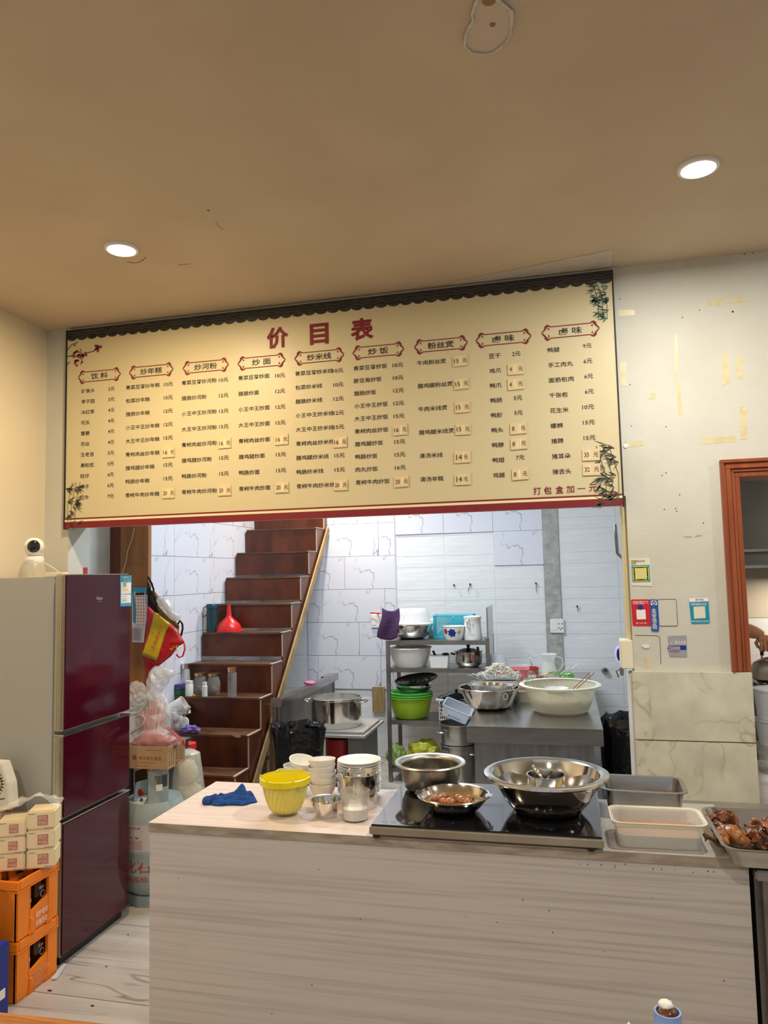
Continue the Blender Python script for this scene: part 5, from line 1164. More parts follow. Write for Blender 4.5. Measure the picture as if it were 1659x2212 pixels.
for px,py,l,dx,lab in ((981,1264,0,0,'small black nail left of the longer one on the kitchen wall'),(1016,1262,16,-5,'black nail trailing a bent wire on the kitchen wall'),(1158,1260,20,0,'thin hook hanging on the tiles left of cement strip'),(1247,1310,12,1,'thin hook on the tiles right of cement strip')):
    A=wallpt(px,py); k=mpp(A); bm=BM(); lathe(bm,[(0,0),(2.2*k,0),(2.2*k,.012),(0,.015)],seg=10,fn=lambda v,A=A:Vector((A.x+v.x,6.70-v.z,A.z+v.y)))
    if l: tube(bm,[A+Vector((0,-.008,0)),A+Vector((dx*k,-.008,-l*k))],.0025,5)
    tag(obj('wall_nail',bm,m_black),lab,'nail','nails and hooks in the kitchen wall')
# bin with black bag, water jug behind the right jamb
P=Vector((.335,4.62,0)); zt=at(1335,1545,Y=4.62).z; t=thing('green_bin','green bin lined with black bag behind the right side of the opening','bin',P)
bm=BM(); lathe(bm,[(0,0),(.12,0),(.15,zt*.9),(.146,zt*.9),(.115,.01),(0,.01)],seg=32); obj('shell',bm,m_green2,t,True)
bm=BM(); r=bmesh.ops.create_cone(bm,cap_ends=False,segments=64,radius1=.168,radius2=.175,depth=1); 
bm.free(); bm=BM()
pr=[(.155,zt*.38),(.165,zt*.55),(.17,zt*.75),(.17,zt*.95),(.155,zt*1.0),(.145,zt*.95),(.14,zt*.7),(0,zt*.5)]
lathe(bm,pr,seg=60)
for v in bm.verts: v.co+=Vector((noise.noise(v.co*22),noise.noise(v.co*22+Vector((5,0,0))),noise.noise(v.co*20+Vector((0,9,0)))))*.022
obj('bag_liner',bm,m_bag,t,True)
P=Vector((WX1+.075,5.1,0)); t=thing('water_bottle','large ribbed clear water bottle with orange cap beside green bin','bottle',P); zt=at(1310,1572,Y=5.1).z
pr=[(0,0),(.06,0),(.07,.02)]
for i in range(12): z=.03+(zt*.72-.03)*i/11; pr.append((.07-.005*(i%2),z))
pr+=[(.055,zt*.85),(.03,zt*.93),(.03,zt*.96),(0,zt*.96)]
bm=BM(); lathe(bm,pr,seg=32); obj('body',bm,mat('ribbed_clear_plastic',(.75,.75,.7),.12,alpha=.5),t,True)
bm=BM(); lathe(bm,[(0,zt*.95),(.036,zt*.95),(.036,zt),(0,zt)],seg=20); obj('cap',bm,mat('orange_cap',(.8,.35,.03),.4),t,True)
A=at(1341,1428,Y=3.95); B=at(1336,1398,Y=3.95); k=mpp(A)
t=thing('insect_lamp','small oval black wall lamp glowing blue at the rim inside the opening edge','lamp',(at(1337,1412,Y=3.93).x,3.93,at(1337,1412,Y=3.93).z))
R_=17*k
bm=BM(); lathe(bm,[(0,0),(R_,0),(R_*1.02,.010),(R_*.8,.016),(0,.016)],seg=28,sy_=1,fn=lambda v:Vector((v.x*.5,-v.z,v.y))); obj('glow_ring',bm,mat('violet_glow',(.25,.22,1),.4,emit=1.6),t,True)
bm=BM(); lathe(bm,[(0,.0),(R_*.82,.0),(R_*.80,.020),(0,.021)],seg=28,fn=lambda v:Vector((v.x*.42+.001,-v.z,v.y-.003))); obj('black_cover',bm,m_black,t,True)
bm=BM(); box(bm,0,.29-.001-t.location.x,.001,.012,-.012,.012,.002); obj('bracket',bm,m_black,t)
bm=BM(); A=at(1345,1450,Y=3.9); box(bm,A.x-.012,A.x+.004,3.885,3.915,A.z-.02,A.z+.02,.003); tube(bm,[A+Vector((-.01,0,.01)),A+Vector((-.03,0,0)),A+Vector((-.02,0,-.03))],.004,6); tag(obj('door_catch',bm,m_dsteel),'bent metal catch on the opening edge below insect lamp','catch')
bm=BM(); tube(bm,[at(1329,1133,Y=4.3),at(1331,1160,Y=4.3),at(1334,1195,Y=4.3),at(1344,1205,Y=4.3),Vector((.52,4.3,at(1344,1205,Y=4.3).z))],[.008,.010,.009,.012,.008],8); tag(obj('hanging_bar',bm,m_dsteel,None,'all'),'dark bent bar hanging inside the upper right of opening','bar')
# ------------------------------------------------------------------ under the stairs: sink, bins, stock pot
SKY0,SKY1=5.15,6.45; SKX=at(605,1511,Z=.80).x
sk=thing('steel_sink','stainless sink unit with deep bowl behind the yellow stair stringer','sink',(0,0,0))
bm=BM(); xl=-2.11
box(bm,xl,SKX,SKY0,SKY0+.05,.74,.80,.003); box(bm,SKX-.05,SKX,SKY0+.0505,6.2995,.74,.7995,.003); box(bm,xl,SKX,6.3,6.55,.74,.80,.003)
obj('rim',bm,m_steel,sk)
bm=BM(); box(bm,SKX-.04,SKX-.02,SKY0+.02,6.5,.42,.74); box(bm,xl,SKX-.04,SKY0+.03,SKY0+.04,.42,.74); box(bm,xl,SKX-.04,SKY0+.04,6.3,.42,.43); obj('bowl_wall',bm,m_dsteel,sk)
for y in (SKY0+.03,6.45): bm=BM(); box(bm,SKX-.05,SKX-.015,y,y+.035,0,.74); obj('leg',bm,m_dsteel,sk)
bm=BM(); tube(bm,[(xl+.03,5.4,.42),(xl+.03,5.4,.3),(xl+.06,5.38,.22),(xl+.05,5.35,.1)],.018,8); obj('drain_pipe',bm,m_black,sk,'all')
A=at(640,1478,Z=.80); bm=BM(); blob(bm,(0,0,.012),(.05,.03,.016),3,.4,3,3); tag(obj('pink_cloth',bm,mat('pink_cloth',(.65,.18,.35),.8),None,'all'),'small pink cloth on the sink rim','cloth',loc=(SKX-.03,A.y,.80))
P=at(648,1625,Y=4.9); P.z=0; P.x=at(645,1600,Y=4.75).x; P.y=4.75; zt=at(650,1580,Y=4.55).z; t=thing('black_bag_bin','wide bin covered by a black plastic bag beneath the sink','bin',P)
bm=BM(); lathe(bm,[(0,0),(.13,0),(.15,zt*.5),(.155,zt*.8),(.17,zt*.97),(.165,zt),(.15,zt*.96),(.13,zt*.6),(0,zt*.5)],seg=64)
for v in bm.verts:
    if v.co.z>.05: v.co+=Vector((noise.noise(v.co*20),noise.noise(v.co*20+Vector((5,0,0))),.6*noise.noise(v.co*18+Vector((0,9,0)))))*.025
obj('bag_liner',bm,m_bag,t,True)
PYY=5.6
zt=at(760,1575,Y=PYY-.1).z
A=at(760,1590,Y=PYY); k=mpp(A); x0=at(712,1590,Y=PYY).x; x1=at(806,1590,Y=PYY).x
t=thing('low_board_table','low table of stacked boards carrying the large stock pot','table',(0,0,0))
bm=BM(); box(bm,x0-.05,x1,PYY-.25,PYY+.35,zt-.035,zt-.018); box(bm,x0,x1-.02,PYY-.2,PYY+.3,zt-.016,zt); obj('board',bm,mat('grey_board',(.35,.32,.28),.7),t)
bm=BM(); box(bm,x1-.14,x1-.03,PYY-.2,PYY+.25,0,zt-.035); obj('leg',bm,mat('grey_side_panel',(.16,.16,.15),.7),t)
bm=BM(); box(bm,x0-.02,x0+.02,PYY+.1,PYY+.25,0,zt-.035); obj('leg',bm,m_dsteel,t)
P=Vector((at(727,1560,Y=PYY+.03).x,PYY+.03,zt)); k=mpp(P); R=54*k; h=at(727,1506,Y=PYY+.03).z-zt
t=thing('stock_pot','very large stainless stock pot with side handles near the sink','pot',P)
bm=BM(); lathe(bm,[(0,0),(R*.97,0),(R,.01),(R,h-.01),(R*1.04,h-.004),(R*1.045,h+.004),(R*.98,h+.004),(R*.975,.01),(0,.008)],seg=60); obj('shell',bm,m_pol,t,True)
bm=BM(); lathe(bm,[(0,h*.80),(R*.97,h*.80),(R*.97,h*.78),(0,h*.78)],seg=40); obj('water',bm,mat('grey_water',(.25,.25,.24),.1),t,True)
for s_ in (-1,1):
    bm=BM(); y=-.02; tube(bm,[(s_*R,y-.05,h*.87),(s_*(R+.035),y-.05,h*.89),(s_*(R+.055),y-.03,h*.9),(s_*(R+.055),y+.03,h*.9),(s_*(R+.035),y+.05,h*.89),(s_*R,y+.05,h*.87)],.007,8); obj('handle',bm,m_pol,t,'all')
P=Vector((at(735,1620,Y=PYY-.06).x,PYY-.06,0)); t=thing('red_bucket','dark red plastic bucket under the low board table','bucket',P); R=.11; h=zt-.07
bm=BM(); lathe(bm,[(0,0),(R*.85,0),(R,h-.01),(R*1.05,h-.008),(R*1.05,h),(R*.96,h),(R*.82,.01),(0,.01)],seg=36); obj('shell',bm,mat('dark_red_plastic',(.30,.01,.012),.4),t,True)
bm=BM(); tube(bm,[(-R*1.03,0,h-.01),(-R*.8,-R*.7,h*.55),(0,-R*1.1,h*.38),(R*.8,-R*.7,h*.55),(R*1.03,0,h-.01)],.002,5); obj('handle',bm,m_dsteel,t,'all')
bm=BM(); txt(bm,'油漆',lambda a,b_:Vector((a,-math.sqrt(R*R-a*a)*1.0,h*.35+b_)),.03,.06,.002,'c'); obj('bucket_print',bm,mat('orange_cap',(0,0,0)),t)
# ------------------------------------------------------------------ left: crates, tissues, cartons
KX=-2.205; KY0=2.695; KY1=2.945
zt=at(125,1855,X=KX).z; CHH=zt/2
def crate(z0,label):
    t=thing('bottle_crate',label,'crate',(KX,KY0,z0),0,'orange bottle crates'); D=KY1-KY0; WX=.43; H=CHH-.003
    bm=BM(); box(bm,-WX,0,0,.012,0,H-.03,.003); box(bm,-WX,0,D-.012,D,0,H-.03,.003); box(bm,-WX,-WX+.012,.012,D-.012,0,H-.03); box(bm,-WX+.012,-.002,.012,D-.012,.0,.01); obj('wall_panel',bm,m_orange,t)
    bm=BM(); a,b_=D*.30,D*.76
    prism(bm,[(0,a,.004),(0,b_,.004),(0,b_,H*.50),(0,b_-.02,H*.46),(0,(a+b_)/2+.02,H*.45),(0,(a+b_)/2,H*.42),(0,a+.02,H*.38),(0,a,H*.38)],(-.010,0,0)); obj('side_panel',bm,m_orange,t)
    bm=BM()
    box(bm,-.014,.002,0,a,0,H-.03,.003); box(bm,-.014,.002,b_,D,0,H-.03,.003); box(bm,-.012,.003,a-.004,a+.002,0,H*.84,.001); box(bm,-.012,.003,b_-.002,b_+.004,0,H*.84,.001); box(bm,-.014,.003,a,b_,H*.82,H-.03,.002)
    for y in (a-.008,b_-.018): prism(bm,[(.0,y,0),(.0,y+.035,0),(.0,y+.022,.06),(.0,y+.012,.06)],(.007,0,0))
    obj('side_frame',bm,m_orange,t)
    bm=BM()
    for y in (a-.006,b_-.016):
        for q in range(6): box(bm,.007,.0085,y+.006+q*.001,y+.028-q*.001,.005+q*.009,.009+q*.009)
    obj('corner_rib',bm,m_orange,t,kind='stuff')
    bm=BM(); box(bm,-WX-.004,.006,-.004,D+.004,H-.045,H-.038,.002)
    for r_ in ((-WX-.003,.005,-.003,.010),(-WX-.003,.005,D-.010,D+.003)): box(bm,r_[0],r_[1],r_[2],r_[3],H-.038,H,.003)
    box(bm,-.009,.005,.010,D-.010,H-.038,H,.003); box(bm,-WX-.003,-WX+.01,.010,D-.010,H-.038,H,.003)
    bmesh.ops.delete(bm,geom=[],context='VERTS')
    obj('rim',bm,m_orange,t)
    return t,D,H,a,b_
m_brownglass=mat('brown_bottle_glass',(.045,.015,.005),.08,coat=.5)
def fy(y0,z0,x=.003): return lambda a,b_:Vector((x,y0+a,z0+b_))
for n,(z0,lab) in enumerate(((0,'lower orange bottle crate with white outlined logo on its side'),(CHH,'upper orange bottle crate with two rows of white characters'))):
    t,D,H,a,b_=crate(z0,lab)
    bm=BM()
    if n==1:
        txt(bm,'爱护使用',fy((a+b_)/2+.006,H*.27,.0085),.024,.070,.004,'c'); txt(bm,'环保回收',fy((a+b_)/2+.006,H*.12,.0085),.024,.070,.004,'c')
    else:
        txt(bm,'北冰洋',fy((a+b_)/2+.004,H*.28,.0085),.034,.085,.010,'c'); txt(bm,'ArcticOcean',fy((a+b_)/2+.004,H*.12,.0085),.024,.085,.010,'c')
    obj('crate_lettering',bm,m_paper,t)
    if n==0:
        bm=BM(); txt(bm,'北冰洋',fy((a+b_)/2+.004,H*.28,.0091),.032,.083,-.012,'c'); txt(bm,'ArcticOcean',fy((a+b_)/2+.004,H*.12,.0091),.022,.083,-.012,'c'); obj('logo_inline',bm,mat('logo_red',(.55,.12,.03),.5),t)
    for j in range(2):
        for i2 in range(2):
            y=KY0+.075+.085*j+.02; x=KX-.055-.085*i2
            b=BM(); lathe(b,[(0,0),(.031,0),(.033,.004),(.033,H*.55),(.028,H*.66),(.015,H*.82),(.013,H*.90),(.016,H*.93),(0,H*.93)],seg=20); 
            o=obj('drink_bottle',b,m_brownglass,None,True)
            tag(o,'brown glass drink bottle in the %s crate, %s row, %s the refrigerator'%(['lower','upper'][n],['outer','inner'][i2],['far from','near'][j]),'bottle','brown bottles in the crates',loc=(x,y,z0+.011))
            if i2==0:
                b=BM()
                txt(b,'北冰洋',lambda a_,c_:Vector((math.sqrt(max(0,.034**2-a_*a_)),a_,H*.58+c_)),.014,.036,.001,'c'); lathe(b,[(.012,0),(.014,0),(.014,.001),(.012,.001)],(0,0,0),14,fn=lambda v:Vector((.0338+v.z,v.x,H*.46+v.y)))
                obj('bottle_lettering',b,m_paper,o)
# tissue packs
TZ0=zt+.003
def pack2(c,w_,z0,z1,label,rz):
    h=z1-z0-.002; t=thing('tissue_pack',label,'tissue pack',(c.x,c.y,z0),rz,'stacked cream tissue packs')
    bm=BM(); box(bm,-w_/2,w_/2,-.055,.055,0,h,.006); obj('wrap',bm,m_tissue,t,True)
    f=lambda px,pz:(lambda a_,c_:Vector((px+a_,-.0562,pz+c_)))
    bm=BM(); s=h*.27
    for i in (-1,1):
        for j in (-1,1): box(bm,w_*.08+i*s*.52-s*.48,w_*.08+i*s*.52+s*.48,-.0562,-.0555,h*.5+j*s*.52-s*.48,h*.5+j*s*.52+s*.48)
    sl=obj('red_seal',bm,mat('seal_red',(.45,.06,.04),.6),t,kind='stuff')
    bm=BM(); txt(bm,'原生',f(w_*.08,h*.5+s*.52),s*.7,s*1.8,0,'c'); txt(bm,'竹纸',f(w_*.08,h*.5-s*.52),s*.7,s*1.8,0,'c')
    for v in bm.verts: v.co.y-=.0006
    obj('seal_lettering',bm,m_tissue,t)
    bm=BM(); txt(bm,'情缘王',f(-w_*.42,h*.86),.006,.028,0); box(bm,w_*.12,w_*.44,-.0562,-.0556,h*.08,h*.10); obj('pack_lettering',bm,m_ink2,t)
TA=.42; TD_=Vector((cos(TA),sin(TA),0)); TN=Vector((-sin(TA),cos(TA),0))
C0=at(121,1800,Y=2.85); C0.z=0
def alongpx(px):   # distance back along the pack row to a sight line
    d=ray(px,1800); den=d.x*TD_.y-d.y*TD_.x; return (d.x*C0.y-d.y*C0.x)/den
s1=alongpx(57); Yp=2.80
zs=[0,0,0,at(90,1750,Y=2.83).z]
ztopl=at(28,1772,Y=2.78).z
for i,nm in enumerate(('lowest','middle','top')):
    for side in (0,1):
        hi=(zs[3] if side==0 else ztopl)-TZ0; c=C0-TD_*(s1*(side+.5)+.002)+TN*.055
        pack2(c,s1-.004,TZ0+hi*i/3,TZ0+hi*(i+1)/3,('%s cream tissue pack with red seal in the stack next to refrigerator' if side==0 else '%s cream tissue pack with red seal in the left stack')%nm,TA+.03*(i-1)*(1 if side else -1))
wp=s1; xm=(C0-TD_*s1).x
t=thing('tissue_wrap_film','crumpled clear plastic wrap peeled open over the tissue packs','film',((C0-TD_*s1+TN*.04).x,(C0-TD_*s1+TN*.04).y,zs[3]),TA)
bm=BM(); n=30
for s_ in (0,):
    G=[]
    for i in range(n):
        row=[]
        for j in range(12):
            u=i/(n-1); v=j/11; x=-wp*1.1+u*wp*2.15; z=.035*sin(PI*u)**.7*(1-v*.3)+.035*abs(noise.noise((u*5,v*4,1)))+.03*math.exp(-((u-.72)**2)*30)*(1-v); y=-.06+.14*v
            row.append(bm.verts.new((x,y,z-(.012 if u<.5 else 0)+.004)))
        G.append(row)
    for i in range(n-1):
        for j in range(11): bm.faces.new((G[i][j],G[i+1][j],G[i+1][j+1],G[i][j+1]))
obj('film_top',bm,m_film,t,'all')
bm=BM(); G=[]
for i in range(n):
    row=[]
    for j in range(10):
        u=i/(n-1); v=j/9; row.append(bm.verts.new((-wp*1.02+u*wp*2.04,-.066-.006*abs(noise.noise((u*9,v*7,4))),-(zs[3]-TZ0)*v+.01)))
    G.append(row)
for i in range(n-1):
    for j in range(9): bm.faces.new((G[i][j],G[i+1][j],G[i+1][j+1],G[i][j+1]))
obj('film_front',bm,mat('clear_film_front',(.95,.95,.92),.1,alpha=.12,bump=.8,bs=30,spec=1),t,'all')
# cardboard + white bag behind
p=at(14,1745,Y=2.87); bm=BM(); box(bm,-.12,.0,-.035,.04,0,p.z-TZ0,.002); tag(obj('cardboard_carton',bm,m_card),'plain brown carton behind the left tissue stack','carton',loc=(p.x+.0,2.87,TZ0))
pz=p.z; p1=at(24,1700,Y=2.87); 
bm=BM(); x1=p1.x-p.x+.02; hb=at(10,1645,Y=2.87).z-pz
prism(bm,[(-.13,-.03,0),(x1,-.03,0),(x1-.012,-.03,hb*.55),(x1-.05,-.03,hb),(-.12,-.03,hb)],(0,.06,0)); bmesh.ops.bevel(bm,geom=bm.edges[:],offset=.004,segments=2,affect='EDGES')
o=obj('white_flour_bag',bm,mat('white_paper_bag',(.70,.68,.62),.7,bump=.4,bs=14)); tag(o,'white paper bag with yellow oval and black sketch against the refrigerator','bag',loc=(p.x,2.87,pz+.001))
bm=BM(); c=(x1-.075,hb*.55)
lathe(bm,[(0,0),(.03,0),(.03,.001),(0,.001)],seg=24,sy_=1.25,fn=lambda v:Vector((c[0]+v.x,-.0311-v.z,c[1]+v.y))); obj('yellow_oval',bm,m_yel,o)
bm=BM()
for q in range(9): a=-.9+q*.3; prism(bm,[(c[0]+.03*cos(a-.12),-.0325,c[1]+.037*sin(a-.12)),(c[0]+.048*cos(a),-.0325,c[1]+.055*sin(a)),(c[0]+.03*cos(a+.12),-.0325,c[1]+.037*sin(a+.12))],(0,.001,0))
tube(bm,[(c[0]-.05,-.032,c[1]-.06),(c[0]-.01,-.032,c[1]-.05),(c[0]+.02,-.032,c[1]-.065),(c[0]+.05,-.032,c[1]-.06)],.002,4); obj('black_sketch',bm,m_ink,o)
# blue carton and white pail in front
q0=at(18,2188,Z=.02); bx=q0.x-.005; by=q0.y-.055
zc=at(16,2035,X=bx).z
t=thing('blue_carton','dark blue printed carton standing on the floor at the left frame edge','carton',(bx,by,0))
bm=BM(); box(bm,-.22,0,-.10,.06,0,zc,.002); obj('carton_body',bm,m_navy,t)
bm=BM(); box(bm,-.001,.001,-.09,-.01,.02,zc*.6); box(bm,-.20,-.02,-.1012,-.1,.03,zc*.55); obj('pale_panel',bm,m_sky,t)
bm=BM(); box(bm,.0,.0018,.012,.04,zc*.30,zc*.42); obj('code_label',bm,m_paper,t)
bm=BM(); tube(bm,[(-.02,-.104,zc*.35),(-.02,-.104,zc*.95)],[.035,.02],10); obj('yellow_print',bm,m_ybag,t)
t=thing('white_pail','white plastic pail with red contents on the blue carton','pail',(bx-.115,by-.02,zc+.001)); zp=at(8,1895,X=bx-.03).z-zc
bm=BM(); lathe(bm,[(0,0),(.075,0),(.088,zp*.8),(.094,zp*.81),(.094,zp*.86),(.088,zp*.87),(.093,zp*.93),(.093,zp*.97),(.08,zp),(0,zp)],seg=36); obj('shell',bm,m_whitepl,t,True)
bm=BM(); lathe(bm,[(0,zp*1.02),(.05,zp*1.01),(.06,zp*1.0),(0,zp*1.0)],seg=24); obj('red_lid_patch',bm,m_redpl,t,True)
# clear strip on the floor
a=at(117,2116,Z=.004); b_=at(139,2084,Z=.004); bm=BM(); d_=(b_-a).normalized(); n_=Vector((-d_.y,d_.x,0))*.011
prism(bm,[a+n_,b_+n_,b_-n_,a-n_],(0,0,.004)); tag(obj('plastic_strip',bm,mat('scuffed_clear_plastic',(.75,.72,.75),.2,alpha=.7)),'clear plastic strip on the floor between crate and refrigerator','strip')
for px,py,s in ((108,2140,.009),(200,2173,.007),(230,2088,.004),(277,2019,.004)):
    a=at(px,py,Z=.001); bm=BM(); prism(bm,[a+Vector((s*cos(q)*(1+.4*(i%2)),s*.5*sin(q),0)) for i,q in enumerate([k*PI/3 for k in range(6)])],(0,0,.002)); tag(obj('floor_litter',bm,m_ink),'tiny dark scrap of litter on the floor tiles','litter','tiny dark scraps on the floor')
# foreground table with jar
tb=thing('dining_table','orange varnished wooden table whose edge crosses the lower left corner','table',(0,0,0))
bm=BM(); box(bm,-1.7,.75,.82,1.475,.715,.75,.004,rot=(0,0,.035),ctr=(-.9,1.475,.73)); obj('top',bm,m_table,tb)
for x in (-1.6,.6):
    for y in (.95,1.38): bm=BM(); box(bm,x,x+.05,y,y+.05,0,.715); obj('leg',bm,m_table,tb)
p=at(1442,2184,Y=1.30); k=mpp(p); t=thing('blue_jar','blue plastic jar with brown and white contents at the bottom edge','jar',(p.x,1.30,.752)); h=p.z-.752
bm=BM(); lathe(bm,[(0,0),(.040,0),(.046,.006),(.046,h*.70),(.03,h*.86),(28*k,h*.93),(28*k,h),(24*k,h),(24*k,h*.9),(0,h*.85)],seg=36); obj('body',bm,m_bluepl,t,True)
bm=BM(); blob(bm,(0,0,h-.004),(.016,.014,.009),3,.3,4,1); obj('brown_contents',bm,m_meat,t,'all')
bm=BM(); blob(bm,(-.002,.004,h+.007),(.011,.010,.007),3,.3,4,2); obj('white_contents',bm,m_paper,t,'all')
p=at(1358,2206,Y=1.30); bm=BM(); blob(bm,(0,0,0),(.018,.018,p.z-.752),3,0); o=obj('green_stopper',bm,mat('pale_green_plastic',(.50,.62,.50),.4),None,'all'); tag(o,'pale green rounded stopper barely showing beside the blue jar','stopper',loc=(p.x,1.30,.752))
# ------------------------------------------------------------------ gas cylinder, carton and bags behind the fridge
GR=.163; P=foot(332,1962,0,r=GR*.85); GX,GY=P.x,P.y
zf=lambda y:at(332,y,Y=GY-GR).z
t=thing('gas_cylinder','grey gas cylinder with red lettering between refrigerator and counter','gas cylinder',(GX,GY,0))
zsh=at(332,1775,Y=GY-GR).z; ztop=at(345,1728,Y=GY-.06).z
bm=BM(); lathe(bm,[(0,.0),(GR*.78,0),(GR*.80,.05),(GR*.78,.055),(GR*.7,.055),(GR*.86,.075),(GR*.97,.12),(GR,.17),(GR,zf(1848)-.006),(GR*1.015,zf(1848)),(GR,zf(1843)),(GR,zsh-.02),(GR*.97,zsh+.03),(GR*.85,zsh+.075),(GR*.6,ztop-.015),(GR*.3,ztop),(0,ztop)],seg=56); obj('shell',bm,m_gcyl,t,True)
zc1=at(350,1662,Y=GY-.06).z
def arcplate(bm,R,a0,a1,z0,z1,t_=.004,hole=None,n=14):
    for i in range(n):
        q0_,q1_=a0+(a1-a0)*i/n,a0+(a1-a0)*(i+1)/n
        segs=[(z0,z1)]
        if hole and hole[0]<=(i+.5)/n<=hole[1]: segs=[(z0,hole[2]),(hole[3],z1)]
        for za,zb_ in segs:
            prism(bm,[(R*cos(q0_),R*sin(q0_),za),(R*cos(q1_),R*sin(q1_),za),(R*cos(q1_),R*sin(q1_),zb_),(R*cos(q0_),R*sin(q0_),zb_)],(-t_*cos(q0_),-t_*sin(q0_),0))
bm=BM(); hz=zc1-ztop; arcplate(bm,.105,-PI*.42,-PI*.08,ztop-.035,zc1,hole=(.3,.95,ztop+hz*.42,ztop+hz*.82)); arcplate(bm,.105,PI*.55,PI*1.25,ztop-.035,zc1,hole=(.2,.8,ztop+hz*.42,ztop+hz*.82)); obj('collar',bm,m_gcyl,t,True)
bm=BM(); lathe(bm,[(0,ztop),(.03,ztop),(.025,ztop+.05),(.018,ztop+.06),(.018,ztop+.10),(0,ztop+.10)],seg=16); vv=obj('valve',bm,m_gold,t,True)
bm=BM(); blob(bm,(-.05,-.05,ztop+.03),(.016,.01,.02),2,.1); obj('valve_knob',bm,m_redpl,vv,'all')
def ct(bm,s,th,z,h_,w_,off=0,R=GR+.001): txt(bm,s,lambda a,b_:Vector((R*cos(th+a/R),R*sin(th+a/R),z+b_)),h_,w_,off,'c')
ph=-PI/2-.33
bm=BM(); arcplate(bm,GR+.0015,-PI/2-1.1,-PI/2+.5,zf(1843),zf(1786),.001); obj('paper_label',bm,mat('pinkish_label',(.50,.46,.45),.6),t)
bm=BM(); R2=GR+.0022
ct(bm,'严禁擅自改装',ph,zf(1792),.012,.15,.001,R2); ct(bm,'易 燃 易 爆',ph,zf(1813),.011,.13,.001,R2)
for i in range(6): ct(bm,'液化石油气钢瓶使用须知请勿',ph,zf(1820+i*3.6),.005,.17,0,R2)
ct(bm,'◇',ph,zf(1802),.026,.034,0,R2)
ct(bm,'化石油',ph+.56,zf(1876),.062,.23,.006,GR+.001); ct(bm,'高钢瓶检',ph+.18,zf(1903),.030,.17,.0,GR+.001); obj('cylinder_lettering',bm,mat('faded_red_ink',(.42,.03,.04),.6),t)
bm=BM(); zb_=at(355,1704,Y=GY-.09).z; 
arcplate(bm,.107,-PI*.30,-PI*.20,zb_-.016,zb_+.016,.001); obj('code_plate',bm,m_paper,t)
bm=BM(); 
for pts in ([(283,1738),(306,1722),(312,1730),(290,1752)],[(302,1724),(318,1722),(308,1740),(300,1742)]):
    prism(bm,[at(x,y,Y=GY-.12-.0*i)-Vector((GX,GY,0)) for i,(x,y) in enumerate(pts)],(0,.0015,0))
obj('paper_tag',bm,m_paper,t)
# carton on the cylinder
YC=GY-.13; xc=at(362,1640,Y=YC).x; z0=max(at(362,1663,Y=YC).z,zc1+.001); z1=at(362,1614,Y=YC).z; yb=at(400,1625,X=xc).y
yb=min(yb,GY+.20)
t=thing('food_carton','open brown cardboard carton with red characters on the gas cylinder','carton',(xc,YC,z0)); D=yb-YC; H=z1-z0; Wd=.27
bm=BM(); box(bm,-Wd,0,0,.004,0,H); box(bm,-Wd,0,D-.004,D,0,H); box(bm,-.004,0,.004,D-.004,0,H); box(bm,-Wd,-Wd+.004,.004,D-.004,0,H); box(bm,-Wd+.004,-.004,.004,D-.004,0,.004); obj('carton_body',bm,m_card,t)
f=lambda x,z:(lambda a,b_:Vector((x+a,-.0006,z+b_)))
bm=BM(); txt(bm,'新元系列食品',f(-.03-.135,H*.48),.020,.130,.001); txt(bm,'中国名优食品上海名牌产品优质',f(-.13,H*.84),.005,.10); txt(bm,'产品 上海某食品有限公司',f(-.19,H*.28),.006,.12); txt(bm,'制造商 地址电话',f(-.19,H*.12),.005,.08)
box(bm,-.202,-.180,-.0008,-.0002,H*.40,H*.60); obj('carton_lettering',bm,mat('red_brown_ink',(.30,.05,.03),.7),t)
f=lambda y,z:(lambda a,b_:Vector((.0006,y+a,z+b_)))
bm=BM(); r=random.Random(1)
for c_ in range(5):
    for q in range(7): txt(bm,r.choice('品名产地规格数量日期重净'),f(D*(.06+.11*c_)+(.06*D if c_>2 else 0),H*(.9-.12*q)),.009,.011)
for q in range(6): box(bm,.0002,.0008,D*.62,D*.94,H*(.82-.13*q),H*(.825-.13*q)); txt(bm,'净含量规格',f(D*.64,H*(.88-.13*q)),.006,D*.26)
obj('side_lettering',bm,m_ink2,t)
bm=BM(); txt(bm,'王系列',lambda a,b_:Vector((.0009,D*.50-b_*0+ (b_),H*.78-a)),.018,H*.5,.001); box(bm,.0003,.0010,D*.44,D*.56,H*.04,H*.18); obj('red_side_lettering',bm,mat('seal_red',(0,0,0)),t)
t=thing('meat_bag','knotted clear bag of dark red meat resting in the food carton','bag',(xc-.12,YC+D*.45,z0+.006))
bm=BM(); blob(bm,(0,0,H*.95),(.125,min(.12,D*.40),.055),4,.18,2.2,3,flat_=-.05); obj('meat',bm,mat('cured_red_meat',(.22,.02,.02),.35,col2=(.34,.07,.05),ns=14,bump=.6,bs=25),t,'all')
bm=BM(); blob(bm,(0,0,H*.98),(.132,min(.125,D*.42),.068),4,.14,2.6,3,flat_=-.06)
lathe(bm,[(.05,H*.98+.05),(.012,H*.98+.085),(.01,H*.98+.10),(.035,H*.98+.13),(.045,H*.98+.14)],seg=18,fn=lambda v:v+Vector((.02,0,0))+Vector((noise.noise(v*40),0,noise.noise(v*40+Vector((3,0,0)))))*.02)
obj('film',bm,mat('thin_clear_film',(.95,.93,.93),.1,alpha=.13,bump=.9,bs=30,spec=1),t,'all')
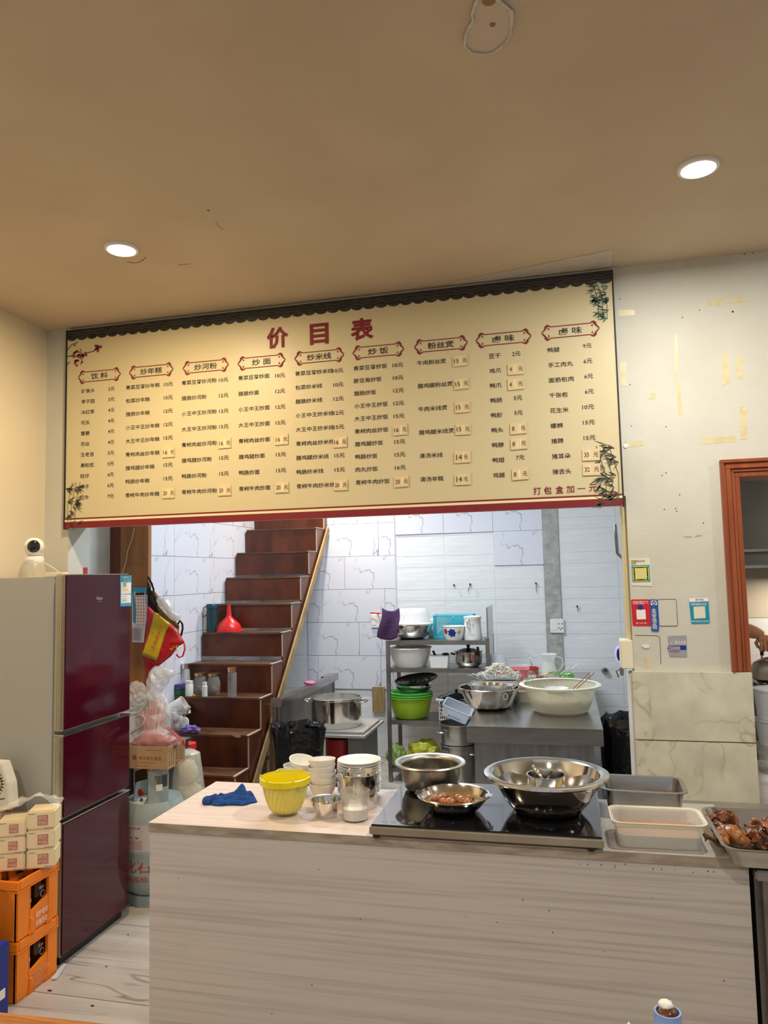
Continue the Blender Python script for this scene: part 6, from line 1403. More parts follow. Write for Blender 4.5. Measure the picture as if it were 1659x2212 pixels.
# striped tape strip
a=at(362,1572,Y=YC+.04); b_=at(394,1600,Y=YC+.04); n_=(b_-a).normalized(); up=Vector((0,0,1)); s_=(up-n_*up.dot(n_)).normalized()*.009
bm=BM(); prism(bm,[a-s_,b_-s_,b_+s_,a+s_],(0,.002,0)); prism(bm,[b_-s_,b_+Vector((.010,0,-.03)),b_+Vector((.018,0,-.03)),b_+s_],(0,.002,0)); o=obj('striped_strap',bm,mat('strap_red',(.62,.03,.06),.4)); tag(o,'red strap with white bars curling over the meat bag','strap')
bm=BM()
for q in range(9): c_=a.lerp(b_,(q+.5)/9); prism(bm,[c_-s_*.8-n_*.002+Vector((0,-.0016,0)),c_-s_*.8+n_*.0025+Vector((0,-.0016,0)),c_+s_*.8+n_*.0045+Vector((0,-.0016,0)),c_+s_*.8-n_*.000+Vector((0,-.0016,0))],(0,.0008,0))
obj('white_bar',bm,m_paper,o,kind='stuff')
# hidden support shelf behind
bm=BM(); SHY0,SHY1=GY+.215,4.235; SHZ=at(320,1612,Y=SHY0+.05).z
box(bm,-2.68,at(375,1600,Y=SHY0+.1).x,SHY0,SHY1,SHZ-.02,SHZ); o=obj('dark_stand',bm,m_dsteel); tag(o,'dark stand behind the gas cylinder carrying plastic bags','stand')
bm=BM(); box(bm,-2.66,-2.64,SHY0,SHY1,0,SHZ-.02); obj('leg',bm,m_dsteel,o)
xx=at(372,1600,Y=SHY0+.1).x; bm=BM(); box(bm,xx-.03,xx-.01,SHY0,SHY1,0,SHZ-.02); obj('leg',bm,m_dsteel,o)
SM=(SHY0+SHY1)/2
def bagblob(name,lab,cat,px,py,Y,s,m,seed,amp=.3,fr=2.4,ridge=False,zbase=None,neck=True):
    p=at(px,py,Y=Y); zb=zbase if zbase is not None else p.z-s[2]
    t=thing(name,lab,cat,(p.x,Y,zb)); bm=BM(); blob(bm,(0,0,p.z-zb),s,5,amp*.42,fr*.75,seed,ridge=True); obj('film',bm,m,t,'all'); return t,p
p=at(290,1580,Y=SM); bm=BM(); lathe(bm,[(0,0),(.07,0),(.085,.17),(.092,.172),(.092,.185),(.083,.185),(.065,.01),(0,.01)],seg=30); tag(obj('pale_bucket',bm,mat('pale_bluish_plastic',(.60,.62,.68),.4),None,True),'pale plastic bucket half hidden behind the refrigerator edge','bucket',loc=(p.x-.03,SM,SHZ+.001))
t,p=bagblob('straw_bag','clear bag full of pink-wrapped straws above the food carton','bag',328,1548,SM,(.115,.06,.15),m_film,3,.25,2.5,zbase=SHZ)
bm=BM(); r=random.Random(6)
for q in range(46): x=r.uniform(-.07,.07); y=r.uniform(-.03,.03); hgt=r.uniform(.12,.20)+(.03 if x>0 else -.02); tube(bm,[(x*.6,y,.03),(x*1.1,y*1.2,.03+hgt)],.0055,6)
obj('pink_straw',bm,mat('pink_straw_wrap',(.78,.33,.32),.5),t,kind='stuff')
bm=BM(); tube(bm,[(-.10,-.06,.06),(-.02,-.07,.11),(.0,-.07,.15),(-.03,-.065,.17),(-.07,-.06,.15)],.004,6); tube(bm,[(-.02,-.07,.06),(.03,-.07,.03),(.05,-.06,-.02+.03),(.01,-.07,.02)],.006,6); obj('bag_tie',bm,mat('pale_peach_tape',(.78,.52,.36),.5),t,'all')
t,p=bagblob('white_cloth_bag','bunched white plastic bag against the refrigerator edge above the pale bucket','bag',295,1505,SM-.03,(.062,.05,.085),m_film2,7,.35,2.8,zbase=SHZ+.19)
t,p=bagblob('white_cloth_bag','bunched grey translucent bag over the straw bag','bag',316,1520,SM+.04,(.06,.04,.05),mat('grey_film',(.22,.22,.24),.3,alpha=.8,bump=.8,bs=20),9,.35,2.8,zbase=SHZ+.2)
def pouch(bm,pts,Y,th,rings=7,seed=0,wr=.006,dirn=1):
    P=[at(x,y,Y=Y) for x,y in pts]
    Q=[]
    for i in range(len(P)):
        for s_ in range(4): Q.append(P[i].lerp(P[(i+1)%len(P)],s_/4))
    c=sum(Q,Vector())/len(Q); n=len(Q)
    for side in (-1,1):
        prev=None
        for r_ in range(rings+1):
            t_=1-r_/rings; ring=[]
            if r_==rings: ring=[bm.verts.new(c+Vector((0,side*th,0)))]
            else:
                for q in Q:
                    v=c+(q-c)*t_; v.y+=side*(th*math.sqrt(max(0,1-t_*t_))+ (wr*noise.noise(v*28+Vector((seed,0,0)))+wr*.8*sin((v.x*1.2+v.z)*90) if 0<r_ else 0)); ring.append(bm.verts.new(v))
            if prev:
                for k_ in range(n):
                    if len(ring)==1: bm.faces.new((prev[k_],prev[(k_+1)%n],ring[0]))
                    else: bm.faces.new((prev[k_],prev[(k_+1)%n],ring[(k_+1)%n],ring[k_]))
            prev=ring
    bmesh.ops.remove_doubles(bm,verts=bm.verts,dist=.0004)
def pouchthing(name,lab,cat,pts,Y,th,m,seed=0,wr=.006):
    bm=BM(); pouch(bm,pts,Y,th,7,seed,wr); o=obj(name,bm,m,None,'all'); return tag(o,lab,cat)
k6=lambda x,y:(260+x/6.91,1180+y/6.91)
def K(L): return [k6(*p) for p in L]
YB=4.16
# khaki tote at the back, black bag, then red/yellow shopping bag
o=pouchthing('khaki_tote','khaki tote bag with black straps hanging behind the red bag','bag',K([(455,660),(510,665),(640,860),(860,1160),(880,1185),(870,1330),(700,1250),(560,1000),(440,800)]),4.21,.02,m_khaki,1)
bm=BM(); tube(bm,[at(*k6(x,y),Y=4.20) for x,y in ((412,455),(470,560),(500,665))],.006,6); tube(bm,[at(*k6(x,y),Y=4.20) for x,y in ((860,1160),(890,1110),(925,1160),(930,1230),(905,1340))],.006,6); obj('strap',bm,m_blk2,o,'all')
pouchthing('black_bag','black cloth bag hanging from the wooden post','bag',K([(404,520),(440,620),(555,850),(572,1000),(500,1000),(404,880)]),4.195,.018,m_blk2,2)
pouchthing('clear_bag_bundle','bundle of crumpled clear plastic bags in the khaki tote','bag',K([(545,770),(680,760),(770,870),(800,1000),(900,1030),(890,1110),(800,1120),(640,980),(560,880)]),4.17,.03,m_film2,3,.014)
o=pouchthing('shopping_bag','red and yellow shopping bag with red characters hanging on the wooden post','bag',K([(405,880),(525,990),(755,1160),(850,1240),(962,1440),(870,1490),(760,1640),(570,1790),(430,1770),(330,1650),(310,1620),(380,1300)]),4.11,.035,m_sbag,4,.004)
bm=BM(); pouch(bm,K([(500,1010),(525,985),(755,1160),(695,1240),(545,1710),(315,1625),(420,1330)]),4.075,.012,6,5,.0035); obj('yellow_panel',bm,m_ybag,o,'all')
bm=BM()
for s,x,y in (('江',600,1215),('老',572,1300),('厚',545,1375),('香',515,1440),('粉',490,1510)):
    c=at(*k6(x,y),Y=4.052); k=mpp(c); txt(bm,s,lambda a,b_:Vector((c.x+a*.9-b_*.35,4.052,c.z+b_*.9+a*.25)),.024,.024,.001,'c')
obj('bag_lettering',bm,m_redpl,o)
bm=BM(); tube(bm,[at(*k6(x,y),Y=4.06) for x,y in ((800,1490),(770,1540),(740,1530))],.003,5); tube(bm,[at(*k6(x,y),Y=4.06) for x,y in ((850,1480),(830,1500),(850,1560),(810,1570))],.003,5); obj('gold_print',bm,m_ybag,o)
bm=BM(); tube(bm,[at(*k6(x,y),Y=4.10) for x,y in ((955,1450),(962,1540),(930,1640),(875,1660),(835,1610))],.005,6); obj('handle_loop',bm,m_sbag,o,'all')
pouchthing('red_bag_tail','red bag bottom hanging below the shopping bag','bag',K([(340,1660),(560,1780),(470,1830),(400,1960),(385,1850)]),4.15,.012,m_sbag,6)
pouchthing('milky_hanging_bag','large milky translucent plastic bag hanging under the red bag','bag',K([(510,1780),(600,1800),(800,1850),(790,1930),(680,2080),(600,2210),(620,2420),(520,2500),(380,2250),(390,2000),(430,1870)]),4.08,.04,m_film2,7,.010)
# clipboard, lottery card, papers on the post
def sheet(name,lab,pts,Y,t_,m,parent=None,cat='paper'):
    bm=BM(); prism(bm,[at(*k6(*p),Y=Y) for p in pts],(0,t_,0)); o=obj(name,bm,m,parent)
    if not parent: tag(o,lab,cat)
    return o
pw=sheet('white_sheet','white sheet of handwritten notes pinned to the wooden post',[(175,700),(410,728),(345,1438),(175,1432)],4.236,.003,m_paper)
sheet('pink_slip',None,[(175,1215),(325,1220),(305,1420),(172,1410)],4.2345,.001,mat('pink_paper',(.62,.47,.56),.7),pw)
bm=BM(); r=random.Random(5)
for q in range(9):
    x0,y0=190+r.uniform(0,20),1180+q*26; tube(bm,[at(*k6(x0+i*14,y0+r.uniform(-5,5)),Y=4.2335) for i in range(7)],.0007,4)
obj('handwriting',bm,m_ink2,pw,kind='stuff')
cb=sheet('blue_clipboard','blue-topped clipboard with a curling red grid card on the post',[(182,612),(378,618),(372,700),(390,1120),(210,1155),(188,1120)],4.228,.004,m_sky,None,'clipboard')
sheet('grid_card',None,[(205,680),(365,690),(385,1000),(380,1150),(330,1165),(225,1150),(240,1000)],4.222,.001,m_paper,cb)
bm=BM()
for i in range(5):
    x=225+i*38; tube(bm,[at(*k6(x,690),Y=4.2212),at(*k6(x+6,1000),Y=4.2212),at(*k6(x-2,1140),Y=4.2212)],.0012,4)
for j in range(10):
    y=700+j*47; tube(bm,[at(*k6(220,y),Y=4.2212),at(*k6(378,y+4),Y=4.2212)],.0012,4)
obj('red_grid',bm,mat('grid_red',(.6,.08,.14),.6),cb,kind='stuff')
bm=BM(); box(bm,*[v for v in (at(*k6(235,0),Y=4.22).x,at(*k6(360,0),Y=4.22).x,4.216,4.221,at(*k6(290,728),Y=4.22).z,at(*k6(290,690),Y=4.22).z)],.001); obj('black_clip',bm,m_black,cb)
bm=BM(); tube(bm,[at(x,y,Y=4.235) for x,y in ((290,1140),(285,1165),(276,1190),(272,1215),(264,1240))],.0018,5); tag(obj('white_wire',bm,m_creampl),'thin white wire hanging down the wooden post','wire')
# tall bag of cups with red lid behind
p=at(408,1680,Y=4.02); zt=at(408,1618,Y=4.02).z
t=thing('cup_bag','tall milky plastic bag stuffed with pale rolls behind the counter corner','bag',(p.x,4.02,0)); bm=BM()
lathe(bm,[(0,0),(.095,0),(.112,.08),(.105,.3),(.10,zt*.6),(.085,zt*.8),(.068,zt*.97),(.03,zt),(0,zt)],seg=40)
for v in bm.verts: v.co+=Vector((noise.noise(v.co*14),noise.noise(v.co*14+Vector((4,0,0))),0))*.014
obj('film',bm,mat('milky_roll_film',(.72,.70,.62),.16,alpha=.5,bump=1,bs=22,spec=1),t,True)
pr_=None
for i in range(5):
    if pr_ is None:
        bm=BM(); blob(bm,(0,0,0),(.092,.085,.075),3,.12,2,2); pr_=obj('pale_roll',bm,mat('pale_roll',(.72,.66,.50),.8,col2=(.50,.43,.28),ns=9,contrast=(.4,.7)),t,'all'); pr_.location=(0,0,.1)
    else: c_=pr_.copy(); COL.objects.link(c_); c_.location=(rnd.uniform(-.015,.015),rnd.uniform(-.01,.01),.1+.118*i); c_.rotation_euler=(i,i*2,i); c_.scale=[1-.06*i]*3
zr=at(409,1603,Y=4.33).z
p=at(409,1610,Y=4.33); bm=BM(); lathe(bm,[(0,0),(.07,0),(.07,zr*.55),(.05,zr*.62),(.05,zr-.03),(0,zr-.03)],seg=28); o=tag(obj('red_lid_container',bm,mat('jug_glass',(0,0,0)),None,True),'tall clear container with red screw lid beside the stairs','container',loc=(p.x,4.30,.0)); bm=BM(); lathe(bm,[(0,zr-.032),(.056,zr-.032),(.056,zr),(0,zr)],seg=28); obj('lid',bm,m_redpl,o,True)
# ------------------------------------------------------------------ things on the stairs
def on_step(px,i,dy=.09): 
    Y=SY0+SR*i+dy; return Vector((at(px,1400,Y=Y).x,Y,SZ+SR*i+.001))
def bottle(name,lab,cat,P,prof,m,cap=None,mc=None,seg=28):
    t=thing(name,lab,cat,P); bm=BM(); lathe(bm,prof,seg=seg); obj('body',bm,m,t,True)
    if cap: bm=BM(); lathe(bm,cap,seg=seg); obj('cap',bm,mc,t,True)
    return t
P=on_step(384,2,.07); k=mpp(P); bm=BM(); box(bm,-14*k,14*k,-.04,.04,0,12*k,.004); o=obj('tissue_box',bm,mat('dark_green_plastic',(.01,.16,.05),.3,bump=.5,bs=30)); tag(o,'green packet with violet top, leftmost thing on the jar step','packet',loc=P)
bm=BM(); box(bm,-14.5*k,14*k,-.042,.042,12*k,24*k,.006); obj('violet_top',bm,mat('violet_film',(.09,.07,.24),.25,bump=.6,bs=30),o)
P=on_step(409,2,.045); k=mpp(P); bottle('pill_bottle','white pill bottle with grey label, wider one on the jar step','bottle',P,[(0,0),(8.5*k,0),(8.5*k,24*k),(7*k,26*k),(0,26*k)],m_cer,[(0,26*k),(7.6*k,26*k),(7.6*k,32*k),(0,32*k)],m_whitepl)
P=on_step(442,2,.035); k=mpp(P); bottle('pill_bottle','small slim white bottle in front of the glass jars','bottle',P,[(0,0),(6*k,0),(6*k,22*k),(3.5*k,24*k),(0,24*k)],m_cer,[(0,24*k),(4.6*k,24*k),(4.6*k,30*k),(0,30*k)],m_whitepl)
P=on_step(401,2,.15); k=mpp(P); bottle('glass_flask','tall clear flask with polished steel lid behind the white pill bottle','flask',P,[(0,0),(10*k,0),(10*k,20*k),(9*k,40*k),(8*k,52*k),(0,52*k)],mat('jug_glass',(0,0,0)),[(0,53*k),(9*k,53*k),(9*k,64*k),(0,64*k)],m_pol)
for px,lab in ((432,'glass jar with gold lid and dried contents, left of the pair'),(461,'glass jar with gold lid, right of the pair on the jar step')):
    P=on_step(px,2,.12); k=mpp(P); t=bottle('glass_jar',lab,'jar',P,[(0,0),(12*k,0),(14*k,4*k),(14.5*k,26*k),(11*k,36*k),(10*k,40*k),(0,40*k)],mat('dim_jar_glass',(.45,.45,.42),.05,alpha=.38),[(0,40*k),(11.5*k,40*k),(12*k,45*k),(0,46*k)],m_gold)
    bm=BM(); blob(bm,(0,0,10*k),(10*k,10*k,9*k),3,.3,4,px); obj('jar_contents',bm,mat('dried_contents',(.30,.24,.14),.8,col2=(.12,.09,.05),ns=40),t,'all')
P=on_step(501,2,.06); k=mpp(P); t=bottle('tea_bottle','tall square-shouldered glass tea bottle with rose gold cap on the jar step','bottle',P,[(0,0),(9.5*k,0),(9.8*k,2*k),(9.8*k,48*k),(9*k,52*k),(0,52*k)],mat('dim_jar_glass',(0,0,0)),[(0,52*k),(9.8*k,52*k),(9.8*k,62*k),(0,62*k)],m_copper)
bm=BM(); lathe(bm,[(3*k,0),(4.4*k,0),(4.4*k,.001),(3*k,.001)],seg=20,fn=lambda v:Vector((v.x,-10*k-v.z,38*k+v.y))); obj('round_mark',bm,m_gold,t)
P=on_step(419,2,.02); bm=BM(); blob(bm,(0,0,.008),(.012,.008,.008),2,.3); tag(obj('orange_scrap',bm,mat('orange_cap',(0,0,0)),None,'all'),'tiny orange scrap beside the wide pill bottle','scrap',loc=P)
P=on_step(458,4,.06); k=mpp(P); t=bottle('drink_flask','dark teal-lidded drinking flask leaning at the left wall','flask',P,[(0,0),(12*k,0),(12*k,2*k),(11.5*k,50*k),(0,50*k)],mat('dark_teal_bottle',(.012,.05,.06),.2),[(0,50*k),(12.5*k,50*k),(13*k,56*k),(11*k,60*k),(0,60*k)],mat('dark_teal_lid',(.01,.05,.09),.35))
bm=BM(); tube(bm,[(-12*k,0,56*k),(-20*k,0,52*k),(-24*k,0,40*k),(-20*k,0,33*k),(-12*k,0,36*k)],1.6*k,6); obj('loop_handle',bm,m_grey,t,'all')
P=on_step(495,4,.09); k=mpp(P); t=thing('red_funnel','red plastic funnel standing mouth down on the step','funnel',P); 
bm=BM(); lathe(bm,[(27*k,0),(27.5*k,2*k),(26*k,9*k),(22*k,17*k),(13*k,25*k),(7*k,31*k),(5.5*k,36*k),(3.5*k,58*k),(2.6*k,58*k),(4.5*k,36*k),(6*k,31*k),(24*k,9*k),(25.5*k,0)],seg=40); obj('shell',bm,m_redpl,t,True)
bm=BM(); lathe(bm,[(27*k,0),(29*k,0),(29*k,1.5*k),(27*k,2*k)],seg=40); box(bm,27*k,33*k,-3*k,3*k,0,1.5*k,.001); obj('rim_tab',bm,m_redpl,t)
# tilted white mug lamp etc. on step 1
P=on_step(385,1,.11); p=at(385,1532,Y=P.y); k=mpp(p)
t=thing('white_dotted_pot','white dotted enamel pot lying tilted on the heap at the left of stairs','pot',(p.x,P.y,p.z),(0,1.05,.3))
bm=BM(); lathe(bm,[(0,-14*k),(18*k,-14*k),(20*k,-12*k),(21*k,18*k),(19.5*k,18*k),(18*k,-11*k),(0,-12*k)],seg=36); obj('shell',bm,m_cer,t,True)
bm=BM()
for q in range(30): a=q*2.4; z=-10*k+(q%5)*5.5*k; lathe(bm,[(0,0),(.7*k,0),(.7*k,.3*k),(0,.3*k)],seg=6,fn=lambda v,a=a,z=z:Vector(((20.9*k+v.z)*cos(a+v.x/(21*k)),(20.9*k+v.z)*sin(a+v.x/(21*k)),z+v.y)))
obj('blue_dot',bm,m_navy,t,kind='stuff')
bm=BM(); tube(bm,[at(398,1546,Y=P.y-.02),at(405,1534,Y=P.y-.02),at(411,1526,Y=P.y-.02)],[.011,.014,.013],10); tag(obj('steel_handle_tool',bm,m_pol,None,'all'),'steel cylinder handle leaning by the dotted white pot','tool')
p=at(396,1562,Y=P.y-.04); k=mpp(p); bm=BM(); lathe(bm,[(0,-.004),(13*k,-.004),(13.5*k,0),(13*k,.006),(0,.008)],seg=36,fn=lambda v:Vector((p.x+v.x,p.y-v.z+v.y*.25,p.z+v.y))); o=tag(obj('white_disc_lid',bm,m_cer,None,True),'round white printed lid propped on the lower stair step','lid'); o.name='printed_round_cover'
bm=BM(); tube(bm,[(p.x-5*k,p.y-.014,p.z+4*k),(p.x,p.y-.015,p.z+7*k),(p.x+6*k,p.y-.014,p.z+5*k),(p.x+4*k,p.y-.012,p.z+2*k),(p.x-5*k,p.y-.014,p.z+4*k)],.0012,4); tube(bm,[(p.x-4*k,p.y-.008,p.z-5*k),(p.x+6*k,p.y-.009,p.z-4*k)],.0012,4); obj('cover_print',bm,m_ink,o)
P=on_step(412,1,.03); bm=BM(); blob(bm,(0,0,.022),(.07,.035,.03),4,.5,2.5,11,flat_=-.02); tag(obj('violet_cloth',bm,mat('violet_cloth',(.20,.14,.42),.8),None,'all'),'violet plastic bag crumpled at the left end of a stair tread','bag',loc=P)
P=on_step(372,1,.06); t=thing('white_bag_heap','heap of white and grey plastic bags supporting the dotted pot','bag',P); bm=BM(); blob(bm,(0,0,.07),(.085,.06,.085),4,.3,2.5,12,flat_=-.07); obj('film',bm,m_film2,t,'all')
P=on_step(524,1,.0); 
bm=BM(); a=at(510,1590,Y=SY0+SR-.002); prism(bm,[a+Vector((x,-.003,z)) for x,z in ((-.03,.006),(.03,.010),(.035,-.004),(.02,-.012),(-.01,-.006))],(0,.003,0)); tag(obj('peeling_tape',bm,mat('pink_brown_paper',(.45,.28,.22),.8)),'peeling scrap of paper on a lower tread edge','scrap')
# ------------------------------------------------------------------ side room: hood, stove, kettle, cook
t=thing('cooker_hood','grey steel cooker hood seen through the wooden-framed doorway','cooker hood',(0,0,0)); zh=at(1640,1225,Y=4.75).z; zh2=at(1640,1205,Y=4.75).z
bm=BM(); prism(bm,[(.66,4.75,zh),(.66,5.26,zh),(.66,5.26,2.48),(.66,5.0,2.48),(.66,4.75,zh+.10)],(1.9,0,0)); obj('canopy',bm,mat('greasy_grey_steel',(.16,.16,.155),.6,.1,col2=(.20,.20,.19),ns=3),t)
bm=BM(); box(bm,.66,2.5,4.735,4.75,zh-.005,zh+.012); box(bm,.66,2.5,4.735,4.75,zh+.09,zh+.105); obj('edge_rail',bm,m_steel,t)
zs_=at(1650,1468,Y=4.55).z
t=thing('gas_stove','black gas stove under the aluminium kettle in the side room','stove',(0,0,0))
bm=BM(); box(bm,.97,2.2,4.36,5.2,zs_-.16,zs_-.03,.006); obj('body',bm,m_black,t)
bm=BM(); box(bm,.98,2.18,4.38,5.18,0,zs_-.16); obj('cabinet',bm,m_dsteel,t)
for xx in (1.12,1.6):
    bm=BM()
    for q in range(4): a=q*PI/4; tube(bm,[(xx+.11*cos(a),4.57+.11*sin(a),zs_-.012),(xx-.11*cos(a),4.57-.11*sin(a),zs_-.012)],.006,5)
    tube(bm,[(xx+.10*cos(q*PI/8),4.57+.10*sin(q*PI/8),zs_-.03) for q in range(16)],.008,5,closed=True); obj('pan_support',bm,m_black,t)
p=at(1668,1450,Y=4.55); k=mpp(p)
t=thing('aluminium_kettle','round brushed aluminium kettle with black handle on the stove','kettle',(p.x,4.55,zs_-.004)); R=43*k; zk=at(1650,1423,Y=4.55).z-zs_
bm=BM(); lathe(bm,[(0,0),(R*.80,0),(R*.95,.012),(R,.05),(R*.97,zk*.6),(R*.84,zk*.85),(R*.6,zk*.98),(R*.55,zk*1.0),(0,zk*1.0)],seg=48); obj('body',bm,m_worn,t,True)
bm=BM(); lathe(bm,[(R*.56,zk*1.0),(R*.56,zk*1.03),(R*.3,zk*1.13),(0,zk*1.16)],seg=36); obj('lid',bm,m_pol,t,True)
bm=BM(); tube(bm,[(-R*.45,0,zk*.95),(-R*.42,0,zk*1.25),(-R*.40,0,zk*1.45)],.006,6); tube(bm,[(R*.45,0,zk*.95),(R*.42,0,zk*1.25),(R*.4,0,zk*1.45)],.006,6); obj('handle_wire',bm,m_worn,t,'all')
zhd=at(1650,1393,Y=4.55).z-zs_
bm=BM(); tube(bm,[(-R*.42,0,zk*1.2),(-R*.42,0,zhd-.02),(-R*.30,0,zhd),(R*.30,0,zhd),(R*.42,0,zhd-.02),(R*.42,0,zk*1.2)],.010,8); obj('handle',bm,m_black,t,'all')
bm=BM(); tube(bm,[(R*.85,0,zk*.4),(R*1.3,0,zk*.75),(R*1.5,0,zk*1.05)],[.022,.014,.010],10); obj('spout',bm,m_worn,t,'all')
KX_,KY_,KZ_=p.x,4.55,zs_
a=at(1628,1476,Y=4.25); b_=at(1668,1500,Y=4.15); bm=BM(); tube(bm,[a,b_,b_+(b_-a)*.8],[.012,.015,.016],10); 
zz_=a.z
# low side cabinet with container stack
xc0=at(1645,1700,Y=3.95).x; zc_=at(1655,1683,Y=3.92).z
t=thing('marbled_side_cabinet','white grained side cabinet under the plastic container stack in the doorway','cabinet',(0,0,0)); bm=BM(); box(bm,.80,1.45,3.90,4.30,0,zc_,.003); obj('body',bm,mat('white_grain_laminate',(.70,.68,.66),.5,col2=(.55,.53,.52),ns=4,st=(1,1,12)),t)
bm=BM()
for q in range(7): a_=q*1.3; box(bm,.89+.02*cos(a_)+.01*q,.90+.02*cos(a_)+.01*q,3.8985,3.9,zc_*.93-.01+.01*sin(a_),zc_*.93-.006+.01*sin(a_))
obj('chipped_spot',bm,m_ink,t,kind='stuff')
zt_=at(1660,1488,Y=4.02).z; px=at(1632,1560,Y=4.05).x; H=zt_-zc_; R=.105
t=thing('container_stack','tall stack of milky round takeaway containers wrapped in film','container',(px+R,4.05,zc_))
m_mk=mat('milky_container',(.66,.70,.75),.25,alpha=.75)
for i,(a_,b2_) in enumerate(((0,.34),(.34,.64),(.64,1))):
    bm=BM(); lathe(bm,[(0,H*a_),(R*.90,H*a_),(R*1.0,H*(b2_-.03)),(R*1.03,H*(b2_-.025)),(R*1.03,H*(b2_-.005)),(R*.9,H*b2_-.002),(0,H*b2_-.002)],seg=40); obj('container_layer',bm,m_mk if i!=0 else m_film2,t,True)
bm=BM(); tube(bm,[Vector((.93,4.32,zz_)),Vector((1.05,4.22,zz_-.03)),Vector((1.25,4.12,zz_-.06))],[.012,.015,.016],10); a=at(1628,1476,Y=4.34)
bm.free(); bm=BM(); tube(bm,[a,at(1659,1500,Y=4.28),at(1700,1530,Y=4.22)],[.010,.014,.015],10); tag(obj('wok_handle',bm,m_dsteel,None,'all'),'dull steel wok handle pointing out below the kettle','handle'); 
# the cook: one continuous body, reaching for the kettle
sh=at(1613,1350,Y=4.62); wr_=at(1649,1378,Y=4.50); el=Vector((1.02,4.58,sh.z-.02))
el=at(1600,1358,Y=4.60); wr_=at(1664,1380,Y=4.53); hd=Vector((KX_-.025,KY_-.005,KZ_+zhd+.0))
SHX=.74; SHY=4.72
person=thing('person','cook in a grey short-sleeved shirt, forearm reaching to the kettle handle','person',(.78,4.62,0))
O=Vector((.78,4.62,0))
def skin(name,V,E,R,root,m,sub=2):
    me=bpy.data.meshes.new(name); me.from_pydata([tuple(v) for v in V],E,[]); o=bpy.data.objects.new(name,me); COL.objects.link(o)
    s=o.modifiers.new('s','SKIN'); s.use_smooth_shade=True
    for i,sv in enumerate(me.skin_vertices[0].data): sv.radius=(R[i],R[i]) if not isinstance(R[i],tuple) else R[i]; sv.use_root=(i==root)
    ss=o.modifiers.new('b','SUBSURF'); ss.levels=sub; ss.render_levels=sub
    me2=bpy.data.meshes.new_from_object(o.evaluated_get(bpy.context.evaluated_depsgraph_get())); bpy.data.objects.remove(o); 
    bm=BM(); bm.from_mesh(me2); bpy.data.meshes.remove(me2); return bm
SZh=sh.z+.10
V=[(0,0,.93),(0,0,1.08),(0,0,1.24),(0,0,SZh-.0),(0,0,SZh+.07),(0,0,SZh+.12),(0,-.01,SZh+.20),(0,-.01,SZh+.27)]
R=[(.15,.11),(.135,.10),(.15,.11),(.13,.09),.055,.05,.078,.062]
E=[(i,i+1) for i in range(7)]
def add(p,r,frm): V.append(tuple(p)); R.append(r); E.append((frm,len(V)-1)); return len(V)-1
# legs
for s in (-1,1):
    a_=add((0,s*.09,.86),.085,0); b__=add((.02,s*.10,.48),.058,a_); c__=add((0,s*.10,.09),.04,b__); add((.10,s*.11,.04),.035,c__)
# right arm reaching (+X), left arm hanging
rs=add((.03,-.17,SZh-.02),.055,3); e_=el-O; r1=add(e_,.045,rs); w_=wr_-O; mid=e_.lerp(w_,.5)+Vector((0,0,.006)); r2=add(mid,.040,r1); hh_=hd-O; r3=add(hh_+Vector((-.0,-.0,.055)),.024,r2)
ls=add((-.03,.17,SZh-.02),.052,3); l1=add((-.05,.22,SZh-.28),.042,ls); l2=add((.03,.20,SZh-.50),.028,l1); add((.06,.19,SZh-.58),.022,l2)
bm=skin('body',V,E,R,0,m_skin); obj('body',bm,m_skin,person,'all')
# hand: palm + fingers curled round the handle (which runs along X)
bm=BM(); blob(bm,hh_+Vector((0,-.006,.030)),(.040,.018,.026),3,.05)
for i in range(4):
    x=-.028+.018*i; l=[.9,1,.96,.8][i]; c_=hh_+Vector((x,0,-.018)); 
    tube(bm,[c_+Vector((0,-.020,.040)),c_+Vector((0,-.026*l,.020)),c_+Vector((0,-.022*l,-.002)),c_+Vector((0,-.004,-.013*l)),c_+Vector((0,.010,-.008))],[.0085,.009,.0085,.0078,.0065],8)
tube(bm,[hh_+Vector((-.036,.0,.028)),hh_+Vector((-.046,.012,.010)),hh_+Vector((-.036,.020,-.012)),hh_+Vector((-.020,.014,-.022))],[.011,.010,.009,.007],8)
obj('hand',bm,m_skin,person,'all')
# clothes
V2=[(0,0,.98),(0,0,1.10),(0,0,1.25),(0,0,SZh-.0),(0,0,SZh+.045)]; R2=[(.165,.125),(.15,.115),(.165,.12),(.145,.10),(.07,.07)]; E2=[(0,1),(1,2),(2,3),(3,4)]
V2.append((.03,-.17,SZh-.02)); R2.append(.072); E2.append((3,5)); V2.append(tuple(Vector((.03,-.17,SZh-.02)).lerp(e_,.78))); R2.append(.066); E2.append((5,6))
V2.append((-.03,.17,SZh-.02)); R2.append(.068); E2.append((3,7)); V2.append((-.045,.205,SZh-.18)); R2.append(.06); E2.append((7,8))
bm=skin('shirt',V2,E2,R2,0,m_grey); obj('shirt',bm,m_grey,person,'all')
V3=[(0,0,1.0),(0,0,.90)]; R3=[(.16,.12),(.15,.12)]; E3=[(0,1)]
for s in (-1,1):
    n0=len(V3); V3+= [(0,s*.09,.82),(.02,s*.10,.48),(0,s*.10,.12)]; R3+=[.10,.075,.06]; E3+=[(1,n0),(n0,n0+1),(n0+1,n0+2)]
bm=skin('trousers',V3,E3,R3,0,m_blk2); obj('trousers',bm,m_blk2,person,'all')
bm=BM(); hc=Vector((0,-.01,SZh+.235)); blob(bm,hc+Vector((-.012,0,.025)),(.095,.085,.10),4,.03,6,1)
for v in bm.verts:
    d_=v.co-hc
    if d_.x>.045 and d_.z<.065: v.co.x=hc.x+.045-.02
obj('hair',bm,m_hair,person,'all')
bm=BM()
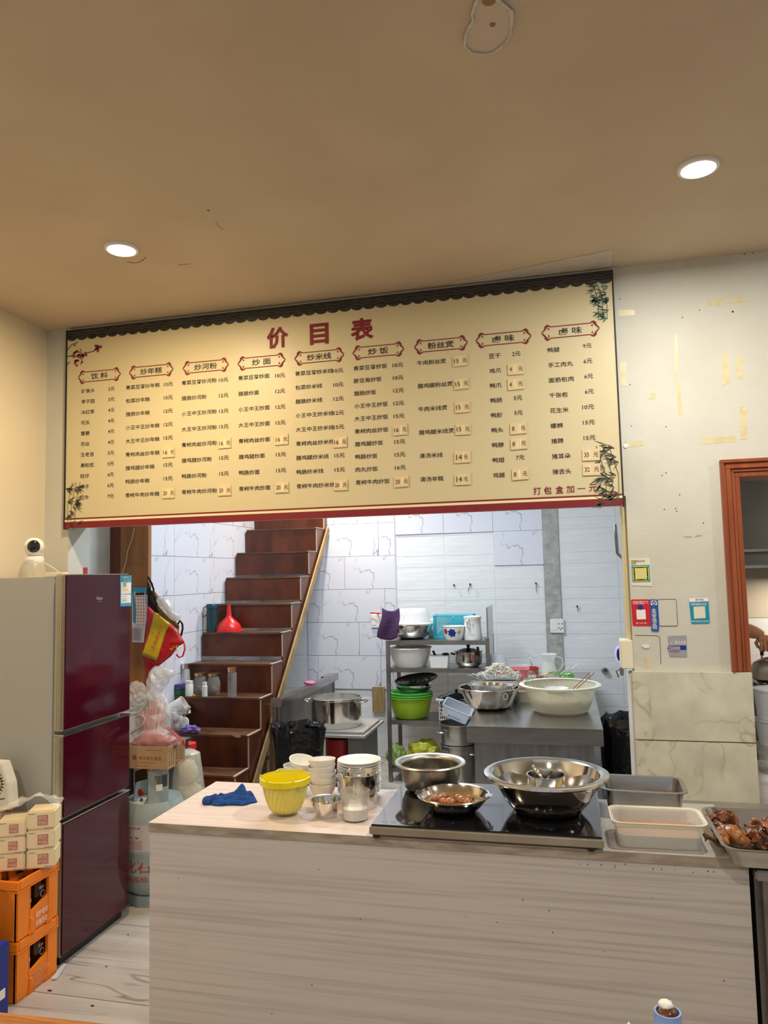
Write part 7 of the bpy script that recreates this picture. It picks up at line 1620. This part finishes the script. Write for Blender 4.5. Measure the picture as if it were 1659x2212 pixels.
for s in (-1,1): blob(bm,hc+Vector((.075,s*.028,.0)),(.008,.011,.006),2,0)
obj('eye',bm,m_ink,person,kind='stuff')
bm=BM(); blob(bm,hc+Vector((.086,0,-.02)),(.014,.011,.018),2,0); obj('nose',bm,m_skin,person,'all')
bm=BM(); blob(bm,hc+Vector((.074,0,-.055)),(.008,.022,.006),2,0); obj('mouth',bm,mat('lip_pink',(.45,.15,.12),.5),person,'all')
for s in (-1,1): bm=BM(); blob(bm,hc+Vector((0,s*.078,-.01)),(.016,.008,.026),2,0); obj('ear',bm,m_skin,person,'all')
bm=BM()
for s in (-1,1): blob(bm,(.05,s*.11,.035),(.13,.05,.036),3,0)
obj('shoe',bm,m_black,person,'all',kind='stuff')

# small marks on the right wall, clear film hanging at the ceiling edge
bm=BM()
for x,y in ((804,674),(1307,616),(280,1345),(640,1765),(295,1757),(245,150),(1425,40),(1510,30),(180,490),(975,600)):
    P=at(*c4(x,y),Y=W); q=.0022 if x!=1307 else .004; box(bm,P.x-q,P.x+q,W-.001,W,P.z-q,P.z+q)
for x,y in ((435,345),(585,508),(455,632),(552,625),(560,650),(788,750),(470,322)):
    P=c3(x,y); q=.0022; box(bm,P.x-q,P.x+q,W-.001,W,P.z-q,P.z+q)
obj('wall_speck',bm,m_ink,wf,kind='stuff')
bm=BM(); G=[]
a=at(985,618,Z=CH-.004); b_=at(1318,575,Z=CH-.004)
for i in range(40):
    row=[]
    for j in range(8):
        u=i/39; v=j/7; x=a.x+(b_.x-a.x)*u; y=3.615-v*(.03+.16*u); row.append(bm.verts.new((x,y,CH-.003-.010*abs(noise.noise((u*14,v*5,2)))*(1-v)-.002)))
    G.append(row)
for i in range(39):
    for j in range(7): bm.faces.new((G[i][j],G[i+1][j],G[i+1][j+1],G[i][j+1]))
o=obj('ceiling_film',bm,mat('shiny_clear_film',(.92,.93,.97),.12,alpha=.35,bump=.6,bs=18,spec=1),None,'all'); tag(o,'shiny clear plastic film stuck between ceiling and the board top right end','film')
bm=BM(); L=[at(x,y,Z=CH-.001) for x,y in ((275,565),(285,568),(300,567),(312,560),(315,555))]; tube(bm,L,.0016,5); tube(bm,[at(x,y,Z=CH-.001) for x,y in ((385,573),(398,571),(412,570))],.0010,4); tube(bm,[at(x,y,Z=CH-.001) for x,y in ((466,480),(472,490),(482,495))],.0010,4); box(bm,*[v for p in (at(450,455,Z=CH-.002),) for v in (p.x-.004,p.x+.004,p.y-.003,p.y+.003,CH-.003,CH)])
bpy.data.objects['ceiling']; obj('ceiling_crack',bm,mat('brown_stain',(0,0,0)),bpy.data.objects['ceiling'],kind='stuff')
